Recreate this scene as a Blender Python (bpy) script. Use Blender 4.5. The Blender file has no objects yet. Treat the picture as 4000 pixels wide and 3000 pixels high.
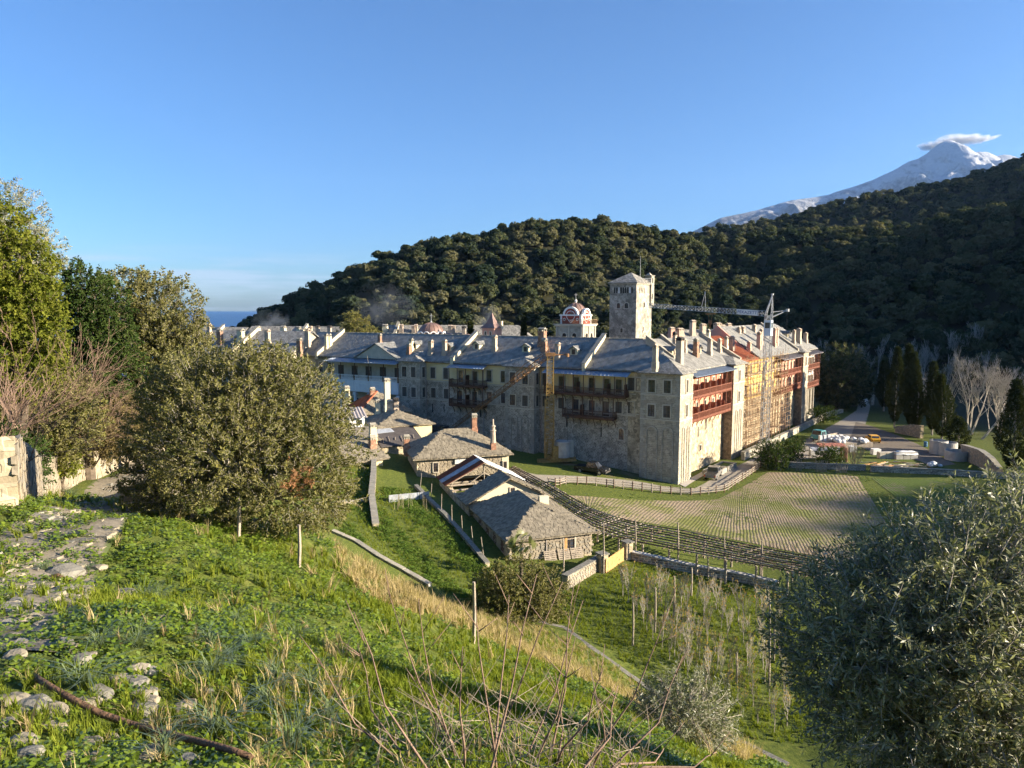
import bpy, bmesh, math, random
import numpy as np
from mathutils import Vector, Matrix
# ------------------------------------------------------------------ camera, sky, sun
SC = bpy.context.scene
COL = SC.collection
R = math.radians
FPX, CX, CY = 2773.0, 2000.0, 1500.0
PITCH = math.atan((1500 - 1215) / FPX)
CAMZ = 25.0
cam = bpy.data.objects.new("camera", bpy.data.cameras.new("camera"))
COL.objects.link(cam)
cam.location = (0, 0, CAMZ)
cam.rotation_euler = (math.pi / 2 - PITCH, 0, 0)
cam.data.sensor_width = 36.0
cam.data.lens = 36.0 * FPX / 4000.0
cam.data.clip_start = 0.1
cam.data.clip_end = 90000.0
SC.camera = cam
SUN_EL, SUN_AZ = R(17.0), R(-10.5)          # azimuth from +x towards +y
SUN = Vector((math.cos(SUN_EL) * math.cos(SUN_AZ), math.cos(SUN_EL) * math.sin(SUN_AZ), math.sin(SUN_EL)))
sl = bpy.data.lights.new("sun", 'SUN')
sl.energy = 5.0
sl.angle = R(0.53)
sl.color = (1.0, 0.86, 0.66)
sun = bpy.data.objects.new("sun", sl)
sun.rotation_euler = SUN.to_track_quat('Z', 'Y').to_euler()
COL.objects.link(sun)
W = bpy.data.worlds.new("World")
SC.world = W
W.use_nodes = True
wn, wl = W.node_tree.nodes, W.node_tree.links
wn.clear()
w_out = wn.new('ShaderNodeOutputWorld')
w_bg = wn.new('ShaderNodeBackground')
w_sky = wn.new('ShaderNodeTexSky')
w_sky.sky_type = 'NISHITA'
w_sky.sun_disc = False
w_sky.sun_elevation = SUN_EL
w_sky.sun_rotation = math.pi / 2 - SUN_AZ
w_sky.altitude = 50
w_sky.air_density = 1.0
w_sky.dust_density = 0.8
w_sky.ozone_density = 7.0
w_bg.inputs['Strength'].default_value = 0.068
# thin bands of low cloud standing over the sea, all round the horizon
w_tc = wn.new('ShaderNodeTexCoord')
w_sep = wn.new('ShaderNodeSeparateXYZ')
wl.new(w_tc.outputs['Generated'], w_sep.inputs[0])
w_map = wn.new('ShaderNodeMapping')
w_map.inputs['Scale'].default_value = (3.2, 3.2, 46.0)
wl.new(w_tc.outputs['Generated'], w_map.inputs[0])
w_no = wn.new('ShaderNodeTexNoise')
w_no.inputs['Scale'].default_value = 2.1
w_no.inputs['Detail'].default_value = 6.0
w_no.inputs['Roughness'].default_value = 0.52
wl.new(w_map.outputs[0], w_no.inputs['Vector'])
w_r1 = wn.new('ShaderNodeValToRGB')
w_r1.color_ramp.elements[0].position = 0.46
w_r1.color_ramp.elements[1].position = 0.66
wl.new(w_no.outputs[0], w_r1.inputs[0])
w_r2 = wn.new('ShaderNodeValToRGB')          # height of the band (z of the direction)
e = w_r2.color_ramp.elements
e[0].position, e[0].color = 0.0, (0.45, 0.45, 0.45, 1)
e[1].position, e[1].color = 0.085, (0, 0, 0, 1)
k = e.new(0.03); k.color = (0.8, 0.8, 0.8, 1)
k = e.new(0.058); k.color = (0.75, 0.75, 0.75, 1)
wl.new(w_sep.outputs[2], w_r2.inputs[0])
w_mul = wn.new('ShaderNodeMath'); w_mul.operation = 'MULTIPLY'
wl.new(w_r1.outputs[0], w_mul.inputs[0]); wl.new(w_r2.outputs[0], w_mul.inputs[1])
w_m2 = wn.new('ShaderNodeMath'); w_m2.operation = 'MULTIPLY'
w_m2.inputs[1].default_value = 0.8
wl.new(w_mul.outputs[0], w_m2.inputs[0])
w_mix = wn.new('ShaderNodeMix'); w_mix.data_type = 'RGBA'
w_mix.inputs['B'].default_value = (3.0, 3.7, 4.6, 1)
wl.new(w_m2.outputs[0], w_mix.inputs['Factor'])
wl.new(w_sky.outputs[0], w_mix.inputs['A'])
wl.new(w_mix.outputs['Result'], w_bg.inputs[0])
wl.new(w_bg.outputs[0], w_out.inputs[0])
SC.view_settings.view_transform = 'Standard'
SC.view_settings.look = 'None'
SC.view_settings.gamma = 1.0
SC.view_settings.use_curve_mapping = False
SC.view_settings.exposure = 1.75
SC.cycles.max_bounces = 4
SC.cycles.diffuse_bounces = 2
SC.cycles.glossy_bounces = 2
SC.cycles.transmission_bounces = 3
SC.cycles.transparent_max_bounces = 8
SC.cycles.volume_bounces = 0
SC.cycles.use_light_tree = False
SC.cycles.use_adaptive_sampling = True
SC.cycles.adaptive_threshold = 0.02
SC.cycles.use_denoising = True
SC.cycles.caustics_reflective = False
SC.cycles.caustics_refractive = False
# ------------------------------------------------------------------ geometry helpers
rng = np.random.default_rng(7)
rnd = random.Random(11)
def ray(px, py):
 a, b = (px - CX) / FPX, (CY - py) / FPX
 c, s = math.cos(PITCH), math.sin(PITCH)
 return Vector((a, c + b * s, -s + b * c))
def at_z(px, py, z):
 d = ray(px, py)
 k = (z - CAMZ) / d.z
 return Vector((d.x * k, d.y * k, z))
def at_y(px, py, y):
 d = ray(px, py)
 k = y / d.y
 return Vector((d.x * k, y, CAMZ + d.z * k))
def project(p):
 c, s = math.cos(PITCH), math.sin(PITCH)
 x, y, z = p[0], p[1], p[2] - CAMZ
 zc = y * c - z * s
 return CX + FPX * x / zc, CY - FPX * (y * s + z * c) / zc
class MB:
 """collects polygons; build() links them as one mesh object"""
 def __init__(self):
  self.v, self.f, self.m = [], [], []
 def add(self, verts, faces, m=0):
  o = len(self.v)
  self.v.extend([tuple(p) for p in verts])
  self.f.extend([tuple(i + o for i in f) for f in faces])
  self.m.extend([m] * len(faces))
  return self
 def poly(self, pts, m=0):
  return self.add(pts, [tuple(range(len(pts)))], m)
 def hexa(self, b, t, m=0):
  """bottom ring and top ring of equal length"""
  n = len(b)
  fs = [tuple(range(n - 1, -1, -1)), tuple(range(n, 2 * n))]
  fs += [(i, (i + 1) % n, n + (i + 1) % n, n + i) for i in range(n)]
  return self.add(list(b) + list(t), fs, m)
 def prism(self, xy, z0, z1, m=0):
  a = sum(xy[i][0] * xy[(i + 1) % len(xy)][1] - xy[(i + 1) % len(xy)][0] * xy[i][1] for i in range(len(xy)))
  if a < 0:
   xy = list(xy)[::-1]
  return self.hexa([(p[0], p[1], z0) for p in xy], [(p[0], p[1], z1) for p in xy], m)
 def box(self, c, size, rz=0.0, m=0):
  cx, cy, cz = c
  hx, hy, hz = size[0] / 2, size[1] / 2, size[2] / 2
  co, si = math.cos(rz), math.sin(rz)
  q = [(-hx, -hy), (hx, -hy), (hx, hy), (-hx, hy)]
  q = [(cx + x * co - y * si, cy + x * si + y * co) for x, y in q]
  return self.hexa([(x, y, cz - hz) for x, y in q], [(x, y, cz + hz) for x, y in q], m)
 def slab(self, pts, th, m=0):
  """a polygon given from above, thickened downwards"""
  pts = [Vector(p) for p in pts]
  n = Vector((0, 0, 0))
  for i in range(len(pts)):
   a, b = pts[i], pts[(i + 1) % len(pts)]
   n += a.cross(b)
  if n.z < 0:
   pts = pts[::-1]
  return self.hexa([p - Vector((0, 0, th)) for p in pts], pts, m)
 def tube(self, p0, p1, r0, r1=None, n=6, m=0, caps=True):
  p0, p1 = Vector(p0), Vector(p1)
  r1 = r0 if r1 is None else r1
  d = (p1 - p0)
  if d.length < 1e-6:
   return self
  d.normalize()
  u = d.orthogonal().normalized()
  w = d.cross(u)
  a = [p0 + (u * math.cos(2 * math.pi * i / n) + w * math.sin(2 * math.pi * i / n)) * r0 for i in range(n)]
  b = [p1 + (u * math.cos(2 * math.pi * i / n) + w * math.sin(2 * math.pi * i / n)) * r1 for i in range(n)]
  fs = [(i, (i + 1) % n, n + (i + 1) % n, n + i) for i in range(n)]
  if caps:
   fs += [tuple(range(n - 1, -1, -1)), tuple(range(n, 2 * n))]
  return self.add(a + b, fs, m)
 def path(self, pts, radii, n=6, m=0):
  """a smooth tapering tube along points"""
  pts = [Vector(p) for p in pts]
  rings = []
  u = None
  for i, p in enumerate(pts):
   d = (pts[min(i + 1, len(pts) - 1)] - pts[max(i - 1, 0)]).normalized()
   u = d.orthogonal().normalized() if u is None else (u - d * u.dot(d)).normalized()
   w = d.cross(u)
   rings.append([p + (u * math.cos(2 * math.pi * k / n) + w * math.sin(2 * math.pi * k / n)) * radii[i] for k in range(n)])
  vs = [q for r_ in rings for q in r_]
  fs = []
  for i in range(len(pts) - 1):
   for k in range(n):
    a, b = i * n + k, i * n + (k + 1) % n
    fs.append((a, b, b + n, a + n))
  fs += [tuple(range(n - 1, -1, -1)), tuple(range((len(pts) - 1) * n, len(pts) * n))]
  return self.add(vs, fs, m)
 def lathe(self, c, prof, n=16, m=0, a0=0.0):
  """prof: (radius, z) from bottom to top about the vertical through c"""
  vs, fs = [], []
  for r_, z in prof:
   for k in range(n):
    a = a0 + 2 * math.pi * k / n
    vs.append((c[0] + r_ * math.cos(a), c[1] + r_ * math.sin(a), c[2] + z))
  for i in range(len(prof) - 1):
   for k in range(n):
    a, b = i * n + k, i * n + (k + 1) % n
    fs.append((a, b, b + n, a + n))
  fs += [tuple(range(n - 1, -1, -1)), tuple(range((len(prof) - 1) * n, len(prof) * n))]
  return self.add(vs, fs, m)
 def build(self, name, mats, parent=None, smooth=False, loc=None):
  me = bpy.data.meshes.new(name)
  v = np.array(self.v, dtype=np.float64).reshape(-1, 3)
  if loc is not None:
   v = v - np.array(loc)
  me.from_pydata(v.tolist(), [], self.f)
  mats = mats if isinstance(mats, (list, tuple)) else [mats]
  for mt in mats:
   me.materials.append(mt)
  if len(mats) > 1:
   me.polygons.foreach_set('material_index', self.m)
  if smooth:
   me.polygons.foreach_set('use_smooth', [True] * len(self.f))
  face_uv(me)
  me.update()
  return link(name, me, parent, loc)
def face_uv(me):
 """metres along the level direction and up the slope of each face"""
 nl = len(me.loops)
 if not nl:
  return
 uv = me.uv_layers.new(name='UVMap')
 co = np.empty(len(me.vertices) * 3); me.vertices.foreach_get('co', co); co = co.reshape(-1, 3)
 vi = np.empty(nl, dtype=np.int64); me.loops.foreach_get('vertex_index', vi)
 npoly = len(me.polygons)
 nr = np.empty(npoly * 3); me.polygons.foreach_get('normal', nr); nr = nr.reshape(-1, 3)
 lt = np.empty(npoly, dtype=np.int64); me.polygons.foreach_get('loop_total', lt)
 t = np.stack([-nr[:, 1], nr[:, 0], np.zeros(npoly)], 1)
 ln = np.linalg.norm(t, axis=1)
 flat = ln < 0.15
 t[flat] = (1, 0, 0)
 t = t / np.linalg.norm(t, axis=1)[:, None]
 b = np.cross(nr, t)
 ix = np.repeat(np.arange(npoly), lt)
 p = co[vi]
 out = np.stack([(p * t[ix]).sum(1), (p * b[ix]).sum(1)], 1).astype(np.float32)
 uv.data.foreach_set('uv', out.ravel())
def link(name, data, parent=None, loc=None):
 o = bpy.data.objects.new(name, data)
 COL.objects.link(o)
 if parent is not None:
  o.parent = parent
  if loc is not None:
   o.location = Vector(loc) - world_loc(parent)
  else:
   o.location = -world_loc(parent)
 elif loc is not None:
  o.location = loc
 return o
def world_loc(o):
 p = Vector((0, 0, 0))
 while o is not None:
  p += o.location
  o = o.parent
 return p
def tag(o, label=None, cat=None, group=None, kind=None):
 if label: o['label'] = label
 if cat: o['category'] = cat
 if group: o['group'] = group
 if kind: o['kind'] = kind
 return o
def thing(name, label, cat, loc, group=None):
 o = link(name, None, None, loc)
 o.empty_display_size = 0.5
 return tag(o, label, cat, group)
def npmesh(name, v, f, mats, parent=None, loc=None, smooth=False, attrs=None, uv=False):
 """v (N,3), f (M,k) numpy arrays"""
 me = bpy.data.meshes.new(name)
 v = np.asarray(v, dtype=np.float32); f = np.asarray(f, dtype=np.int32)
 me.vertices.add(len(v)); me.vertices.foreach_set('co', v.ravel())
 k = f.shape[1]
 me.loops.add(f.size); me.loops.foreach_set('vertex_index', f.ravel())
 me.polygons.add(len(f))
 me.polygons.foreach_set('loop_start', np.arange(0, f.size, k, dtype=np.int32))
 if smooth:
  me.polygons.foreach_set('use_smooth', np.ones(len(f), dtype=bool))
 for mt in (mats if isinstance(mats, (list, tuple)) else [mats]):
  me.materials.append(mt)
 for an, av in (attrs or {}).items():
  a = me.attributes.new(an, 'FLOAT', 'POINT')
  a.data.foreach_set('value', np.asarray(av, dtype=np.float32))
 me.update(calc_edges=True)
 if uv:
  face_uv(me)
 return link(name, me, parent, loc)
def copy_tree(o, dloc=(0, 0, 0), rz=0.0, parent=None):
 c = o.copy(); COL.objects.link(c)
 c.parent = parent
 if parent is None:
  c.location = Vector(dloc); c.rotation_euler = (0, 0, rz)
 for ch in [q for q in bpy.data.objects if q.parent == o]:
  copy_tree(ch, parent=c)
 return c
# ------------------------------------------------------------------ materials
class NT:
 def __init__(self, name):
  self.mat = bpy.data.materials.new(name); self.mat.use_nodes = True
  self.t = self.mat.node_tree; self.t.nodes.clear()
  self.out = self.t.nodes.new('ShaderNodeOutputMaterial')
 def n(self, typ, **kw):
  nd = self.t.nodes.new('ShaderNode' + typ)
  for k_, v_ in kw.items():
   if hasattr(nd, k_) and not k_[0].isupper():
    setattr(nd, k_, v_)
   else:
    nd.inputs[k_.replace('_', ' ')].default_value = v_
  return nd
 def l(self, a, b):
  self.t.links.new(a, b)
 def coord(self, uv=True):
  return self.n('TexCoord').outputs['UV'] if uv else self.n('NewGeometry').outputs['Position']
 def noise(self, vec, scale, detail=4.0, rough=0.55):
  nd = self.n('TexNoise', Scale=scale, Detail=detail, Roughness=rough)
  if vec is not None: self.l(vec, nd.inputs['Vector'])
  return nd.outputs[0]
 def ramp(self, fac, stops):
  nd = self.n('ValToRGB')
  el = nd.color_ramp.elements
  while len(el) < len(stops): el.new(0.5)
  for q, (p, c) in zip(el, stops):
   q.position = p
   q.color = (c[0], c[1], c[2], 1) if hasattr(c, '__len__') else (c, c, c, 1)
  self.l(fac, nd.inputs[0])
  return nd.outputs[0]
 def mix(self, fac, a, b, blend='MIX'):
  nd = self.n('Mix', data_type='RGBA', blend_type=blend)
  for s, x in (('Factor', fac), ('A', a), ('B', b)):
   if hasattr(x, 'is_linked') or hasattr(x, 'node'): self.l(x, nd.inputs[s])
   elif s == 'Factor': nd.inputs['Factor'].default_value = x
   else: nd.inputs[s].default_value = (x[0], x[1], x[2], 1)
  return nd.outputs['Result']
 def math(self, op, a, b=0.0):
  nd = self.n('Math', operation=op)
  for i, x in enumerate((a, b)):
   if hasattr(x, 'node'): self.l(x, nd.inputs[i])
   else: nd.inputs[i].default_value = x
  return nd.outputs[0]
 def bump(self, h, strength=0.4, dist=0.05):
  nd = self.n('Bump', Strength=strength, Distance=dist)
  self.l(h, nd.inputs['Height'])
  return nd.outputs[0]
 def surf(self, col, rough=0.8, normal=None, metal=0.0, spec=0.3, **kw):
  b = self.n('BsdfPrincipled', Roughness=rough, Metallic=metal)
  b.inputs['Specular IOR Level'].default_value = spec
  if hasattr(col, 'node'): self.l(col, b.inputs['Base Color'])
  else: b.inputs['Base Color'].default_value = (*col, 1)
  if normal is not None: self.l(normal, b.inputs['Normal'])
  self.l(b.outputs[0], self.out.inputs[0])
  return self.mat
def c3(c, k): return tuple(max(0.0, x * k) for x in c)
def m_plain(name, col, rough=0.75, var=0.25, scale=1.5, bump=0.0, bscale=25, metal=0.0, spec=0.3, uv=False):
 t = NT(name); v = t.coord(uv)
 n1 = t.noise(v, scale, 5, 0.6)
 c = t.ramp(n1, [(0.3, c3(col, 1 - var)), (0.7, c3(col, 1 + var))])
 nm = t.bump(t.noise(v, bscale, 4), bump, 0.02) if bump else None
 return t.surf(c, rough, nm, metal, spec)
def m_stone(name, c1, c2, mortar, bw=0.42, bh=0.17, ms=0.022, bump=0.5, stain=0.35, dist=0.05, seedoff=0.0, mort_soft=0.3, bigvar=0.35):
 t = NT(name); v = t.coord(True)
 nz = t.n('TexNoise', Scale=2.3, Detail=3.0); t.l(v, nz.inputs['Vector'])
 vm = t.n('VectorMath', operation='MULTIPLY_ADD'); t.l(nz.outputs['Color'], vm.inputs[0])
 vm.inputs[1].default_value = (dist * 2, dist * 1.2, 0); t.l(v, vm.inputs[2])
 b = t.n('TexBrick'); t.l(vm.outputs[0], b.inputs['Vector'])
 b.inputs['Scale'].default_value = 1.0
 b.inputs['Brick Width'].default_value = bw; b.inputs['Row Height'].default_value = bh
 b.inputs['Mortar Size'].default_value = ms; b.inputs['Mortar Smooth'].default_value = mort_soft
 b.inputs['Color1'].default_value = (*c1, 1); b.inputs['Color2'].default_value = (*c2, 1)
 b.inputs['Mortar'].default_value = (*mortar, 1); b.inputs['Bias'].default_value = -0.1
 b.offset = 0.5; b.squash = 0.7; b.squash_frequency = 3
 vo = t.n('TexVoronoi', Scale=1.0 / bw); t.l(vm.outputs[0], vo.inputs['Vector'])
 vs = t.n('SeparateXYZ'); t.l(vo.outputs['Color'], vs.inputs[0])
 tint = t.ramp(vs.outputs[0], [(0.0, 1 - bigvar), (1.0, 1 + bigvar)])
 c = t.mix(1.0, b.outputs['Color'], tint, 'MULTIPLY')
 big = t.ramp(t.noise(v, 0.22, 5, 0.65), [(0.3, 1 - stain), (0.7, 1 + stain * 0.5)])
 c = t.mix(1.0, c, big, 'MULTIPLY')
 h = t.math('SUBTRACT', t.noise(v, 9, 3), t.math('MULTIPLY', b.outputs['Fac'], 1.2))
 return t.surf(c, 0.9, t.bump(h, bump, 0.04), 0, 0.2)
def m_slate(name, c1, c2, lichen, bw=0.42, bh=0.24, bump=0.8, rough=0.6, lich=0.35, spec=0.4):
 t = NT(name); v = t.coord(True)
 nz = t.n('TexNoise', Scale=1.7, Detail=3.0); t.l(v, nz.inputs['Vector'])
 vm = t.n('VectorMath', operation='MULTIPLY_ADD'); t.l(nz.outputs['Color'], vm.inputs[0])
 vm.inputs[1].default_value = (0.12, 0.12, 0); t.l(v, vm.inputs[2])
 b = t.n('TexBrick'); t.l(vm.outputs[0], b.inputs['Vector'])
 b.inputs['Scale'].default_value = 1.0
 b.inputs['Brick Width'].default_value = bw; b.inputs['Row Height'].default_value = bh
 b.inputs['Mortar Size'].default_value = 0.018; b.inputs['Mortar Smooth'].default_value = 0.4
 b.inputs['Color1'].default_value = (*c1, 1); b.inputs['Color2'].default_value = (*c2, 1)
 b.inputs['Mortar'].default_value = (*c3(c2, 0.35), 1)
 vo = t.n('TexVoronoi', Scale=1.0 / bw); t.l(vm.outputs[0], vo.inputs['Vector'])
 vs = t.n('SeparateXYZ'); t.l(vo.outputs['Color'], vs.inputs[0])
 c = t.mix(1.0, b.outputs['Color'], t.ramp(vs.outputs[1], [(0, 0.55), (1, 1.4)]), 'MULTIPLY')
 c = t.mix(t.ramp(t.noise(v, 0.5, 6, 0.7), [(0.45, 0.0), (0.75, lich)]), c, lichen)
 hh = t.math('ADD', t.math('MULTIPLY', vs.outputs[0], 0.8), t.math('MULTIPLY', b.outputs['Fac'], -1.0))
 hh = t.math('ADD', hh, t.noise(v, 3.0, 4))
 return t.surf(c, rough, t.bump(hh, bump, 0.06), 0, spec)
def m_leaf(name, c1, c2, trans=0.35, gloss=0.25, rough=0.55, back=None, wscale=0.35, mid=None, rand=0.55):
 """leaf faces: colour differs from spray to spray, some light comes through; back = paler underside"""
 t = NT(name)
 oi = t.n('ObjectInfo'); g = t.n('NewGeometry')
 big = t.noise(g.outputs['Position'], wscale, 3)
 f = t.math('ADD', t.math('MULTIPLY', oi.outputs['Random'], rand), t.math('MULTIPLY', big, 1.05 - rand))
 c = t.ramp(f, [(0.1, c1), (0.9, c2)] if mid is None else [(0.1, c1), (0.5, mid), (0.9, c2)])
 if back is not None:
  c = t.mix(g.outputs['Backfacing'], c, back)
 d = t.n('BsdfDiffuse'); t.l(c, d.inputs[0])
 tr = t.n('BsdfTranslucent'); t.l(t.mix(1.0, c, (1.15, 1.2, 0.55), 'MULTIPLY'), tr.inputs[0])
 m1 = t.n('MixShader'); m1.inputs[0].default_value = trans
 t.l(d.outputs[0], m1.inputs[1]); t.l(tr.outputs[0], m1.inputs[2])
 if gloss < .38:
  t.l(m1.outputs[0], t.out.inputs[0]); return t.mat
 gl = t.n('BsdfGlossy', Roughness=rough); gl.inputs[0].default_value = (1, 1, 1, 1)
 fr = t.n('LayerWeight', Blend=0.22)
 m2 = t.n('MixShader'); t.l(t.math('MULTIPLY', fr.outputs['Fresnel'], gloss * 0.22), m2.inputs[0])
 t.l(m1.outputs[0], m2.inputs[1]); t.l(gl.outputs[0], m2.inputs[2])
 t.l(m2.outputs[0], t.out.inputs[0])
 return t.mat
def m_glass(name, col=(0.03, 0.035, 0.045), rough=0.12):
 t = NT(name)
 n1 = t.noise(t.coord(False), 0.9, 2)
 return t.surf(t.ramp(n1, [(0.35, c3(col, 0.5)), (0.7, c3(col, 2.0))]), rough, None, 0, 0.6)
M = {}
M['stone'] = m_stone('monastery_masonry', (0.40, 0.35, 0.26), (0.27, 0.24, 0.19), (0.45, 0.40, 0.31), 0.6, 0.26, 0.04, bigvar=0.2, stain=0.18)
M['stone_rubble'] = m_stone('rubble_masonry', (0.17, 0.155, 0.13), (0.36, 0.32, 0.26), (0.46, 0.42, 0.34), 0.55, 0.22, 0.06, dist=0.10, mort_soft=0.4, bigvar=0.3, stain=0.15)
M['stone_ashlar'] = m_stone('pale_ashlar', (0.40, 0.37, 0.30), (0.33, 0.31, 0.26), (0.30, 0.28, 0.23), 0.7, 0.35, 0.015, stain=0.25, bigvar=0.18)
M['stone_band'] = m_plain('dressed_stone', (0.46, 0.42, 0.34), 0.85, 0.15, 1.2, 0.2)
M['stone_warm'] = m_stone('warm_rubble', (0.46, 0.38, 0.25), (0.31, 0.26, 0.18), (0.48, 0.41, 0.29), 0.5, 0.24, 0.05, dist=0.10, bigvar=0.4)
M['stone_brown'] = m_stone('brown_brickwork', (0.30, 0.20, 0.13), (0.22, 0.16, 0.115), (0.33, 0.26, 0.19), 0.4, 0.14, 0.025)
M['stone_tower'] = m_stone('tower_masonry', (0.36, 0.33, 0.27), (0.24, 0.22, 0.185), (0.46, 0.42, 0.34), 0.6, 0.28, 0.05, dist=0.12, stain=0.45)
M['slate'] = m_slate('roof_slate', (0.235, 0.235, 0.225), (0.155, 0.16, 0.155), (0.34, 0.32, 0.26))
M['slate_pale'] = m_slate('roof_slate_pale', (0.31, 0.295, 0.255), (0.22, 0.21, 0.185), (0.38, 0.35, 0.26))
M['slate_old'] = m_slate('roof_slate_old', (0.27, 0.23, 0.165), (0.17, 0.145, 0.11), (0.36, 0.31, 0.19), 0.4, 0.22, 0.9, 0.75, 0.45, 0.25)
M['slate_piece'] = m_plain('slate_piece', (0.205, 0.178, 0.13), 0.75, 0.5, 2.2, 0.5, 14, spec=0.25)
M['slate_big'] = m_plain('roof_slate_piece', (0.20, 0.195, 0.175), 0.62, 0.4, 1.1, 0.4, 9, spec=0.4)
M['coping'] = m_plain('slate_coping', (0.28, 0.26, 0.21), 0.8, 0.25, 2.0, 0.4)
M['cream'] = m_plain('cream_plaster', (0.62, 0.55, 0.38), 0.85, 0.08, 0.7, 0.1)
M['yellow'] = m_plain('pale_yellow_plaster', (0.62, 0.53, 0.31), 0.85, 0.08, 0.6, 0.1)
M['ochre'] = m_plain('ochre_plaster', (0.66, 0.47, 0.17), 0.85, 0.10, 0.6, 0.1)
M['pink'] = m_plain('pink_plaster', (0.56, 0.31, 0.23), 0.85, 0.1, 0.6, 0.1)
M['salmon'] = m_plain('salmon_plaster', (0.60, 0.26, 0.17), 0.85, 0.1, 0.6, 0.1)
M['white'] = m_plain('white_paint', (0.76, 0.75, 0.72), 0.6, 0.08, 1.0, 0.1)
M['white_blue'] = m_plain('cool_white_marble', (0.66, 0.68, 0.70), 0.6, 0.12, 0.8, 0.1)
M['redpaint'] = m_plain('dark_red_plaster', (0.30, 0.055, 0.04), 0.8, 0.2, 1.0, 0.1)
M['wood'] = m_plain('dark_timber', (0.10, 0.055, 0.035), 0.7, 0.35, 3.0, 0.3)
M['redwood'] = m_plain('red_brown_timber', (0.20, 0.075, 0.045), 0.65, 0.25, 3.0, 0.3)
M['greywood'] = m_plain('weathered_timber', (0.30, 0.255, 0.20), 0.85, 0.3, 3.0, 0.5)
M['oakwood'] = m_plain('fresh_timber', (0.50, 0.28, 0.11), 0.75, 0.25, 4.0, 0.4)
M['glass'] = m_glass('window_glass')
M['frame'] = m_plain('window_joinery', (0.075, 0.055, 0.04), 0.6, 0.2, 3.0)
M['shutter'] = m_plain('dark_shutter', (0.085, 0.08, 0.07), 0.7, 0.2, 3.0)
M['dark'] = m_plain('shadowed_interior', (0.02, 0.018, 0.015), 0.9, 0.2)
M['lead'] = m_plain('lead_sheet', (0.20, 0.125, 0.10), 0.5, 0.2, 1.2, 0.15, spec=0.5)
M['zinc'] = m_plain('zinc_sheet', (0.28, 0.33, 0.40), 0.38, 0.15, 1.5, 0.1, metal=0.35, spec=0.5)
M['zinc_dull'] = m_plain('dull_zinc_sheet', (0.30, 0.27, 0.26), 0.5, 0.2, 1.5, 0.1, spec=0.5)
M['rust'] = m_plain('rusted_sheet', (0.19, 0.065, 0.035), 0.8, 0.35, 2.0, 0.3)
M['galv'] = m_plain('galvanised_sheet', (0.42, 0.45, 0.48), 0.5, 0.3, 2.0, 0.2, metal=0.3)
M['tile'] = m_plain('terracotta_tile', (0.36, 0.115, 0.055), 0.8, 0.3, 2.0, 0.3)
M['brick'] = m_stone('chimney_brick', (0.40, 0.20, 0.12), (0.33, 0.17, 0.11), (0.38, 0.31, 0.24), 0.25, 0.075, 0.012, stain=0.2, dist=0.01)
M['chimney'] = m_plain('chimney_render', (0.42, 0.34, 0.26), 0.9, 0.22, 1.5, 0.3)
M['soot'] = m_plain('sooty_stone', (0.055, 0.05, 0.045), 0.9, 0.4, 2.0, 0.3)
M['crane_grey'] = m_plain('grey_crane_paint', (0.42, 0.43, 0.43), 0.55, 0.2, 2.0)
M['crane_white'] = m_plain('pale_blue_cabin_paint', (0.55, 0.66, 0.72), 0.5, 0.1, 2.0)
M['crane_yellow'] = m_plain('worn_yellow_paint', (0.30, 0.20, 0.065), 0.65, 0.35, 2.5)
M['crane_rust'] = m_plain('rusty_yellow_paint', (0.24, 0.13, 0.055), 0.75, 0.4, 2.5)
M['scaf'] = m_plain('rusty_scaffold_tube', (0.27, 0.17, 0.095), 0.7, 0.3, 2.5)
M['board'] = m_plain('scaffold_board', (0.50, 0.40, 0.27), 0.85, 0.25, 2.0)
M['concrete'] = m_plain('concrete', (0.40, 0.385, 0.35), 0.9, 0.2, 1.2, 0.3)
M['black_paint'] = m_plain('black_car_paint', (0.012, 0.013, 0.016), 0.25, 0.1, 2.0, spec=0.6)
M['navy_paint'] = m_plain('dark_blue_car_paint', (0.015, 0.02, 0.03), 0.25, 0.1, 2.0, spec=0.6)
M['grey_paint'] = m_plain('dusty_grey_car_paint', (0.16, 0.155, 0.145), 0.4, 0.15, 2.0, spec=0.5)
M['teal_paint'] = m_plain('teal_truck_paint', (0.06, 0.26, 0.28), 0.4, 0.1, 2.0, spec=0.5)
M['taxi'] = m_plain('yellow_car_paint', (0.75, 0.40, 0.03), 0.3, 0.06, 2.0, spec=0.5)
M['tyre'] = m_plain('tyre_rubber', (0.02, 0.02, 0.02), 0.9, 0.2)
M['chrome'] = m_plain('bright_metal', (0.55, 0.55, 0.55), 0.3, 0.1, 2.0, metal=0.8)
M['lampglass'] = m_plain('lamp_glass', (0.5, 0.12, 0.06), 0.25, 0.1)
M['tarp'] = m_plain('white_tarpaulin', (0.62, 0.62, 0.60), 0.55, 0.25, 2.5, 0.5, 6)
M['tarp_black'] = m_plain('black_roofing_felt', (0.075, 0.066, 0.062), 0.8, 0.3, 2.0, 0.3)
M['tarp_teal'] = m_plain('teal_net', (0.05, 0.30, 0.25), 0.7, 0.3, 2.0, 0.5)
M['paving'] = m_stone('block_paving', (0.36, 0.33, 0.29), (0.30, 0.28, 0.25), (0.28, 0.26, 0.22), 0.6, 0.4, 0.02, stain=0.2)
M['bark'] = m_plain('bark', (0.12, 0.095, 0.07), 0.9, 0.4, 4.0, 0.7, 12)
M['bark_pale'] = m_plain('pale_plane_bark', (0.46, 0.41, 0.33), 0.85, 0.35, 2.5, 0.3)
M['bark_grey'] = m_plain('grey_bark', (0.30, 0.27, 0.23), 0.9, 0.3, 3.0, 0.4)
M['twig'] = m_plain('red_brown_twig', (0.20, 0.135, 0.10), 0.75, 0.3, 9.0, 0.3, spec=0.25)
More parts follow.
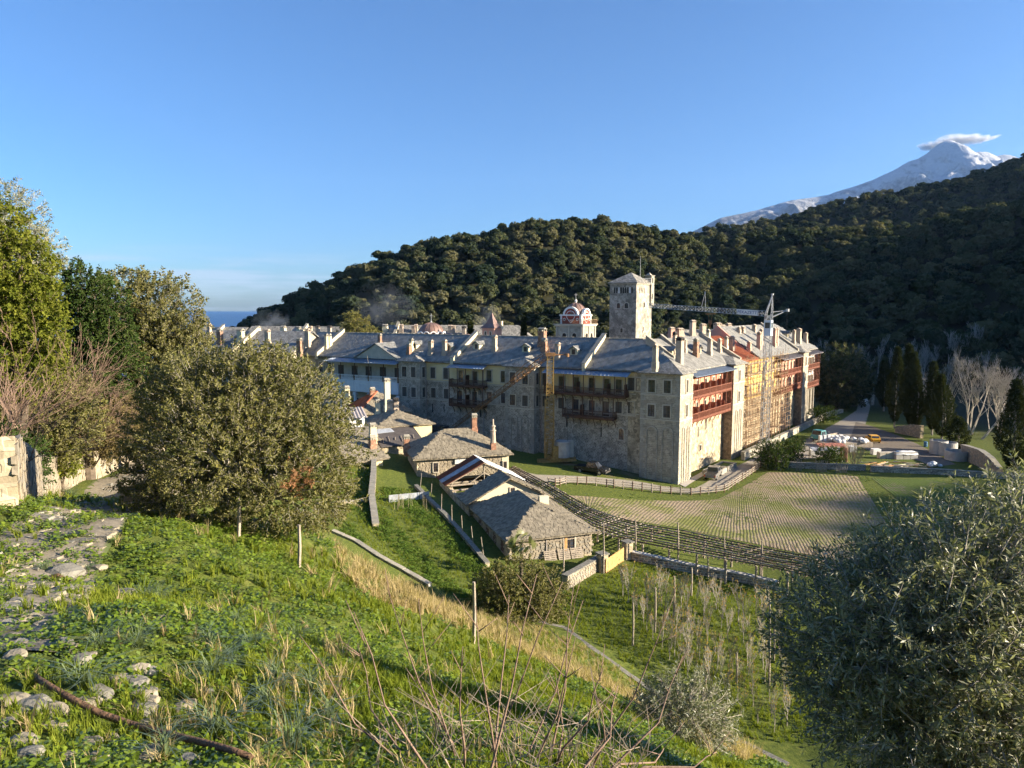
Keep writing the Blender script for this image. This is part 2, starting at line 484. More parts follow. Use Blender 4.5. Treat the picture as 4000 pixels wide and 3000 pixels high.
M['twig_grey'] = m_plain('grey_brown_twig', (0.28, 0.23, 0.17), 0.8, 0.3, 6.0)
M['cane'] = m_plain('garden_cane', (0.42, 0.35, 0.22), 0.8, 0.3, 4.0)
M['logbark'] = m_plain('weathered_branch', (0.145, 0.085, 0.05), 0.8, 0.4, 12.0, 1.0, 30)
M['rock'] = m_plain('lichened_rock', (0.24, 0.21, 0.155), 0.9, 0.35, 5.0, 0.8, 18)
M['rock_grey'] = m_plain('grey_schist', (0.19, 0.18, 0.15), 0.85, 0.35, 5.0, 0.8, 18)
M['wallstone'] = m_plain('terrace_wall_stone', (0.31, 0.265, 0.195), 0.9, 0.35, 2.5, 0.6, 14)
M['wallstone_b'] = m_plain('terrace_wall_stone_dark', (0.26, 0.235, 0.19), 0.9, 0.35, 2.5, 0.6, 14)
M['oldmortar'] = m_plain('lime_mortar', (0.36, 0.31, 0.23), 0.95, 0.2, 2.0, 0.5)
# foliage
M['lf_forest'] = m_leaf('evergreen_forest_leaf', (0.030, 0.047, 0.030), (0.135, 0.130, 0.072), 0.3, 0.10, 0.6, wscale=0.02, mid=(0.070, 0.082, 0.042), rand=0.85)
M['lf_brown'] = m_leaf('brownish_shrub_leaf', (0.10, 0.085, 0.035), (0.23, 0.185, 0.085), 0.3, 0.2, 0.6)
M['lf_oak'] = m_leaf('holm_oak_leaf', (0.055, 0.072, 0.018), (0.19, 0.175, 0.052), 0.28, 0.35, 0.5, back=(0.20, 0.19, 0.09))
M['lf_bright'] = m_leaf('bright_green_leaf', (0.085, 0.12, 0.018), (0.23, 0.24, 0.04), 0.4, 0.35, 0.4)
M['lf_dark'] = m_leaf('dark_laurel_leaf', (0.025, 0.050, 0.014), (0.065, 0.095, 0.025), 0.25, 0.15, 0.5)
M['lf_olive'] = m_leaf('olive_leaf', (0.10, 0.115, 0.06), (0.20, 0.21, 0.12), 0.3, 0.4, 0.6, back=(0.30, 0.30, 0.21))
M['lf_silver'] = m_leaf('silver_olive_leaf', (0.10, 0.12, 0.07), (0.20, 0.21, 0.12), 0.25, 0.6, 0.4, back=(0.30, 0.31, 0.23))
M['lf_cypress'] = m_leaf('cypress_leaf', (0.022, 0.035, 0.012), (0.060, 0.066, 0.024), 0.15, 0.2, 0.6)
M['lf_euca'] = m_leaf('yellowish_tree_leaf', (0.10, 0.11, 0.03), (0.22, 0.20, 0.06), 0.3, 0.4, 0.4)
M['lf_dry'] = m_leaf('dead_leaf', (0.24, 0.12, 0.06), (0.34, 0.19, 0.10), 0.3, 0.2, 0.6)
M['lf_palm'] = m_leaf('palm_leaf', (0.07, 0.10, 0.03), (0.20, 0.20, 0.08), 0.25, 0.5, 0.4)
M['lf_autumn'] = m_leaf('autumn_leaf', (0.30, 0.19, 0.06), (0.42, 0.28, 0.10), 0.35, 0.3, 0.5)
M['gr_blade'] = m_leaf('grass_blade', (0.10, 0.15, 0.018), (0.25, 0.28, 0.04), 0.4, 0.35, 0.4, wscale=0.6)
M['gr_weed'] = m_leaf('weed_leaf', (0.085, 0.15, 0.016), (0.21, 0.27, 0.034), 0.38, 0.4, 0.38, wscale=0.5)
M['gr_asph'] = m_leaf('asphodel_blade', (0.10, 0.145, 0.07), (0.175, 0.22, 0.11), 0.3, 0.55, 0.35)
M['gr_dry'] = m_leaf('dry_grass', (0.32, 0.25, 0.13), (0.46, 0.37, 0.20), 0.35, 0.3, 0.5, wscale=0.5)
M['gr_veg'] = m_leaf('vegetable_leaf', (0.06, 0.12, 0.022), (0.15, 0.21, 0.04), 0.35, 0.35, 0.4, wscale=0.4)
# ------------------------------------------------------------------ instanced foliage (leaf sprays, grass, far forest)
_GN = {}
def scatter_group(nvar):
 if nvar in _GN:
  return _GN[nvar]
 g = bpy.data.node_groups.new('scatter_%d' % nvar, 'GeometryNodeTree')
 g.interface.new_socket('Geometry', in_out='INPUT', socket_type='NodeSocketGeometry')
 g.interface.new_socket('Geometry', in_out='OUTPUT', socket_type='NodeSocketGeometry')
 N = g.nodes.new
 gi, go = N('NodeGroupInput'), N('NodeGroupOutput')
 def attr(nm, typ):
  a = N('GeometryNodeInputNamedAttribute'); a.data_type = typ
  a.inputs['Name'].default_value = nm
  return a.outputs['Attribute']
 def pick(val):
  c = N('FunctionNodeCompare'); c.data_type = 'INT'; c.operation = 'EQUAL'
  g.links.new(attr('var', 'INT'), c.inputs[2]); c.inputs[3].default_value = val
  s = N('GeometryNodeSeparateGeometry'); s.domain = 'POINT'
  g.links.new(gi.outputs[0], s.inputs['Geometry']); g.links.new(c.outputs[0], s.inputs['Selection'])
  return s.outputs['Selection']
 j = N('GeometryNodeJoinGeometry')
 for v in range(nvar):
  t = N('GeometryNodeGeometryToInstance')
  g.links.new(pick(v), t.inputs[0]); g.links.new(t.outputs[0], j.inputs[0])
 iop = N('GeometryNodeInstanceOnPoints')
 iop.inputs['Pick Instance'].default_value = True
 g.links.new(pick(-1), iop.inputs['Points'])
 g.links.new(j.outputs[0], iop.inputs['Instance'])
 g.links.new(attr('idx', 'INT'), iop.inputs['Instance Index'])
 g.links.new(attr('rot', 'FLOAT_VECTOR'), iop.inputs['Rotation'])
 g.links.new(attr('scl', 'FLOAT_VECTOR'), iop.inputs['Scale'])
 g.links.new(iop.outputs[0], go.inputs[0])
 _GN[nvar] = g
 return g
def scatter(name, temps, pts, rot, scl, mats, parent=None, loc=(0, 0, 0), idx=None, smooth=False):
 """temps: list of (verts, faces, material index per face or None)"""
 vs, fl, lt, mi, var = [], [], [], [], []
 o = 0
 for k_, t in enumerate(temps):
  v, f = np.asarray(t[0], float), t[1]
  vs.append(v); var.append(np.full(len(v), k_))
  for q in f:
   fl.extend([i + o for i in q]); lt.append(len(q))
  mi.extend(list(t[2]) if len(t) > 2 and t[2] is not None else [0] * len(f))
  o += len(v)
 n = len(pts)
 scl = np.asarray(scl, float)
 if scl.ndim == 1: scl = np.repeat(scl[:, None], 3, 1)
 nt = o
 v = np.concatenate(vs + [np.asarray(pts, float) - np.array(loc)])
 var = np.concatenate(var + [np.full(n, -1)])
 me = bpy.data.meshes.new(name)
 me.vertices.add(len(v)); me.vertices.foreach_set('co', v.astype(np.float32).ravel())
 me.loops.add(len(fl)); me.loops.foreach_set('vertex_index', np.array(fl, dtype=np.int32))
 me.polygons.add(len(lt))
 me.polygons.foreach_set('loop_start', np.concatenate([[0], np.cumsum(lt)[:-1]]).astype(np.int32))
 for mt in (mats if isinstance(mats, (list, tuple)) else [mats]): me.materials.append(mt)
 me.polygons.foreach_set('material_index', np.array(mi, dtype=np.int32))
 if smooth: me.polygons.foreach_set('use_smooth', np.ones(len(lt), dtype=bool))
 def A(nm, typ, arr, key):
  a = me.attributes.new(nm, typ, 'POINT'); a.data.foreach_set(key, arr)
 A('var', 'INT', var.astype(np.int32), 'value')
 ii = np.zeros(len(v), dtype=np.int32)
 ii[nt:] = rng.integers(0, len(temps), n) if idx is None else idx
 A('idx', 'INT', ii, 'value')
 rr = np.zeros((len(v), 3), np.float32); rr[nt:] = rot
 ss = np.ones((len(v), 3), np.float32); ss[nt:] = scl
 A('rot', 'FLOAT_VECTOR', rr.ravel(), 'vector'); A('scl', 'FLOAT_VECTOR', ss.ravel(), 'vector')
 me.update(calc_edges=True)
 ob = link(name, me, parent, loc)
 md = ob.modifiers.new('scatter', 'NODES'); md.node_group = scatter_group(len(temps))
 return ob
def rnd_dirs(n, r=rng):
 d = r.normal(size=(n, 3))
 return d / np.linalg.norm(d, axis=1)[:, None]
def euler_z_to(d, spin):
 """euler xyz that turns +z towards d"""
 d = d / np.linalg.norm(d, axis=1)[:, None]
 th = np.arccos(np.clip(d[:, 2], -1, 1)); ph = np.arctan2(d[:, 1], d[:, 0])
 # R = Rz(ph) Ry(th) Rz(spin)  -> matrix -> euler
 c, s = np.cos, np.sin
 a, b, g = ph, th, spin
 r00 = c(a) * c(b) * c(g) - s(a) * s(g); r10 = s(a) * c(b) * c(g) + c(a) * s(g); r20 = -s(b) * c(g)
 r21 = s(b) * s(g); r22 = c(b)
 return np.stack([np.arctan2(r21, r22), np.arcsin(np.clip(-r20, -1, 1)), np.arctan2(r10, r00)], 1)
def leaf_quads(base, direc, side, ln, wd):
 """diamond leaves -> verts (4N,3), faces list"""
 tip = base + direc * ln[:, None]
 mid = base + direc * (ln * 0.48)[:, None]
 a = mid + side * (wd / 2)[:, None]; b = mid - side * (wd / 2)[:, None]
 v = np.stack([base, a, tip, b], 1).reshape(-1, 3)
 f = np.arange(len(base) * 4).reshape(-1, 4)
 return v, f
def spray(n, length, lleaf, wleaf, spread=0.9, r=rng, stem=True, droop=0.0):
 """one twig along +z with n leaves; returns (verts, faces, mats) with stem in material 1"""
 tt = r.uniform(0.05, 1.0, n) ** 0.8
 az = r.uniform(0, 2 * math.pi, n)
 base = np.stack([0.03 * length * np.cos(az), 0.03 * length * np.sin(az), tt * length], 1)
 out = np.stack([np.cos(az), np.sin(az), np.zeros(n)], 1)
 up = np.array([0, 0, 1.0])
 el = r.uniform(0.15, spread, n)[:, None]
 d = out * np.sqrt(np.clip(1 - (1 - el) ** 2, 0, 1)) + up * (1 - el) + rnd_dirs(n, r) * 0.35
 d /= np.linalg.norm(d, axis=1)[:, None]
 sd = np.cross(d, rnd_dirs(n, r)); sd /= np.linalg.norm(sd, axis=1)[:, None]
 ln = lleaf * r.uniform(0.65, 1.25, n); wd = wleaf * r.uniform(0.7, 1.25, n)
 v, f = leaf_quads(base, d, sd, ln, wd)
 fs = [tuple(q) for q in f]; ms = [0] * len(fs)
 if stem:
  w = 0.006 * length / 0.25
  sv = np.array([[w, 0, 0], [-w / 2, w * .8, 0], [-w / 2, -w * .8, 0], [0, 0, length]])
  o = len(v); v = np.concatenate([v, sv])
  fs += [(o, o + 1, o + 3), (o + 1, o + 2, o + 3), (o + 2, o, o + 3)]; ms += [1, 1, 1]
 return v, fs, ms
# ------------------------------------------------------------------ land form
class TPS:
 def __init__(self, pts, smooth=0.0):
  p = np.array(pts, float); self.p = p[:, :2]; n = len(p)
  K = self.phi(np.linalg.norm(self.p[:, None] - self.p[None], axis=2)) + smooth * np.eye(n)
  P = np.concatenate([np.ones((n, 1)), self.p / 100.0], 1)
  A = np.zeros((n + 3, n + 3)); A[:n, :n] = K; A[:n, n:] = P; A[n:, :n] = P.T
  self.w = np.linalg.solve(A, np.concatenate([p[:, 2], np.zeros(3)]))
 @staticmethod
 def phi(r):
  r = r / 100.0
  return np.where(r > 1e-9, r * r * np.log(np.maximum(r, 1e-9)), 0.0)
 def __call__(self, x, y):
  q = np.stack([np.ravel(x), np.ravel(y)], 1).astype(float)
  out = np.empty(len(q))
  for i in range(0, len(q), 20000):
   c = q[i:i + 20000]
   K = self.phi(np.linalg.norm(c[:, None] - self.p[None], axis=2))
   out[i:i + 20000] = K @ self.w[:-3] + self.w[-3] + c @ self.w[-2:] / 100.0
  return out.reshape(np.shape(x))
def valley(x, y):
 return np.clip(0.115 * (24.0 - x), 0.0, 5.0)
NEAR = [  # x, y, z of the hillside the camera stands on
 (0, 0, 23.35), (1.5, 3, 22.2), (-2.5, 3.4, 22.65), (-4, 4.7, 22.4), (-7, 8.6, 21.5), (-7.3, 10.6, 21.1), (-3, 6, 22.05), (0, 6, 21.2),
 (0, -10, 26.5), (-12, -8, 28), (10, -8, 21), (20, -8, 15.5), (30, -6, 11), (3, 0, 22.0), (-6, 0, 24.0),
 (-14, 12, 22.2), (-13.5, 20, 19.4), (-15.4, 27, 17.6), (-20.5, 27, 17.5), (-21, 32, 16.8), (-18.4, 38, 16.0), (-23.3, 38, 15.9), (-27, 50, 14.6), (-22, 50, 14.4),
 (-32, 68, 12.2), (-40, 90, 10.0),
 (-8, 18, 19.6), (-6.2, 12, 20.9), (-5.6, 20, 18.4), (-4.6, 20, 17.7), (-2.2, 19, 16.7), (0, 18, 15.9), (2.1, 17, 15.4), (4.8, 17, 14.1),
 (-3.5, 12, 19.9), (-0.5, 11, 19.0), (2, 10, 18.6), (4.5, 8, 18.6), (7, 10, 16.4), (9, 14, 13.8), (14, 12, 12.2), (20, 18, 7.5), (10, 22, 9.2), (5, 28, 8.8), (-1, 30, 10.6), (-7, 32, 11.6), (-12, 34, 13.2),
 (-14, 46, 9.6), (-9, 44, 8.0), (-3, 42, 6.5), (2, 40, 5.4), (6, 34, 5.2), (12, 27, 5.0), (18, 22, 4.6),
 (-15.4, 58, 6.3), (-9.5, 51, 5.3), (-6, 48, 4.8), (-1, 46.5, 3.9), (3.7, 45.5, 3.0), (6.6, 40.5, 2.6), (9.5, 36, 2.3), (13.5, 31, 2.2), (20, 26, 2.0),
 (-12, 60, 4.6), (-16, 70, 4.8), (-19, 80, 5.2), (-21, 92, 5.8), (-26, 100, 6.2), (-26, 66, 8.2), (-30, 84, 8.0),
 (-30, 20, 21.5), (-30, 34, 19.5), (-36, 50, 19.0), (-44, 70, 17.0), (-52, 95, 13.0), (-40, 10, 26), (-60, 40, 28), (-80, 70, 25), (-70, 110, 13),
 (-38, 118, 6.0), (-60, 135, 6.0), (-85, 150, 5.0), (-50, 160, 4.0), (-5, 72, 3.2), (-9, 80, 3.4), (-4, 60, 2.6), (-1, 56, 2.3),
]
for yy in (36, 46, 56, 68, 82, 96, 112, 130, 150, 175, 200):
 for xx in (10, 22, 34, 48, 64, 84, 110):
  if not (yy == 36 and xx < 20):
   NEAR.append((xx, yy, float(valley(xx, yy)) + (.4 if (yy < 42 and xx < 24) else 0.0)))
for yy in (112, 130, 150, 175, 200):
 for xx in (-30, -12, 0):
  NEAR.append((xx, yy, float(valley(xx, yy)) * 0.85))
NEAR += [(34, 20, 2.0), (48, 24, 1.0), (60, 10, 2.5), (90, 20, 1.0), (40, 5, 7), (70, -20, 5), (120, 0, 3), (0, 92, 2.6), (-10, 92, 3.5)]
near_h = TPS(NEAR)
FAR = []
def ridge(px, py, y, drop=7.0):
 p = at_y(px, py, y); return (p.x, p.y, p.z - drop)
RA = [(935, 1300, 430, 6), (1050, 1240, 415, 7), (1180, 1195, 400, 7), (1262, 1150, 390, 7), (1330, 1085, 388, 7), (1480, 1010, 392, 7), (1650, 955, 400, 7), (1850, 915, 410, 7), (2080, 875, 420, 7), (2400, 862, 440, 7), (2600, 898, 460, 7), (2830, 925, 500, 7)]
RB = [(2980, 905, 480, 7), (3123, 888, 460, 7), (3350, 880, 440, 7), (3557, 872, 425, 7), (3774, 822, 410, 7), (4000, 775, 395, 7), (4300, 690, 380, 7)]
RC = [(2720, 905, 760, 8), (2964, 860, 780, 8), (3159, 820, 800, 8), (3268, 775, 800, 8), (3485, 745, 800, 8), (3651, 720, 800, 8), (3774, 684, 800, 8), (4000, 610, 800, 8), (4350, 480, 800, 8)]
for q in RA:
 a = ridge(*q); FAR.append(a)
 FAR.append((a[0] * 1.25, a[1] + 130, a[2] - 30 if q[0] < 2300 else a[2] - 24))
 if q[0] > 1150: FAR.append((a[0] * 0.84, a[1] * 0.84 - 4, a[2] * 0.56))
for q in RB:
 a = ridge(*q); FAR.append(a)
 FAR.append((a[0] * 1.25, a[1] * 1.25, a[2] - 14))
 FAR.append((a[0] * 0.78, a[1] * 0.78, a[2] * 0.48))
for q in RC:
 a = ridge(*q); FAR.append(a)
 FAR.append((a[0] * 1.3, a[1] * 1.3, a[2] - 40))
FAR += [(x, 225, -1) for x in (-140, -90, -40, 10, 60, 110)] + [(x, 262, 1.0) for x in (-40, 10, 60, 110)]
FAR += [(140, 200, 0.0), (150, 250, 3), (165, 160, 0.5), (170, 110, 0.5), (165, 60, 1), (150, 10, 3), (110, 160, 0), (90, 120, 0), (90, 60, 0),
  (-170, 260, -6), (-200, 330, -12), (-160, 420, -12), (-230, 470, -14), (-110, 300, -3)]
FAR += [(235, 200, 30), (250, 130, 33), (250, 60, 38), (240, 0, 40), (335, 210, 88), (345, 140, 96), (345, 92, 62), (350, 40, 86), (345, -60, 92), (440, 130, 90), (430, 212, 112), (480, 275, 145), (520, 385, 150), (480, 20, 112), (600, 100, 140), (620, 300, 190), (700, 500, 205), (900, 600, 240)]  # unseen hill to the right, crest heights shaped for the shadow it casts
far_h = TPS(FAR, 0.002)
SEA_Z = -9.0
def bumps(x, y):
 return 0.13 * np.sin(.85 * x + .5 * y + 1) * np.sin(.75 * y - .6 * x) + 0.05 * np.sin(1.7 * x + 0.6 * y) * np.sin(1.1 * y - 0.8 * x) + 0.03 * np.sin(3.9 * x - 1.3 * y + 1) * np.cos(3.1 * y + 0.7 * x)
def height(x, y):
 x = np.asarray(x, float); y = np.asarray(y, float)
 d = np.maximum(np.maximum(y - 190, x - 120) / 45.0, (-x - 95) / 40.0)
 w = np.clip(d, 0, 1); w = w * w * (3 - 2 * w)
 h = near_h(x, y) * (1 - w) + far_h(x, y) * w
 return np.maximum(h + bumps(x, y) * np.clip(1 - (np.hypot(x, y) - 32) / 25, 0, 1), -16.0)
def H(x, y):
 return float(height(np.array([x]), np.array([y]))[0])
def G(px, py, dz=0.0):
 """the point of the ground that a pixel of the photograph shows"""
 d = ray(px, py)
 ts = np.concatenate([np.arange(2.5, 40, 0.25), np.arange(40, 420, 1.0)])
 z = CAMZ + d.z * ts - height(d.x * ts, d.y * ts) - dz
 k = np.argmax(z < 0) if (z < 0).any() else len(ts) - 1
 t0, t1 = ts[max(k - 1, 0)], ts[k]
 for _ in range(20):
  tm = 0.5 * (t0 + t1)
  if CAMZ + d.z * tm - H(d.x * tm, d.y * tm) - dz < 0: t1 = tm
  else: t0 = tm
 return Vector((d.x * t1, d.y * t1, CAMZ + d.z * t1))
def axis(parts):
 out = []
 for a, b, st in parts:
  out.extend(np.arange(a, b - 1e-6, st).tolist())
 return np.array(sorted(set(np.round(out, 3))))
xs = axis([(-900, -120, 14), (-120, -40, 3), (-40, -12, 0.8), (-12, 14, 0.34), (14, 40, 0.8), (40, 130, 2), (130, 620, 9), (620, 1500, 30), (1500, 1501, 1)])
ys = axis([(-240, -14, 12), (-14, 1, 1), (1, 24, 0.34), (24, 70, 0.8), (70, 210, 2), (210, 560, 8), (560, 1260, 16), (1260, 1261, 1)])
GX, GY = np.meshgrid(xs, ys)
GZ = height(GX, GY)
nx, ny = len(xs), len(ys)
ii = (np.arange(ny - 1)[:, None] * nx + np.arange(nx - 1)[None]).ravel()
gf = np.stack([ii, ii + 1, ii + nx + 1, ii + nx], 1)
def inpoly(x, y, poly):
 x, y = np.asarray(x), np.asarray(y)
 ins = np.zeros(x.shape, bool)
 n = len(poly)
 for i in range(n):
  x1, y1 = poly[i][0], poly[i][1]; x2, y2 = poly[(i + 1) % n][0], poly[(i + 1) % n][1]
  c = ((y1 > y) != (y2 > y)) & (x < (x2 - x1) * (y - y1) / (y2 - y1 + 1e-12) + x1)
  ins ^= c
 return ins
def m_ground():
 t = NT('hillside_ground'); p = t.coord(False)
 n1 = t.noise(p, 0.35, 6, 0.65); n2 = t.noise(p, 3.0, 5, 0.6); n3 = t.noise(p, 14.0, 4, 0.6)
 gr = t.ramp(n2, [(0.3, (0.055, 0.075, 0.016)), (0.55, (0.10, 0.125, 0.022)), (0.75, (0.16, 0.165, 0.038))])
 so = t.ramp(n3, [(0.3, (0.13, 0.10, 0.065)), (0.7, (0.25, 0.20, 0.13))])
 at = t.n('Attribute'); at.attribute_name = 'bare'
 f = t.math('ADD', at.outputs['Fac'], t.math('MULTIPLY', t.math('SUBTRACT', n1, 0.5), 0.9))
 f = t.ramp(f, [(0.42, 0.0), (0.62, 1.0)])
 c = t.mix(f, gr, so)
 fo = t.n('Attribute'); fo.attribute_name = 'wood'
 c = t.mix(fo.outputs['Fac'], c, t.ramp(n2, [(0.3, (0.02, 0.024, 0.010)), (0.7, (0.045, 0.042, 0.022))]))
 return t.surf(c, 0.95, t.bump(t.math('ADD', n2, t.math('MULTIPLY', n3, 0.5)), 0.6, 0.12), 0, 0.15)
wood_mask = np.clip(np.maximum.reduce([(GY - 215) / 30, (GX - 112) / 20, (-GX - 50) / 25, (GX + .3 * GY - 128) / 25 * (GY > 110)]), 0, 1)
bare = np.zeros(GX.shape)
bare += 0.35 * np.exp(-((GX + 2.0) ** 2 + (GY - 3.2) ** 2) / 9.0)
bare += 0.5 * np.exp(-((GX - 16) ** 2 / 500 + (GY - 108) ** 2 / 260.0))
ground = npmesh('ground', np.stack([GX.ravel(), GY.ravel(), GZ.ravel()], 1), gf, m_ground(), smooth=True, attrs={'bare': bare.ravel(), 'wood': wood_mask.ravel()})
tag(ground, kind='structure')
# sea
t = NT('sea_water'); p = t.coord(False)
mp = t.n('Mapping'); mp.inputs['Scale'].default_value = (0.02, 0.05, 0.05); t.l(p, mp.inputs[0])
n1 = t.noise(mp.outputs[0], 1.0, 8, 0.7)
M['sea'] = t.surf(t.ramp(n1, [(0.35, (0.012, 0.05, 0.14)), (0.65, (0.022, 0.08, 0.20))]), 0.35, t.bump(n1, 0.6, 4.0), 0, 0.35)
sea = MB().poly([(-60000, 150, SEA_Z), (60000, 150, SEA_Z), (60000, 80000, SEA_Z), (-60000, 80000, SEA_Z)]).build('sea', M['sea'])
tag(sea, kind='structure')
# ------------------------------------------------------------------ the mountain
def build_mountain():
 D0 = 8200.0
 prof = [(2450, 1010), (2711, 900), (2812, 850), (2950, 820), (3087, 780), (3150, 772), (3232, 760), (3290, 738), (3340, 722), (3410, 700), (3470, 670), (3510, 650), (3557, 622), (3590, 612), (3622, 594), (3650, 572), (3673, 554), (3690, 548), (3709, 544), (3735, 552), (3760, 565), (3780, 580), (3796, 590), (3822, 586), (3854, 588), (3875, 598), (3890, 605), (3915, 600), (3940, 601), (3962, 612), (4050, 660), (4200, 700), (4500, 800)]
 rx = np.array([at_y(a, b, D0).x for a, b in prof]); rz = np.array([at_y(a, b, D0).z for a, b in prof])
 X = np.linspace(rx[0], rx[-1], 420); V = np.linspace(-1, 1, 150)
 XX, VV = np.meshgrid(X, V)
 top = np.interp(XX, rx, rz)
 r2 = np.random.default_rng(3)
 def fract(x, y, base, octs, seed):
  rr = np.random.default_rng(seed); out = np.zeros_like(x); am = 1.0; f = base
  for _ in range(octs):
   a = rr.uniform(0, 6.28, 6); dirs = rr.uniform(0, 6.28, 3)
   s = sum(np.sin(f * (x * np.cos(d) + y * np.sin(d)) + a[i] + 1.7 * np.sin(f * 0.6 * (y * np.cos(d) - x * np.sin(d)) + a[i + 3])) for i, d in enumerate(dirs)) / 3
   out += am * (1 - 2 * np.abs(s)); am *= 0.52; f *= 2.03
  return out
 av = np.abs(VV)
 fall = np.clip(1 - av, 0, 1) ** 1.15
 YY = D0 + VV * 3600
 rug = fract(XX, YY, 0.0050, 7, 5)
 Z = -20 + (top + 20) * fall
 amp = 120 * np.clip(top / 1500, 0.15, 1) * np.clip(av * 9, 0, 1) * (0.35 + 0.65 * fall)
 Z = Z + (rug - 1.1) * amp
 n1_, n2_ = XX.shape[1], XX.shape[0]
 i2 = (np.arange(n2_ - 1)[:, None] * n1_ + np.arange(n1_ - 1)[None]).ravel()
 f = np.stack([i2, i2 + 1, i2 + n1_ + 1, i2 + n1_], 1)
 t = NT('snowy_rock'); p = t.coord(False)
 g = t.n('NewGeometry'); sp = t.n('SeparateXYZ'); t.l(g.outputs['Position'], sp.inputs[0])
 sn = t.n('SeparateXYZ'); t.l(g.outputs['Normal'], sn.inputs[0])
 n = t.noise(p, 0.006, 9, 0.68); nb = t.noise(p, 0.02, 6, 0.65)
 rock = t.ramp(nb, [(0.3, (0.09, 0.09, 0.095)), (0.7, (0.20, 0.195, 0.19))])
 veg = t.ramp(nb, [(0.3, (0.05, 0.055, 0.04)), (0.7, (0.10, 0.095, 0.07))])
 hh = t.math('MULTIPLY', sp.outputs[2], 1 / 2000.0)
 c = t.mix(t.ramp(t.math('ADD', hh, t.math('MULTIPLY', n, 0.3)), [(0.42, 0.0), (0.62, 1.0)]), veg, rock)
 k1 = t.math('ADD', t.math('MULTIPLY', hh, 1.05), t.math('MULTIPLY', n, 1.25))
 k1 = t.math('ADD', k1, t.math('MULTIPLY', sn.outputs[2], 0.35))
 c = t.mix(t.ramp(t.math('SUBTRACT', k1, 0.92), [(0.50, 0.0), (0.78, 0.65)]), c, (0.55, 0.58, 0.63))
 mt = t.surf(c, 0.9, t.bump(n, 0.9, 60.0), 0, 0.1)
 o = npmesh('mountain', np.stack([XX.ravel(), YY.ravel(), Z.ravel()], 1), f, mt, smooth=True)
 tag(o, kind='structure')
build_mountain()
# ------------------------------------------------------------------ forest on the hills
def crown_template(seed, w=1.0, h=1.0, nlobe=15, per=90, leaf=0.085):
 """a tree crown of unit height made of leaf tufts, standing on z = 0"""
 r = np.random.default_rng(seed)
 V, F = [], []
 o = 0
 for k in range(nlobe):
  a = r.uniform(0, 6.28); rr = r.uniform(0.0, 0.34) * w; zz = r.uniform(0.30, 0.80) * h
  if k == 0: rr, zz = 0.0, 0.78 * h
  c = np.array([rr * math.cos(a), rr * math.sin(a), zz]); R0 = r.uniform(0.11, 0.22) * w
  d = rnd_dirs(per, r); d[:, 2] = np.where(d[:, 2] < -0.3, -d[:, 2], d[:, 2])
  b = c + d * R0 * r.uniform(0.75, 1.12, per)[:, None]
  nn = d + rnd_dirs(per, r) * 0.6; nn /= np.linalg.norm(nn, axis=1)[:, None]
  t1 = np.cross(nn, rnd_dirs(per, r)); t1 /= np.linalg.norm(t1, axis=1)[:, None]
  t2 = np.cross(nn, t1)
  s = leaf * r.uniform(0.6, 1.25, per)[:, None]
  q = np.stack([b - t1 * s * .5, b - t2 * s * .42, b + t1 * s * .5, b + t2 * s * .42], 1).reshape(-1, 3)
  V.append(q); F.append(np.arange(per * 4).reshape(-1, 4) + o); o += per * 4
  # a dark core so that the lobe is not see-through
  ico = np.array([[0, 0, 1], [.89, 0, .45], [.28, .85, .45], [-.72, .53, .45], [-.72, -.53, .45], [.28, -.85, .45], [0, 0, -.7]]) * R0 * 0.72 + c
  V.append(ico)
  F.append(np.array([[0, 1, 2, 2], [0, 2, 3, 3], [0, 3, 4, 4], [0, 4, 5, 5], [0, 5, 1, 1], [6, 2, 1, 1], [6, 3, 2, 2], [6, 4, 3, 3], [6, 5, 4, 4], [6, 1, 5, 5]]) + o); o += 7
 V = np.concatenate(V); F = np.concatenate(F)
 return V, [tuple(dict.fromkeys(q)) for q in F.tolist()]
def forest():
 pts = []
 def grid(x0, x1, y0, y1, st, cond):
  gx, gy = np.meshgrid(np.arange(x0, x1, st), np.arange(y0, y1, st))
  gx = gx + rng.uniform(-.7, .7, gx.shape) * st; gy = gy + rng.uniform(-.7, .7, gy.shape) * st
  z = height(gx, gy); k = cond(gx, gy, z)
  return np.stack([gx[k], gy[k], z[k]], 1)
 px = lambda x, y: CX + FPX * x / np.maximum(y, 1)
 a = grid(-260, 420, 228, 560, 6.4, lambda x, y, z: (z > 1.5) & (px(x, y) > 850) & (px(x, y) < 4250) & ((y > 262) | (x > 150) | (x < -60)))
 b = grid(120, 760, 560, 960, 9.5, lambda x, y, z: (px(x, y) > 2500) & (px(x, y) < 4250) & (z > 30))
 c = grid(185, 420, -70, 228, 8.5, lambda x, y, z: (z > 9))
 P_ = np.concatenate([a, b, c])
 n = len(P_)
 s = 4.8 + 8.0 * rng.uniform(0, 1, n) ** 1.4 * np.where(P_[:, 1] > 540, 1.25, 1.0)
 sc = np.stack([s * rng.uniform(0.95, 1.3, n), s * rng.uniform(0.95, 1.3, n), s * rng.uniform(0.8, 1.1, n)], 1)
 P_[:, 2] -= 0.22 * s
 rot = np.stack([rng.uniform(-.1, .1, n), rng.uniform(-.1, .1, n), rng.uniform(0, 6.28, n)], 1)
 T = [crown_template(100 + i, 1.0, 1.0) for i in range(6)]
 o = scatter('forest', T, P_, rot, sc, [M['lf_forest']], loc=(100, 350, 10))
 tag(o, 'dense evergreen forest covering the hills behind the monastery', 'forest', kind='stuff')
 return n
NFOREST = forest()
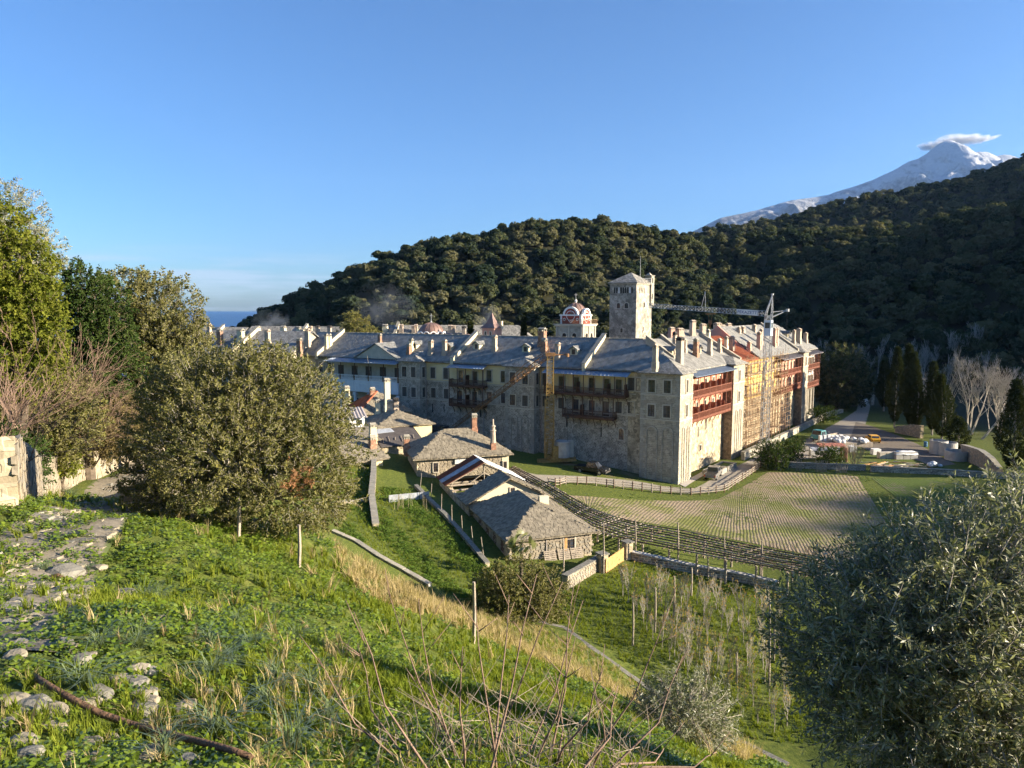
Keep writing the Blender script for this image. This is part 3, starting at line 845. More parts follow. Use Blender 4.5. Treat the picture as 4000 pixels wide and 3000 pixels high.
# ------------------------------------------------------------------ facade frames
class Fr:
 """upright frame: s along the wall, t outwards, z up"""
 def __init__(self, O, u, n=None):
  self.O = Vector((O[0], O[1], 0)); self.u = Vector((u[0], u[1], 0)).normalized()
  self.n = Vector((n[0], n[1], 0)).normalized() if n is not None else Vector((self.u.y, -self.u.x, 0))
  self.rz = math.atan2(self.n.y, self.n.x) - math.pi / 2
 def pt(self, s, t, z):
  return self.O + self.u * s + self.n * t + Vector((0, 0, z))
 def s_at(self, px, t, z, lo=-60.0, hi=140.0):
  f = lambda s: project(self.pt(s, t, z))[0] - px
  a, b = lo, hi
  fa = f(a)
  for _ in range(60):
   m = 0.5 * (a + b); fm = f(m)
   if (fm > 0) == (fa > 0): a, fa = m, fm
   else: b = m
  return 0.5 * (a + b)
 def z_at(self, s, t, py):
  p = self.pt(s, t, 0); d0 = project(p)[1]
  a, b = -5.0, 45.0
  for _ in range(50):
   m = 0.5 * (a + b)
   if project(self.pt(s, t, m))[1] > py: a = m
   else: b = m
  return 0.5 * (a + b)
def fbox(mb, fr, s0, s1, t0, t1, z0, z1, m=0):
 return mb.hexa([fr.pt(s0, t0, z0), fr.pt(s1, t0, z0), fr.pt(s1, t1, z0), fr.pt(s0, t1, z0)],
                   [fr.pt(s0, t0, z1), fr.pt(s1, t0, z1), fr.pt(s1, t1, z1), fr.pt(s0, t1, z1)], m)
def isect(p, u, q, v):
 """crossing of two level lines"""
 d = u.x * v.y - u.y * v.x
 w = q - p
 k = (w.x * v.y - w.y * v.x) / d
 return Vector((p.x + u.x * k, p.y + u.y * k, 0))
class Plane3:
 def __init__(self, a, b, c):
  self.a = Vector(a); self.n = (Vector(b) - self.a).cross(Vector(c) - self.a).normalized()
  if self.n.z < 0: self.n = -self.n
 def z(self, x, y):
  return self.a.z - (self.n.x * (x - self.a.x) + self.n.y * (y - self.a.y)) / self.n.z
 def hit(self, px, py):
  d = ray(px, py); o = Vector((0, 0, CAMZ))
  return o + d * ((self.a - o).dot(self.n) / d.dot(self.n))
# ------------------------------------------------------------------ repeated building parts
PROTO = {}
def win_mesh(w, h, style):
 key = (round(w, 2), round(h, 2), style)
 if key in PROTO: return PROTO[key]
 def mesh(nm, mb, mat):
  o = mb.build(nm, mat); me = o.data; bpy.data.objects.remove(o); return me
 b = 0.17 if style != 'plain' else 0.10
 s = MB()
 s.box((-w / 2 - b / 2, 0.045, h / 2), (b, 0.09, h + 2 * b)); s.box((w / 2 + b / 2, 0.045, h / 2), (b, 0.09, h + 2 * b))
 s.box((0, 0.045, h + b / 2), (w, 0.09, b)); s.box((0, 0.075, -b / 2), (w + 0.0, 0.15, b))
 if style == 'arch':
  s = MB()
  n = 10
  for k in range(n):
   a0, a1 = math.pi * k / n, math.pi * (k + 1) / n
   q = [(math.cos(a) * (w / 2 + e), math.sin(a) * (w / 2 + e)) for a, e in ((a0, 0), (a1, 0), (a1, b), (a0, b))]
   s.hexa([(x, 0.0, h - w / 2 + y) for x, y in q], [(x, 0.09, h - w / 2 + y) for x, y in q])
  hh = h - w / 2
  s.box((-w / 2 - b / 2, 0.045, hh / 2), (b, 0.09, hh)); s.box((w / 2 + b / 2, 0.045, hh / 2), (b, 0.09, hh)); s.box((0, 0.06, -b / 2), (w + 2 * b, 0.12, b))
 j = MB()
 fw = 0.07
 j.box((-w / 2 + fw / 2, 0.03, h / 2), (fw, 0.05, h)); j.box((w / 2 - fw / 2, 0.03, h / 2), (fw, 0.05, h))
 j.box((0, 0.03, h - fw / 2), (w - 2 * fw, 0.05, fw)); j.box((0, 0.03, fw / 2), (w - 2 * fw, 0.05, fw))
 j.box((0, 0.032, h / 2), (0.06, 0.052, h - 2 * fw))
 for k in (0.34, 0.66):
  for sx in (-1, 1):
   j.box((sx * (w / 4 - 0.0), 0.028, h * k), (w / 2 - fw - 0.03, 0.04, 0.035))
 p = MB()
 if style == 'shut':
  for sx in (-1, 1):
   p.box((sx * w * 0.232, 0.018, h / 2), (w * 0.44, 0.012, h - 2 * fw))
   for q in range(9):
    p.box((sx * w * 0.232, 0.03, h * (0.1 + 0.1 * q)), (w * 0.36, 0.02, 0.05))
 else:
  p.poly([(-w / 2, 0.012, 0), (w / 2, 0.012, 0), (w / 2, 0.012, h), (-w / 2, 0.012, h)])
 PROTO[key] = (mesh('window', s, M['stone_band']), mesh('window_frame', j, M['frame']), mesh('pane', p, M['shutter'] if style == 'shut' else M['glass']))
 return PROTO[key]
def sub(name, me, parent, loc, rz):
 o = bpy.data.objects.new(name, me); COL.objects.link(o); o.parent = parent
 o.location = Vector(loc) - world_loc(parent) if loc is not None else (0, 0, 0)
 o.rotation_euler = (0, 0, rz)
 return o
def window(parent, fr, s, t, z0, w, h, style='cross', nm='window'):
 a, b, c = win_mesh(w, h, style)
 o = sub(nm, a, parent, fr.pt(s, t, z0), fr.rz)
 sub('window_frame', b, o, None, 0); sub('shutter' if style == 'shut' else 'pane', c, o, None, 0)
 return o
def chimney_mesh(w, d, h, kind):
 key = ('ch', round(w, 1), round(d, 1), round(h, 1), kind)
 if key in PROTO: return PROTO[key]
 def mesh(nm, mb, mat):
  o = mb.build(nm, mat); me = o.data; bpy.data.objects.remove(o); return me
 s = MB(); ch = min(0.55, h * 0.3)
 s.box((0, 0, (h - ch - 0.8) / 2), (w, d, h - ch + 0.8)); s.box((0, 0, h - ch + 0.04), (w + 0.12, d + 0.12, 0.08))
 if kind != 'soot': s.box((0, 0, 0.12), (w + 0.16, d + 0.16, 1.0))
 c = MB(); z = h - ch + 0.08
 for sx in (-1, 1):
  for sy in (-1, 1):
   c.box((sx * (w / 2 - 0.08), sy * (d / 2 - 0.08), z + ch * 0.3), (0.15, 0.15, ch * 0.6))
 c.box((0, 0, z + ch * 0.3), (w * 0.3, d - 0.05, ch * 0.6))
 c.box((0, 0, z + ch * 0.6 + 0.03), (w + 0.2, d + 0.2, 0.06))
 c.hexa([(-w / 2, -d / 2, z + ch * .6 + .06), (w / 2, -d / 2, z + ch * .6 + .06), (w / 2, d / 2, z + ch * .6 + .06), (-w / 2, d / 2, z + ch * .6 + .06)],
           [(-w / 2, -0.04, z + ch * .6 + .3), (w / 2, -0.04, z + ch * .6 + .3), (w / 2, 0.04, z + ch * .6 + .3), (-w / 2, 0.04, z + ch * .6 + .3)])
 mats = {'render': (M['chimney'], M['chimney']), 'brick': (M['brick'], M['coping']), 'soot': (M['chimney'], M['soot']), 'cream': (M['cream'], M['coping']), 'pink': (M['pink'], M['chimney']), 'white': (M['white'], M['white'])}[kind]
 PROTO[key] = (mesh('chimney', s, mats[0]), mesh('chimney_cap', c, mats[1]))
 return PROTO[key]
def chimney(parent, p, w, d, h, rz, kind='render'):
 a, b = chimney_mesh(w, d, h, kind)
 o = sub('chimney', a, parent, p, rz); sub('chimney_cap', b, o, None, 0)
 return o
def dormer(parent, fr, p, roofslope, w=1.25, h=1.05, wall='cream', roofm='slate'):
 """a little gabled house on a roof; p = foot of its front on the roof"""
 L_ = h / roofslope + 0.5
 b = fr.rz
 def q(x, y, z):
  c, s_ = math.cos(b), math.sin(b)
  return Vector((p.x + x * c - y * s_, p.y + x * s_ + y * c, p.z + z))
 body = MB().hexa([q(-w / 2, -L_, -0.4), q(w / 2, -L_, -0.4), q(w / 2, 0, -0.4), q(-w / 2, 0, -0.4)], [q(-w / 2, -L_, h), q(w / 2, -L_, h), q(w / 2, 0, h), q(-w / 2, 0, h)])
 body.poly([q(-w / 2, 0.0, h), q(w / 2, 0.0, h), q(0, 0.0, h + 0.42)])
 o = body.build('dormer', M[wall], parent, loc=tuple(p))
 rf = MB()
 for sx in (-1, 1):
  rf.slab([q(sx * (w / 2 + 0.22), 0.3, h - 0.12), q(0, 0.3, h + 0.5), q(0, -L_ - 1.0, h + 0.5), q(sx * (w / 2 + 0.22), -L_ - 0.6, h - 0.12)], 0.09)
 rf.build('dormer_roof', M[roofm], o)
 wi = MB().poly([q(-0.3, 0.02, 0.15), q(0.3, 0.02, 0.15), q(0.3, 0.02, h - 0.08), q(-0.3, 0.02, h - 0.08)])
 wi.build('dormer_window', M['frame'], o)
 return o
def balcony(parent, fr, s0, s1, t, z, depth, head, wood='wood', posts=6, screen=None, screens=(), roof=None, ends=(True, True), brk=8, rail_h=1.0):
 """a projecting timber gallery: deck at z, posts up to head, railing, curved brackets below"""
 lo, hi = min(s0, s1), max(s0, s1)
 c0 = fr.pt((lo + hi) / 2, t + depth / 2, z)
 dk = MB()
 fbox(dk, fr, lo, hi, t + 0.01, t + depth, z - 0.12, z)
 fbox(dk, fr, lo, hi, t + depth - 0.14, t + depth + 0.02, z - 0.32, z - 0.122)
 for k in range(int((hi - lo) / 0.55) + 1):
  s = lo + 0.1 + k * 0.55
  if s < hi - 0.1: fbox(dk, fr, s - 0.05, s + 0.05, t + 0.01, t + depth + 0.12, z - 0.26, z - 0.124)
 o = dk.build('balcony', M[wood], parent, loc=tuple(c0))
 te = t + depth - 0.06
 for k in range(posts):
  s = lo + 0.06 + (hi - lo - 0.12) * k / (posts - 1)
  MB().box(tuple(fr.pt(s, te, (z + head) / 2)), (0.11, 0.11, head - z), fr.rz).build('post', M[wood], o, loc=tuple(fr.pt(s, te, z)))
 rl = MB()
 fbox(rl, fr, lo, hi, te - 0.05, te + 0.05, z + rail_h - 0.09, z + rail_h)
 fbox(rl, fr, lo, hi, te - 0.04, te + 0.04, z + 0.06, z + 0.13)
 n = int((hi - lo) / 0.17)
 for k in range(n + 1):
  s = lo + 0.05 + (hi - lo - 0.1) * k / n
  fbox(rl, fr, s - 0.025, s + 0.025, te - 0.025, te + 0.025, z + 0.13, z + rail_h - 0.09)
 for e_, on in ((lo, ends[0]), (hi, ends[1])):
  if on:
   fbox(rl, fr, e_ - 0.03, e_ + 0.03, t + 0.02, te, z + rail_h - 0.09, z + rail_h)
   for q in range(6): fbox(rl, fr, e_ - 0.025, e_ + 0.025, t + 0.1 + q * (depth - .2) / 6, t + 0.15 + q * (depth - .2) / 6, z, z + rail_h - 0.09)
 rl.build('railing', M[wood], o, loc=tuple(c0))
 for k in range(brk):
  s = lo + 0.2 + (hi - lo - 0.4) * k / (brk - 1)
  pts = [fr.pt(s, t + 0.03 + (depth - 0.15) * (1 - math.cos(a)) , z - 0.28 - 1.25 * (1 - math.sin(a))) for a in (0, 0.4, 0.8, 1.2, math.pi / 2)]
  MB().path(pts, [0.07] * 5, 4).build('bracket', M[wood], o, loc=tuple(pts[0]))
 for s in screens:
  sc = MB(); fbox(sc, fr, s - 0.03, s + 0.03, t + 0.02, te - 0.1, z + 0.0, z + 1.75)
  sc.build('screen', M[screen or wood], o, loc=tuple(fr.pt(s, t, z)))
 if roof:
  rs0, rs1, zt, zb, out, mat = roof
  aw = MB()
  aw.slab([fr.pt(rs0, t + 0.05, zt), fr.pt(rs1, t + 0.05, zt), fr.pt(rs1, t + out, zb), fr.pt(rs0, t + out, zb)], 0.06)
  k = rs0
  while k < rs1 + 0.01:
   aw.hexa([fr.pt(k - 0.03, t + 0.05, zt), fr.pt(k + 0.03, t + 0.05, zt), fr.pt(k + 0.03, t + out, zb), fr.pt(k - 0.03, t + out, zb)],
     [fr.pt(k - 0.03, t + 0.05, zt + 0.07), fr.pt(k + 0.03, t + 0.05, zt + 0.07), fr.pt(k + 0.03, t + out, zb + 0.07), fr.pt(k - 0.03, t + out, zb + 0.07)])
   k += 0.62
  aw.build('awning', M[mat], o, loc=tuple(fr.pt((rs0 + rs1) / 2, t, zt)))
 return o
def firewall(parent, fr, s, tz, th=0.55, up=0.75, back=None, mat='cream'):
 """a parapet wall that rises through the roof; tz = [(t, z of the roof) ...] from eave to ridge"""
 w = MB(); cp = MB()
 prof = [(t, z + up) for t, z in tz]
 for (t0, z0), (t1, z1) in zip(prof[:-1], prof[1:]):
  w.hexa([fr.pt(s - th / 2, t0, z0 - up - 0.6), fr.pt(s + th / 2, t0, z0 - up - 0.6), fr.pt(s + th / 2, t1, z1 - up - 0.6), fr.pt(s - th / 2, t1, z1 - up - 0.6)],
               [fr.pt(s - th / 2, t0, z0), fr.pt(s + th / 2, t0, z0), fr.pt(s + th / 2, t1, z1), fr.pt(s - th / 2, t1, z1)])
  cp.slab([fr.pt(s - th / 2 - 0.1, t0, z0 + 0.1), fr.pt(s + th / 2 + 0.1, t0, z0 + 0.1), fr.pt(s + th / 2 + 0.1, t1, z1 + 0.1), fr.pt(s - th / 2 - 0.1, t1, z1 + 0.1)], 0.095)
 o = w.build('firewall', M[mat], parent, loc=tuple(fr.pt(s, tz[0][0], tz[0][1])))
 cp.build('coping', M['coping'], o, loc=tuple(fr.pt(s, tz[0][0], tz[0][1])))
 return o
def blind_arch(mb, fr, s, t, z0, z1, w, b=0.22, pr=0.10):
 fbox(mb, fr, s - w / 2 - b, s - w / 2, t, t + pr, z0, z1 - w / 2); fbox(mb, fr, s + w / 2, s + w / 2 + b, t, t + pr, z0, z1 - w / 2)
 for k in range(8):
  a0, a1 = math.pi * k / 8, math.pi * (k + 1) / 8
  q = [(math.cos(a) * r_, math.sin(a) * r_) for a, r_ in ((a0, w / 2), (a1, w / 2), (a1, w / 2 + b), (a0, w / 2 + b))]
  mb.hexa([fr.pt(s + x, t, z1 - w / 2 + y) for x, y in q], [fr.pt(s + x, t + pr, z1 - w / 2 + y) for x, y in q])
# ------------------------------------------------------------------ the monastery: two main ranges meeting at a corner bastion
C0 = at_z(2648, 1897, 0.0)
L = Fr((C0.x, C0.y), (-0.851, 0.525), (-0.525, -0.851))
Rr = Fr((C0.x, C0.y), (0.592, 0.806), (0.806, -0.592))
EAVE, RIDGE = 16.2, 20.6
TW, TR, TB = -1.9, -8.9, -16.2            # wall face, ridge, back eave of the left range
RW, RR = -1.6, -8.6
sK1 = L.s_at(2503, 0, 12); sK2a = L.s_at(2086, 0, 14); sK2b = L.s_at(1974, 0, 14)
sK3a = L.s_at(1640, 0, 14); sK3b = L.s_at(1559, 0, 14); sLg = L.s_at(1307, TW, 14); sEnd = L.s_at(1150, TW, 14)
rK1 = Rr.s_at(2705, 0, 12); r2a = Rr.s_at(2865, 0, 14); r2b = Rr.s_at(2908, 0, 14)
r3a = Rr.s_at(3136, 0, 12); rEnd = Rr.s_at(3209, 0, 15)
lw = thing('monastery_wing', 'long monastery wing in shade with timber balconies, pale plaster top storey and slate roof', 'building', L.pt(sEnd / 2, TR, 0))
rw = thing('monastery_wing', 'sunlit monastery wing facing the yard with red timber galleries and scaffolded ochre storeys', 'building', Rr.pt(rEnd / 2, RR, 0))
def build_left():
 par = lw
 pl = Plane3(L.pt(0, TW + .55, EAVE), L.pt(10, TW + .55, EAVE), L.pt(0, TR, RIDGE))
 slope = (RIDGE - EAVE) / (abs(TR - (TW + .55)))
 # walls
 w = MB(); fbox(w, L, 1.2, sEnd, -14.9, TW, -2.5, EAVE - 0.05); w.build('wall', M['stone_rubble'], par, loc=tuple(L.pt(20, TW, 0)))
 up = MB(); fbox(up, L, sK1 + 0.02, sK2a - .02, TW + 0.005, TW + 0.07, 12.75, EAVE - 0.06); fbox(up, L, sK2b + .02, sK3a - .02, TW + 0.005, TW + 0.07, 12.75, EAVE - 0.06)
 up.build('plaster_storey', M['yellow'], par, loc=tuple(L.pt(25, TW, 13)))
 for z in (12.6, 9.3):
  for a, b in ((sK1 + .02, sK2a - .02), (sK2b + .02, sK3a - .02)):
   st = MB(); fbox(st, L, a, b, TW + 0.004, TW + 0.10, z - 0.09, z + 0.09)
   st.build('string_course', M['stone_band'], par, loc=tuple(L.pt((a + b) / 2, TW, z)))
 # bastions
 for a, b, nm in ((0.0, sK1, 'corner'), (sK2a, sK2b, 'mid'), (sK3a, sK3b, 'far')):
  g = MB()
  if nm == 'corner':
   xy = [Rr.pt(0, 0, 0), Rr.pt(rK1, 0, 0), Rr.pt(rK1, RW - 0.4, 0), L.pt(sK1, TW - 0.3, 0), L.pt(sK1, 0, 0)]
   g.prism([(p.x, p.y) for p in xy], -1.5, EAVE - 0.1)
  else:
   fbox(g, L, a, b, TW - 0.1, 0, -1.5, EAVE - 0.1)
  o = g.build('bastion', M['stone_rubble'] if nm != 'corner' else M['stone'], par, loc=tuple(L.pt((a + b) / 2, 0, 0)))
  for z in (12.95, 9.35):
   q = MB(); fbox(q, L, a - 0.04, b + 0.04, 0.002, 0.09, z - 0.1, z + 0.1)
   if nm != 'corner': fbox(q, L, a - 0.09, a - 0.002, TW, 0.088, z - 0.1, z + 0.1)
   else: fbox(q, Rr, -0.07, rK1 + 0.03, 0.002, 0.09, z - 0.098, z + 0.098)
   q.build('string_course', M['stone_band'], o, loc=tuple(L.pt((a + b) / 2, 0, z)))
  q = MB()
  z = -1.4; k = 0
  while z < EAVE - 0.5:
   ww = (0.75, 0.5)[k % 2]
   fbox(q, L, a - 0.03, a + ww, -0.02, 0.035, z, z + 0.36); fbox(q, L, b - ww, b + 0.03, -0.02, 0.035, z, z + 0.36)
   if nm != 'corner': fbox(q, L, a - 0.035, a + 0.01, -ww, 0.03, z, z + 0.36)
   else:
    fbox(q, Rr, -0.03, ww, -0.02, 0.036, z, z + 0.36); fbox(q, Rr, rK1 - ww, rK1 + 0.03, -0.02, 0.036, z, z + 0.36)
   z += 0.375; k += 1
  tag(q.build('quoins', M['stone_ashlar'], o, loc=tuple(L.pt((a + b) / 2, 0, 5))), kind='stuff')
  if nm == 'corner':
   ar = [(L, L.s_at(px, 0, 5), -1.0, 8.2, 1.35, .22) for px in (2545, 2607)] + [(Rr, s, -1.0, 8.2, .62, .14) for s in (rK1 * 0.32, rK1 * 0.70)]
  else:
   ar = [(L, a + (b - a) * f, 0.0, 8.0, 1.0, .18) for f in (0.32, 0.68)]
  for f_, s, z0, z1, w_, b_ in ar:
   q = MB(); blind_arch(q, f_, s, 0.0, z0, z1, w_, b_); q.build('blind_arch', M['stone_ashlar'], o, loc=tuple(f_.pt(s, 0, 4)))
  for f in (0.30, 0.74) if nm != 'corner' else (0.32, 0.72):
   for z0, h in ((13.3, 1.8), (9.75, 1.72)):
    window(par, L, a + (b - a) * f, 0.0, z0, 1.02, h, 'cross' if (nm == 'corner' or rnd.random() < 0.5) else 'shut')
  if nm == 'corner':
   for z0, h in ((13.3, 1.8), (9.75, 1.72)): window(par, Rr, rK1 * 0.52, 0.0, z0, 0.72, h, 'shut')
  else:
   sf = Fr(L.pt(a, 0, 0).to_2d(), -L.n, -L.u)
   for z0, h in ((13.3, 1.8), (9.75, 1.72)): window(par, sf, 0.95, 0.0, z0, 0.75, h, 'shut')
  # bastion roof: a hip that runs back into the main slope
  mid = (a + b) / 2
  if nm != 'corner':
   A_, B_ = L.pt(a - .45, .5, EAVE - .05), L.pt(b + .45, .5, EAVE - .05)
   C_, D_ = L.pt(a - .45, TW + .3, EAVE + 0.1), L.pt(b + .45, TW + .3, EAVE + 0.1)
   P_, Q_ = L.pt(mid, TW + .6, 17.55), L.pt(mid, TW - 2.2, 17.8)
   rf = MB(); rf.slab([A_, B_, P_], 0.14); rf.slab([B_, D_, Q_, P_], 0.14); rf.slab([C_, A_, P_, Q_], 0.14)
   rf.build('bastion_roof', M['slate_pale'], par, loc=tuple(P_))
  else:
   e0 = L.pt(0, 0, 0) + (L.n + Rr.n) * 0.5
   A_ = Vector((e0.x, e0.y, EAVE - .05)); B_ = L.pt(b + .45, .5, EAVE - .05); D_ = L.pt(b + .45, TW + .3, EAVE + .1)
   E_ = Rr.pt(rK1 + .4, .45, EAVE - .05); F_ = Rr.pt(rK1 + .4, RW + .3, EAVE + .1)
   P_ = L.pt(2.1, -1.9, 17.8); Q_ = L.pt(3.4, -4.4, 18.05)
   rf = MB(); rf.slab([A_, B_, P_], 0.14); rf.slab([B_, D_, Q_, P_], 0.14); rf.slab([A_, E_, P_], 0.14); rf.slab([E_, F_, Q_, P_], 0.14)
   rf.build('bastion_roof', M['slate_pale'], par, loc=tuple(P_))
 # main roof, hipped round the corner
 E0 = isect(L.pt(0, TW + .55, 0), L.u, Rr.pt(0, RW + .55, 0), Rr.u); E0.z = EAVE
 J = isect(L.pt(0, TR, 0), L.u, Rr.pt(0, RR, 0), Rr.u); J.z = RIDGE
 I0 = isect(L.pt(0, TB, 0), L.u, Rr.pt(0, -15.6, 0), Rr.u); I0.z = EAVE
 rf = MB()
 rf.slab([E0, L.pt(sEnd, TW + .55, EAVE), L.pt(sEnd, TR, RIDGE), J], 0.22)
 rf.build('roof', M['slate'], par, loc=tuple(J))
 rb = MB(); rb.slab([J, L.pt(sEnd, TR, RIDGE), L.pt(sEnd, TB, EAVE), I0], 0.22); rb.build('rear_roof', M['slate_pale'], par, loc=tuple(J))
 rc = MB()
 n = 110
 for k in range(n):
  s0 = L.s_at(2515, TR, RIDGE) + (sEnd - L.s_at(2515, TR, RIDGE)) * k / n
  fbox(rc, L, s0, s0 + 0.62, TR - 0.2, TR + 0.2, RIDGE - 0.1, RIDGE + 0.07 + 0.03 * (k % 2))
 rc.build('ridge_stones', M['coping'], par, loc=tuple(L.pt(30, TR, RIDGE)))
 # eave board under the slates
 ev = MB(); fbox(ev, L, sK1 + .45, sEnd, TW + .08, TW + .5, EAVE - 0.30, EAVE - 0.24); ev.build('eave_soffit', M['wood'], par, loc=tuple(L.pt(20, TW, EAVE)))
 # firewalls across the roof
 tz = [(TW + .7, EAVE - .05), (TR + .05, RIDGE)]
 for px in (1764, 2280, 1236):
  firewall(par, L, L.s_at(px, TW + .6, EAVE + .5), tz)
 # windows in the recessed walls
 for px, st in ((1693, 'shut'), (1743, 'shut'), (1912, 'cross'), (1966, 'cross'), (2131, 'shut'), (2467, 'shut'), (2496, 'shut')):
  s = L.s_at(px, TW, 14)
  window(par, L, s, TW + (0.07), 13.15, 1.0 if px not in (1966, 2496) else 0.8, 1.9, st)
  window(par, L, s, TW + 0.0, 9.65, 1.0 if px not in (1966, 2496) else 0.8, 1.72, st)
 for px in (2193, 2417): window(par, L, L.s_at(px, TW, 10.5), TW, 9.55, 1.05, 1.75, 'shut')
 for px, z0 in ((1802, 12.45), (1857, 12.45), (1798, 8.95), (1855, 8.95), (2195, 12.4), (2252, 12.4), (2313, 12.4), (2370, 12.4), (2418, 12.4), (2250, 8.9), (2312, 8.9), (2368, 8.9)):
  window(par, L, L.s_at(px, TW, z0 + 1), TW + (0.07 if z0 > 12 else 0), z0, 1.0, 2.3, 'cross', 'balcony_door')
 window(par, L, L.s_at(2427, TW, 6.5), TW, 5.5, 0.8, 1.75, 'arch')
 for px, z0 in ((2214, 6.6), (2348, 5.6), (1735, 7.2), (1877, 6.9), (1690, 7.0)):
  s = L.s_at(px, TW, z0); sl_ = MB(); fbox(sl_, L, s - 0.09, s + 0.09, TW - .05, TW + 0.012, z0, z0 + 1.5)
  sl_.build('loophole', M['dark'], par, loc=tuple(L.pt(s, TW, z0)))
 for px in (1668, 1891, 2116):
  s = L.s_at(px, TW, 10); dp = MB(); dp.tube(L.pt(s, TW + .16, 1.0), L.pt(s, TW + .16, EAVE - .3), 0.055)
  dp.build('drainpipe', M['zinc_dull'], par, loc=tuple(L.pt(s, TW, 8)))
 # balconies
 s0, s1 = L.s_at(1886, TW + 1.4, 12.4), L.s_at(1753, TW + 1.4, 12.4)
 balcony(par, L, s0, s1, TW, 12.35, 1.45, 15.45, 'wood', 5, None, [(s0 + s1) / 2 + 0.2], (s0 - 0.2, s1 + 0.3, 16.0, 15.35, 1.75, 'zinc'), brk=7)
 balcony(par, L, s0, s1, TW, 8.95, 1.45, 12.05, 'wood', 5, None, [(s0 + s1) / 2 + 0.2], None, brk=6)
 s0, s1 = L.s_at(2443, TW + 1.4, 12.2), L.s_at(2124, TW + 1.4, 12.2)
 balcony(par, L, s0, s1, TW, 12.3, 1.45, 15.45, 'wood', 9, None, [s0 + 0.25, s0 + 3.0, s0 + 8.2], (s0 - 0.4, s1 + 0.2, 16.0, 15.3, 1.8, 'zinc'), brk=10)
 s0, s1 = L.s_at(2396, TW + 1.4, 8.8), L.s_at(2196, TW + 1.4, 8.8)
 balcony(par, L, s0, s1, TW, 8.8, 1.45, 12.0, 'wood', 6, None, [s0 + 5.6], None, brk=8)
 # chimneys and dormers: (pixel x, foot y, height, width, kind)
 for px, py, h, w_, kd in ((1597, 1384, 1.9, .62, 'brick'), (1607, 1372, 2.3, .62, 'cream'), (1683, 1386, 2.6, .75, 'render'), (1737, 1386, 2.6, .7, 'render'), (1932, 1370, 2.6, .75, 'render'),
                              (2118, 1350, 2.9, 1.15, 'brick'), (2126, 1372, 2.1, .8, 'brick'), (2178, 1403, 2.6, .7, 'render'), (1484, 1345, 2.0, .6, 'brick'), (1276, 1362, 2.9, .6, 'cream'), (1288, 1352, 2.4, .6, 'cream')):
  p = pl.hit(px, py); chimney(par, p, w_, w_ * 0.85, h, L.rz, kd)
 for px, py in ((1751, 1372), (1860, 1366), (2052, 1377), (2240, 1388), (1616, 1364)):
  dormer(par, L, pl.hit(px, py), slope)
 return pl
PL = build_left()
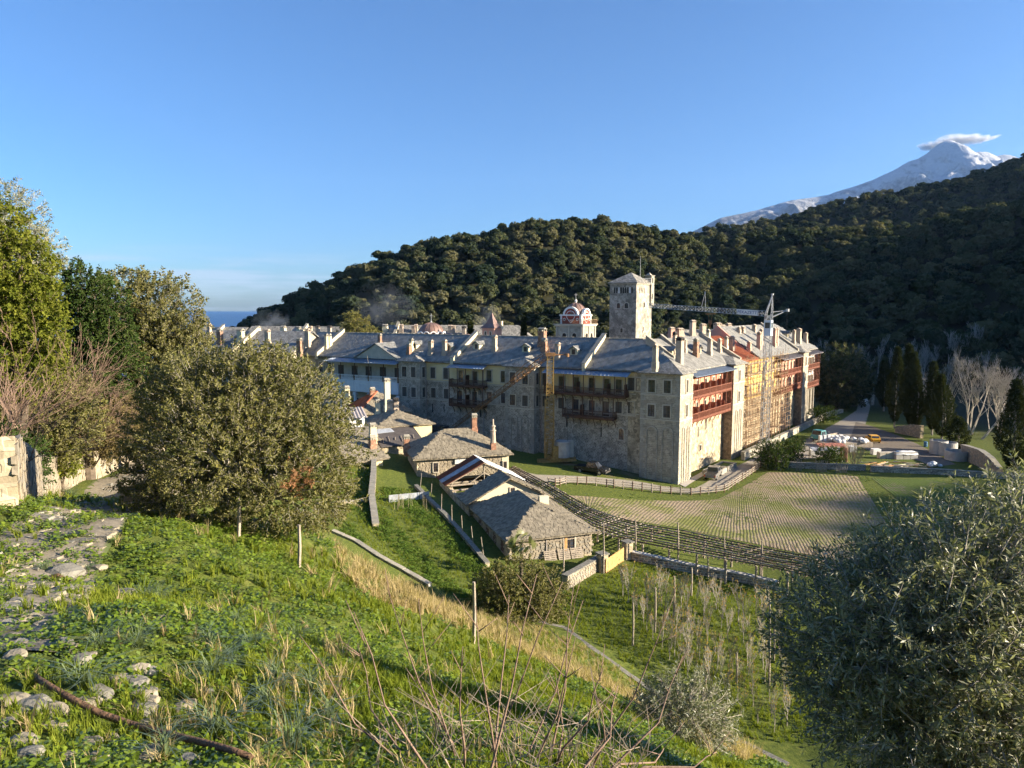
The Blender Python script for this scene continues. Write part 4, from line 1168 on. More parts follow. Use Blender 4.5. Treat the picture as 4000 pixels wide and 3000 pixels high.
def build_right():
 par = rw
 pr = Plane3(Rr.pt(0, RW + .55, EAVE), Rr.pt(10, RW + .55, EAVE), Rr.pt(0, RR, RIDGE))
 slope = (RIDGE - EAVE) / (abs(RR - (RW + .55)))
 sPk = 39.0                     # where the higher end block begins
 w = MB(); fbox(w, Rr, 1.2, rEnd - 0.0, -14.8, RW, -1.5, EAVE - 0.05); w.build('wall', M['stone_warm'], par, loc=tuple(Rr.pt(20, RW, 0)))
 # bastion two and the end bastion
 for a, b in ((r2a, r2b), (r3a, r3a + 4.2)):
  g = MB(); fbox(g, Rr, a, b, RW - 0.1, 0, -1.2, EAVE - 0.1); o = g.build('bastion', M['stone_brown'], par, loc=tuple(Rr.pt((a + b) / 2, 0, 0)))
  q = MB(); fbox(q, Rr, a - 0.01, b + 0.02, 0.003, 0.05, -1.0, EAVE - .12); q.build('ashlar_face', M['stone'], o, loc=tuple(Rr.pt((a + b) / 2, 0, 5)))
  for z in (12.95, 9.35):
   q = MB(); fbox(q, Rr, a - .05, b + .05, 0.052, 0.13, z - .1, z + .1); fbox(q, Rr, a - .08, a - .003, RW, 0.128, z - .1, z + .1)
   q.build('string_course', M['stone_band'], o, loc=tuple(Rr.pt((a + b) / 2, 0, z)))
  for f in (0.33, 0.68):
   q = MB(); blind_arch(q, Rr, a + (b - a) * f, 0.05, -1.0, 8.2, 0.85, 0.14)
   q.build('blind_arch', M['stone_ashlar'], o, loc=tuple(Rr.pt(a + (b - a) * f, 0, 4)))
  for z0, h in ((13.2, 1.8), (9.7, 1.72)): window(par, Rr, (a + b) / 2, 0.05, z0, 0.85, h, 'shut')
  mid = (a + b) / 2
  A_, B_ = Rr.pt(a - .45, .5, EAVE - .05), Rr.pt(b + .45, .5, EAVE - .05); C_, D_ = Rr.pt(a - .45, RW + .3, EAVE + .1), Rr.pt(b + .45, RW + .3, EAVE + .1)
  P_, Q_ = Rr.pt(mid, RW + .4, 17.3), Rr.pt(mid, RW - 2, 17.5)
  rf = MB(); rf.slab([A_, B_, P_], .14); rf.slab([B_, D_, Q_, P_], .14); rf.slab([C_, A_, P_, Q_], .14); rf.build('bastion_roof', M['slate_pale'], par, loc=tuple(P_))
 # storey colours on the wall
 q = MB(); fbox(q, Rr, rK1 + .02, r2a - .02, RW + .005, RW + .06, 8.8, EAVE - .06); q.build('plaster_storey', M['salmon'], par, loc=tuple(Rr.pt(10, RW, 12)))
 s_o = Rr.s_at(3052, RW, 14)
 q = MB(); fbox(q, Rr, r2b + .02, s_o, RW + .005, RW + .06, 8.9, EAVE - .06); q.build('ochre_storey', M['ochre'], par, loc=tuple(Rr.pt(35, RW, 12)))
 q = MB(); fbox(q, Rr, s_o + .02, r3a - .02, RW + .005, RW + .06, 8.9, EAVE - .06); q.build('plaster_storey', M['pink'], par, loc=tuple(Rr.pt(48, RW, 12)))
 q = MB(); fbox(q, Rr, r3a + 4.22, rEnd, RW + .005, RW + .06, 8.2, EAVE - .06); q.build('plaster_storey', M['white'], par, loc=tuple(Rr.pt(70, RW, 12)))
 # roofs: slate, red tile, higher end block
 E0 = isect(L.pt(0, TW + .55, 0), L.u, Rr.pt(0, RW + .55, 0), Rr.u); E0.z = EAVE
 J = isect(L.pt(0, TR, 0), L.u, Rr.pt(0, RR, 0), Rr.u); J.z = RIDGE
 I0 = isect(L.pt(0, TB, 0), L.u, Rr.pt(0, -15.6, 0), Rr.u); I0.z = EAVE
 s_t = r2b + 0.6
 rf = MB(); rf.slab([E0, Rr.pt(s_t, RW + .55, EAVE), Rr.pt(s_t, RR, RIDGE), J], .22); rf.build('roof', M['slate_pale'], par, loc=tuple(J))
 rb = MB(); rb.slab([J, Rr.pt(s_t, RR, RIDGE), Rr.pt(s_t, -15.6, EAVE), I0], .22); rb.build('rear_roof', M['slate_pale'], par, loc=tuple(J))
 tl = MB()
 zt = RIDGE - 0.35
 tl.slab([Rr.pt(s_t, RW + .5, EAVE - .02), Rr.pt(sPk, RW + .5, EAVE - .02), Rr.pt(sPk, RR, zt), Rr.pt(s_t, RR, zt)], .2)
 tl.slab([Rr.pt(s_t, -15.4, EAVE - .02), Rr.pt(sPk, -15.4, EAVE - .02), Rr.pt(sPk, RR, zt), Rr.pt(s_t, RR, zt)], .2)
 k = s_t + 0.3
 n = 0
 while k < sPk - 0.2:      # tile ribs running up the slope
  a, b = Rr.pt(k, RW + .5, EAVE + .02), Rr.pt(k, RR, zt + .04)
  tl.hexa([a - Rr.u * .09, a + Rr.u * .09, b + Rr.u * .09, b - Rr.u * .09], [p + Vector((0, 0, .09)) for p in (a - Rr.u * .06, a + Rr.u * .06, b + Rr.u * .06, b - Rr.u * .06)])
  k += 0.36
 tl.build('tiled_roof', M['tile'], par, loc=tuple(Rr.pt(s_t, RR, zt)))
 ZE, ZR, T0, T1, T2 = EAVE + .1, 21.9, RW + .6, RR - .6, -16.6
 hb = MB(); fbox(hb, Rr, sPk, rEnd - .3, T2 + .6, RW - .03, EAVE - .1, ZE - .1)
 hb.hexa([Rr.pt(sPk, RW - .1, ZE - .2), Rr.pt(sPk + .5, RW - .1, ZE - .2), Rr.pt(sPk + .5, T2 + .8, ZE - .2), Rr.pt(sPk, T2 + .8, ZE - .2)],
   [Rr.pt(sPk, T1 + .02, ZR + .3), Rr.pt(sPk + .5, T1 + .02, ZR + .3), Rr.pt(sPk + .5, T1 - .02, ZR + .3), Rr.pt(sPk, T1 - .02, ZR + .3)])
 hb.build('gable_wall', M['pink'], par, loc=tuple(Rr.pt(sPk, T1, ZE)))
 rf = MB()
 hs = rEnd + .6; hr = rEnd - 5.5
 rf.slab([Rr.pt(sPk + .5, T0, ZE), Rr.pt(hs, T0, ZE), Rr.pt(hr, T1, ZR), Rr.pt(sPk + .5, T1, ZR)], .22)
 rf.slab([Rr.pt(sPk + .5, T2, ZE), Rr.pt(hs, T2, ZE), Rr.pt(hr, T1, ZR), Rr.pt(sPk + .5, T1, ZR)], .22)
 rf.slab([Rr.pt(hs, T0, ZE), Rr.pt(hs, T2, ZE), Rr.pt(hr, T1, ZR)], .22)
 rf.build('end_roof', M['slate_pale'], par, loc=tuple(Rr.pt(60, T1, ZR)))
 pe = Plane3(Rr.pt(50, T0, ZE), Rr.pt(60, T0, ZE), Rr.pt(50, T1, ZR))
 tz = [(RW + .7, EAVE - .05), (RR + .05, RIDGE)]
 firewall(par, Rr, r2b + 0.6, tz, up=0.65, mat='chimney'); firewall(par, Rr, rK1 + 2.0, [(RW - 2.2, EAVE + 2.2 * slope), (RR + .05, RIDGE)], up=0.6, mat='chimney')
 firewall(par, Rr, rK1 + 7.5, [(RW - 4.2, EAVE + 4.2 * slope), (RR + .05, RIDGE)], up=0.6, mat='chimney')
 firewall(par, Rr, 66.0, [(T0, ZE), (T1, ZR)], up=0.5, mat='chimney')
 # galleries
 a, b = rK1 + 0.15, r2a - 0.35
 sc = [a + (b - a) * f for f in (0.06, 0.2, 0.42, 0.62, 0.84)]
 balcony(par, Rr, a, b, RW, 12.2, 1.5, 15.3, 'redwood', 8, 'redwood', sc, (a - .1, b + .9, 16.05, 15.35, 2.1, 'zinc'), brk=9)
 balcony(par, Rr, a, b, RW, 8.75, 1.5, 11.95, 'redwood', 8, 'redwood', sc, None, brk=10)
 for f in (0.12, 0.32, 0.52, 0.72, 0.9):
  for z0 in (12.25, 8.8): window(par, Rr, a + (b - a) * f, RW + .06, z0, 0.8, 2.1, 'shut', 'balcony_door')
 a, b = Rr.s_at(3050, RW + 1.3, 13), r3a - 0.4
 for z0, hd, rf_ in ((12.1, 15.2, (a - .3, b + .4, 16.0, 15.3, 2.0, 'zinc_dull')), (8.7, 11.8, None)):
  balcony(par, Rr, a, b, RW, z0, 1.4, hd, 'redwood', 7, None, [], rf_, brk=7)
  for f in (.1, .27, .44, .61, .78, .93): window(par, Rr, a + (b - a) * f, RW + .06, z0 + .05, .75, 2.1, 'plain', 'balcony_door')
 a, b = r3a + 4.6, rEnd - 0.25
 for z0, hd, rf_ in ((12.1, 15.2, (a, b + .5, 16.0, 15.35, 2.0, 'zinc_dull')), (8.0, 11.6, None)):
  balcony(par, Rr, a, b, RW, z0, 1.4, hd, 'redwood', 9, None, [], rf_, brk=9)
  for f in (.06, .18, .3, .42, .54, .66, .78, .9): window(par, Rr, a + (b - a) * f, RW + .06, z0 + .05, .75, 2.1, 'plain', 'balcony_door')
 for f in (.12, .36, .6, .84):
  q = MB(); blind_arch(q, Rr, a + (b - a) * f, RW, 1.0, 7.4, 1.6, .4, .5); q.build('buttress_arch', M['stone_ashlar'], par, loc=tuple(Rr.pt(a + (b - a) * f, RW, 2)))
 q = MB(); fbox(q, Rr, a, b, RW, RW + .9, -1, .995); q.build('plinth', M['stone_ashlar'], par, loc=tuple(Rr.pt(75, RW, 0)))
 # windows behind the scaffold
 for px in (2912, 2931, 2965, 2990, 3018, 3040):
  s = Rr.s_at(px, RW, 14)
  window(par, Rr, s, RW + .06, 13.1, 0.85, 1.9, 'shut'); window(par, Rr, s, RW + .06, 9.6, 0.85, 1.8, 'shut')
  window(par, Rr, s, RW, 5.2, 0.8, 1.5, 'shut')
 for px, z0 in ((2728, 5.4), (2758, 6.2)):
  s = Rr.s_at(px, RW, z0 + .6); window(par, Rr, s, RW, z0, .32, 1.5, 'plain')
 s = Rr.s_at(2735, RW, 3.6); window(par, Rr, s, RW, 3.0, .7, .9, 'plain')
 lo_ = MB()
 for px in (2782,): s = Rr.s_at(px, RW, 6.5); fbox(lo_, Rr, s - .1, s + .1, RW - .05, RW + .012, 5.0, 7.4)
 lo_.build('loophole', M['dark'], par, loc=tuple(Rr.pt(12, RW, 6)))
 # chimneys
 for px, py, h, w_, kd in ((2559, 1430, 3.0, .75, 'render'), (2654, 1426, 4.1, 1.1, 'soot'), (2675, 1376, 2.0, .6, 'render'), (2635, 1346, 2.0, .65, 'soot'), (2718, 1392, 2.8, .85, 'brick'), (2772, 1386, 2.7, .8, 'render'),
                              (2766, 1330, 1.9, .7, 'cream'), (2810, 1376, 2.3, .7, 'render'), (2836, 1366, 2.3, .65, 'cream'), (2858, 1364, 2.3, .95, 'render'), (2926, 1371, 1.7, .8, 'pink')):
  chimney(par, pr.hit(px, py), w_, w_ * .8, h, Rr.rz, kd)
 for px, py, h, w_, kd in ((2964, 1362, 3.2, .9, 'pink'), (2972, 1345, 3.0, .8, 'render'), (3023, 1352, 3.7, .9, 'pink'), (3033, 1347, 3.5, .7, 'render'), (3100, 1341, 2.9, .75, 'render'), (3119, 1339, 3.2, 1.2, 'render'), (3146, 1337, 2.2, 1.0, 'render'),
                              (2946, 1296, 1.4, .9, 'render'), (2900, 1300, 1.1, .9, 'render'), (2886, 1300, 1.0, .7, 'render')):
  chimney(par, pe.hit(px, py), w_, w_ * .8, h, Rr.rz, kd)
 for px, py in ((2633, 1392), (2733, 1384)): dormer(par, Rr, pr.hit(px, py), slope)
 dormer(par, Rr, pe.hit(3080, 1318), slope)
build_right()
# ------------------------------------------------------------------ white loggia on the shaded wing
def build_loggia():
 par = lw
 s0, s1 = sK3b + 0.1, sLg
 f0, f1 = TW + 0.02, 0.3           # its floor reaches out to f1
 zt, zb, zc = 12.05, 9.7, 5.0      # balustrade deck, underside of the white parapet band, foot of the columns
 o = MB(); fbox(o, L, s0, s1, f0, f1, zb + .25, zt); o = o.build('loggia', M['white_blue'], par, loc=tuple(L.pt((s0 + s1) / 2, f1, zt)))
 n = 5
 wdt = (s1 - s0) / n
 bk = MB(); fbox(bk, L, s0, s1, f0 - .015, f0, zc - 2.5, 15.9); bk.build('loggia_back_wall', M['stone_band'], par, loc=tuple(L.pt(s0, f0, zc)))
 for k in range(n):
  a, b = s0 + wdt * k, s0 + wdt * (k + 1)
  fr_ = MB(); fbox(fr_, L, a + .25, b - .25, f1 + .002, f1 + .05, 10.25, 10.33); fbox(fr_, L, a + .25, b - .25, f1 + .002, f1 + .05, 11.55, 11.63); fbox(fr_, L, a + .25, a + .33, f1 + .002, f1 + .05, 10.33, 11.55); fbox(fr_, L, b - .33, b - .25, f1 + .002, f1 + .05, 10.33, 11.55)
  fr_.build('panel_moulding', M['white'], o, loc=tuple(L.pt((a + b) / 2, f1, 11)))
  bal = MB(); fbox(bal, L, a + .2, b - .2, f1 - .2, f1 + .02, 12.95, 13.07); fbox(bal, L, a + .2, b - .2, f1 - .2, f1 + .02, 12.06, 12.16)
  m = 11
  for q in range(m):
   s = a + .35 + (wdt - .7) * q / (m - 1)
   p = L.pt(s, f1 - .09, 12.16); bal.lathe(p, [(.07, 0), (.10, .25), (.05, .5), (.07, .79)], 6)
  bal.build('balustrade', M['white'], o, loc=tuple(L.pt((a + b) / 2, f1, 12.1)))
  wd = MB(); fbox(wd, L, a + wdt * .3, a + wdt * .72, f0 + .003, f0 + .03, 12.1, 14.6); wd.build('french_window', M['frame'], o, loc=tuple(L.pt(a + wdt / 2, f0, 12.1)))
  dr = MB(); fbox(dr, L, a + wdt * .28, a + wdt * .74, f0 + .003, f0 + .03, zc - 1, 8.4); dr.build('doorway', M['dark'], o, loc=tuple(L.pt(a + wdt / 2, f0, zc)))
 for k in range(n + 1):
  s = s0 + wdt * k + (0.2 if k == 0 else -0.2 if k == n else 0)
  p = L.pt(s, f1 - .3, 0)
  c = MB(); c.box((p.x, p.y, (zc - 3 + zb - .5) / 2), (.42, .42, zb - .5 - zc + 3), L.rz); c.box((p.x, p.y, zb - .3), (.75, .75, .25), L.rz); c.box((p.x, p.y, zb - .05), (.6, .6, .26), L.rz)
  c.build('column', M['white_blue'], o, loc=(p.x, p.y, zc))
  MB().box((p.x, p.y, 12.55), (.36, .36, 1.0), L.rz).build('pedestal', M['stone_brown'], o, loc=(p.x, p.y, 12.5))
  MB().box((p.x, p.y, 14.3), (.13, .13, 2.6), L.rz).build('post', M['wood'], o, loc=(p.x, p.y, 14))
 rf = MB(); rf.slab([L.pt(s0 - .1, TW, 16.15), L.pt(s1 + .2, TW, 16.15), L.pt(s1 + .2, f1 + .7, 15.5), L.pt(s0 - .1, f1 + .7, 15.5)], .08)
 k = s0
 while k < s1:
  rf.hexa([L.pt(k - .03, TW, 16.15), L.pt(k + .03, TW, 16.15), L.pt(k + .03, f1 + .7, 15.5), L.pt(k - .03, f1 + .7, 15.5)], [L.pt(k - .03, TW, 16.22), L.pt(k + .03, TW, 16.22), L.pt(k + .03, f1 + .7, 15.57), L.pt(k - .03, f1 + .7, 15.57)]); k += .6
 rf.build('awning', M['zinc'], o, loc=tuple(L.pt((s0 + s1) / 2, 0, 15.6)))
 # pediment in the roof above it
 c = s0 + (s1 - s0) * 0.36
 hw = 5.2
 pd = MB(); t = TW + .75
 pd.hexa([L.pt(c - hw, t, 16.2), L.pt(c + hw, t, 16.2), L.pt(c, t, 18.9)], [L.pt(c - hw, t - .4, 16.2), L.pt(c + hw, t - .4, 16.2), L.pt(c, t - .4, 18.9)])
 pd.build('pediment', M['stone_band'], o, loc=tuple(L.pt(c, t, 16.2)))
 rf = MB()
 for sg in (-1, 1):
  rf.slab([L.pt(c + sg * (hw + .5), t + .25, 16.15), L.pt(c, t + .25, 19.1), L.pt(c, TR + 2.5, 19.2), L.pt(c + sg * (hw + .5), TW - .2, 16.45)], .16)
 rf.build('pediment_roof', M['slate'], o, loc=tuple(L.pt(c, t, 19)))
 # windows of the wall beyond the loggia
 for px in (1206, 1255, 1288):
  s = L.s_at(px, TW, 14)
  window(par, L, s, TW, 13.0, .95, 1.9, 'cross'); window(par, L, s, TW, 9.4, .95, 1.8, 'shut')
 for px, lean in ((1402, .5), (1452, .45)):
  a = L.pt(L.s_at(px, f1 + .1, 13), f1 + .15, 12.6); b = a + L.n * .6 + L.u * lean + Vector((0, 0, 4.3))
  tag(MB().tube(a, b, .05, .035).build('flagpole', M['greywood'], None, loc=tuple(a)), 'bare wooden flagpole leaning on the white loggia, ' + ('nearer the pediment' if px > 1420 else 'nearer the big oak tree'), 'flagpole', 'loggia flagpoles')
build_loggia()
# ------------------------------------------------------------------ wings beyond: simple gabled ranges with parts
def wing(label, a, b, halfw, zb, ze, zr, wallm, roofm, windows=0, chim=(), fires=(), hip=(0, 0), name='monastery_wing', wcol=None):
 """a range whose ridge runs from a to b (x, y)"""
 a, b = Vector((a[0], a[1], 0)), Vector((b[0], b[1], 0))
 u = (b - a).normalized()
 n = Vector((u.y, -u.x, 0))
 if n.y > 0: n = -n
 f = Fr(a.to_2d(), u.to_2d(), n.to_2d()); ln = (b - a).length
 par = thing(name, label, 'building', f.pt(ln / 2, 0, zb))
 w = MB(); fbox(w, f, 0, ln, -halfw, halfw, zb, ze - .05); w.build('wall', M[wallm], par, loc=tuple(f.pt(ln / 2, 0, zb)))
 h0, h1 = hip
 for sg, nm in ((1, 'roof'), (-1, 'rear_roof')):
  r = MB(); r.slab([f.pt(-.5, sg * (halfw + .6), ze), f.pt(ln + .5, sg * (halfw + .6), ze), f.pt(ln + .5 - h1, 0, zr), f.pt(-.5 + h0, 0, zr)], .2)
  r.build(nm, M[roofm], par, loc=tuple(f.pt(ln / 2, 0, zr)))
 for e_, h in ((0, h0), (1, h1)):
  s = -.5 if e_ == 0 else ln + .5; sr = s + h * (1 if e_ == 0 else -1)
  if h > .1:
   r = MB(); r.slab([f.pt(s, halfw + .6, ze), f.pt(s, -halfw - .6, ze), f.pt(sr, 0, zr)], .2); r.build('hip_roof', M[roofm], par, loc=tuple(f.pt(sr, 0, zr)))
  else:
   g = MB(); s2 = s + (.5 if e_ == 0 else -.5)
   g.hexa([f.pt(s2, halfw, ze - .1), f.pt(s2, -halfw, ze - .1), f.pt(s2, 0, zr - .1)], [f.pt(s2 + .3, halfw, ze - .1), f.pt(s2 + .3, -halfw, ze - .1), f.pt(s2 + .3, 0, zr - .1)])
   g.build('gable', M[wallm], par, loc=tuple(f.pt(s2, 0, ze)))
 pl = Plane3(f.pt(0, halfw + .6, ze), f.pt(10, halfw + .6, ze), f.pt(0, 0, zr))
 for px, py, h, w_, kd in chim: chimney(par, pl.hit(px, py), w_, w_ * .85, h, f.rz, kd)
 for px in fires: firewall(par, f, f.s_at(px, halfw, ze + .5, -20, ln + 20), [(halfw + .7, ze), (0.05, zr)])
 for k in range(windows):
  for z0 in (ze - 3.1, ze - 6.6): window(par, f, ln * (k + .5) / windows, halfw, z0, 1.0, 1.8, 'shut')
 return par, f, pl
a_ = at_y(1215, 1300, 146.0); b_ = at_y(700, 1299, 156.5)
wing('grey slate wing of the monastery rising behind the big oak tree', (a_.x, a_.y), (b_.x, b_.y), 7.4, 2.0, 16.4, 20.9, 'stone_rubble', 'slate', 7,
     [(818, 1306, 2.2, .8, 'render'), (860, 1343, 3.0, 1.0, 'brick'), (942, 1335, 2.6, 1.2, 'cream'), (1046, 1346, 3.0, .9, 'render'), (1202, 1340, 2.8, .9, 'render'), (1170, 1378, 2.8, .8, 'brick')], (915,))
a_ = at_y(1330, 1277, 190.0); b_ = at_y(990, 1285, 196.0)
wing('sunlit slate roofed wing behind the courtyard tree, with a stepped firewall', (b_.x, b_.y), (a_.x, a_.y), 7.0, 2.0, 16.0, 20.9, 'stone', 'slate_pale', 0,
     [(1107, 1298, 1.6, 1.2, 'cream'), (1167, 1306, 2.0, 1.0, 'cream'), (1213, 1305, 2.0, .9, 'render'), (1242, 1312, 2.6, .9, 'soot'), (1288, 1312, 2.6, .9, 'soot'), (1006, 1297, 1.5, 1.3, 'cream')], (1150,))
a_ = at_y(965, 1281, 196.0); b_ = at_y(770, 1281, 200.0)
wing('farthest sunlit slate roof at the seaward end of the monastery', (b_.x, b_.y), (a_.x, a_.y), 7.0, 2.0, 16.2, 20.6, 'stone', 'slate_pale', 0, [], (812,))
a_ = at_y(1520, 1276, 186.0); b_ = at_y(2110, 1274, 182.0)
wing('slate roofed rear wing across the courtyard behind the lead domes', (a_.x, a_.y), (b_.x, b_.y), 7.0, 2.0, 16.2, 21.4, 'stone', 'slate_pale', 0,
     [(1568, 1296, 1.8, .9, 'render'), (1616, 1296, 1.5, .8, 'render'), (1625, 1293, 1.6, .8, 'render'), (1758, 1302, 2.0, 1.0, 'render'), (1772, 1300, 1.8, .8, 'render'), (1812, 1306, 2.0, .9, 'soot'), (1505, 1290, 1.4, 1.2, 'cream')], (1530,), hip=(0, 6))
a_ = at_y(2620, 1302, 176.0); b_ = at_y(2900, 1292, 188.0)
wing('brown stone rear range whose chimneys show behind the sunlit wing', (a_.x, a_.y), (b_.x, b_.y), 6.0, 2.0, 17.0, 20.4, 'stone_brown', 'slate_pale', 0,
     [(2623, 1312, 2.0, 1.2, 'pink'), (2655, 1312, 1.8, 1.6, 'render'), (2705, 1312, 3.8, 1.2, 'render'), (2745, 1300, 2.2, 1.3, 'render'), (2802, 1302, 2.6, 1.6, 'render'), (2845, 1300, 2.4, 1.2, 'render'), (2822, 1304, 2.2, 1.2, 'render')])
# ------------------------------------------------------------------ great stone tower
def build_tower():
 c = at_y(2483, 1320, 146.0)                       # the near vertical edge
 f = Fr((c.x, c.y), L.u.to_2d(), L.n.to_2d()); g = Fr((c.x, c.y), Rr.u.to_2d(), Rr.n.to_2d())
 wl_, wr_ = f.s_at(2381, 0, 25), g.s_at(2545, 0, 25)
 zt = f.z_at(0, 0, 1104)
 par = thing('stone_tower', 'tall square grey stone tower with pyramid slate roof and corner turret', 'tower', c)
 P0, P1, P2, P3 = f.pt(0, 0, 0), f.pt(wl_, 0, 0), f.pt(wl_, 0, 0) + Rr.u * wr_, g.pt(wr_, 0, 0)
 MB().prism([(p.x, p.y) for p in (P0, P1, P2, P3)], 2, zt).build('shaft', M['stone_tower'], par, loc=(c.x, c.y, 2))
 ctr = (P0 + P1 + P2 + P3) / 4
 ov = [p + (p - ctr).normalized() * .55 for p in (P0, P1, P2, P3)]
 rf = MB(); ap = Vector((ctr.x, ctr.y, zt + 2.3))
 for i in range(4):
  a, b = ov[i], ov[(i + 1) % 4]
  rf.slab([Vector((a.x, a.y, zt + .1)), Vector((b.x, b.y, zt + .1)), ap], .2)
 rf.build('roof', M['slate_pale'], par, loc=tuple(ap))
 co = MB(); co.prism([(p.x, p.y) for p in [q + (q - ctr).normalized() * .3 for q in (P0, P1, P2, P3)]], zt - .25, zt - .102); co.build('cornice', M['stone_band'], par, loc=(ctr.x, ctr.y, zt))
 for k in range(9):
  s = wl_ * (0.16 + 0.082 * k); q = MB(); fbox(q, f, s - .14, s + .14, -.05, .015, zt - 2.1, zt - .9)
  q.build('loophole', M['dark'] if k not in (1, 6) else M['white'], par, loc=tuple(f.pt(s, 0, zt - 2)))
 for k in range(4):
  s = wr_ * (0.2 + 0.1 * k); q = MB(); fbox(q, g, s - .12, s + .12, -.05, .015, zt - 2.1, zt - .9); q.build('loophole', M['dark'], par, loc=tuple(g.pt(s, 0, zt - 2)))
 for fr_, s, z, w_, h in ((f, wl_ * .66, zt - 5.2, .7, 1.1), (f, wl_ * .36, zt - 5.2, .8, 1.1), (f, wl_ * .53, zt - 10.2, .5, .9), (f, wl_ * .27, zt - 17.6, .55, 1.2), (g, wr_ * .5, zt - 5.0, .6, 1.1), (g, wr_ * .45, zt - 10.0, .4, 1.0)):
  window(par, fr_, s, .0, z, w_, h, 'arch')
 for fr_, s, z1, w_ in ((f, wl_ * .70, zt - 12.3, 1.7), (f, wl_ * .32, zt - 12.3, 1.7), (g, wr_ * .28, zt - 12.2, .8), (g, wr_ * .70, zt - 12.2, .8)):
  q = MB(); blind_arch(q, fr_, s, 0, 10, z1, w_, .25, .12); q.build('blind_arch', M['stone_ashlar'], par, loc=tuple(fr_.pt(s, 0, 18)))
 q = MB(); fbox(q, f, wl_ * .70 - 1.1, wl_ * .70 + 1.1, 0, .9, zt - 15.4, zt - 14.2); fbox(q, f, wl_ * .70 - .8, wl_ * .70 - .5, 0, .6, zt - 16.1, zt - 15.41); fbox(q, f, wl_ * .70 + .5, wl_ * .70 + .8, 0, .6, zt - 16.1, zt - 15.41)
 q.build('corbelled_balcony', M['stone_tower'], par, loc=tuple(f.pt(wl_ * .7, 0, zt - 15)))
 q = MB(); fbox(q, g, wr_ * .86, wr_ + .35, -1.2, .35, zt - 4.5, zt + 1.6); fbox(q, g, wr_ * .80, wr_ + .5, -1.3, .5, zt + 1.62, zt + 1.75)
 tp = g.pt(wr_ * .92, -.4, 0); q.lathe((tp.x, tp.y, zt + 1.76), [(.75, 0), (.05, .6)], 4, a0=g.rz + .78)
 q.build('turret', M['stone_ashlar'], par, loc=(tp.x, tp.y, zt))
 q = MB()
 for z0 in (zt + .1, zt - 3.2): fbox(q, g, wr_ * .90, wr_ * .96, .3, .362, z0, z0 + 1.1)
 q.build('turret_window', M['dark'], par, loc=(tp.x, tp.y, zt))
 mp_ = g.pt(wr_ * .55, -1.2, 0); MB().tube((mp_.x, mp_.y, zt + .5), (mp_.x, mp_.y, zt + 5.6), .06, .03).build('mast', M['crane_grey'], par, loc=(mp_.x, mp_.y, zt + .5))
 q = MB(); p = g.pt(wr_ * .75, -.3, 0)
 for k in range(3): q.tube((p.x - .9, p.y, zt + .3 + .35 * k), (p.x + .9, p.y, zt + .3 + .35 * k), .04)
 for k in range(3): q.tube((p.x - .9 + .9 * k, p.y, zt), (p.x - .9 + .9 * k, p.y, zt + 1.05), .04)
 q.build('guard_rail', M['white'], par, loc=(p.x, p.y, zt))
build_tower()
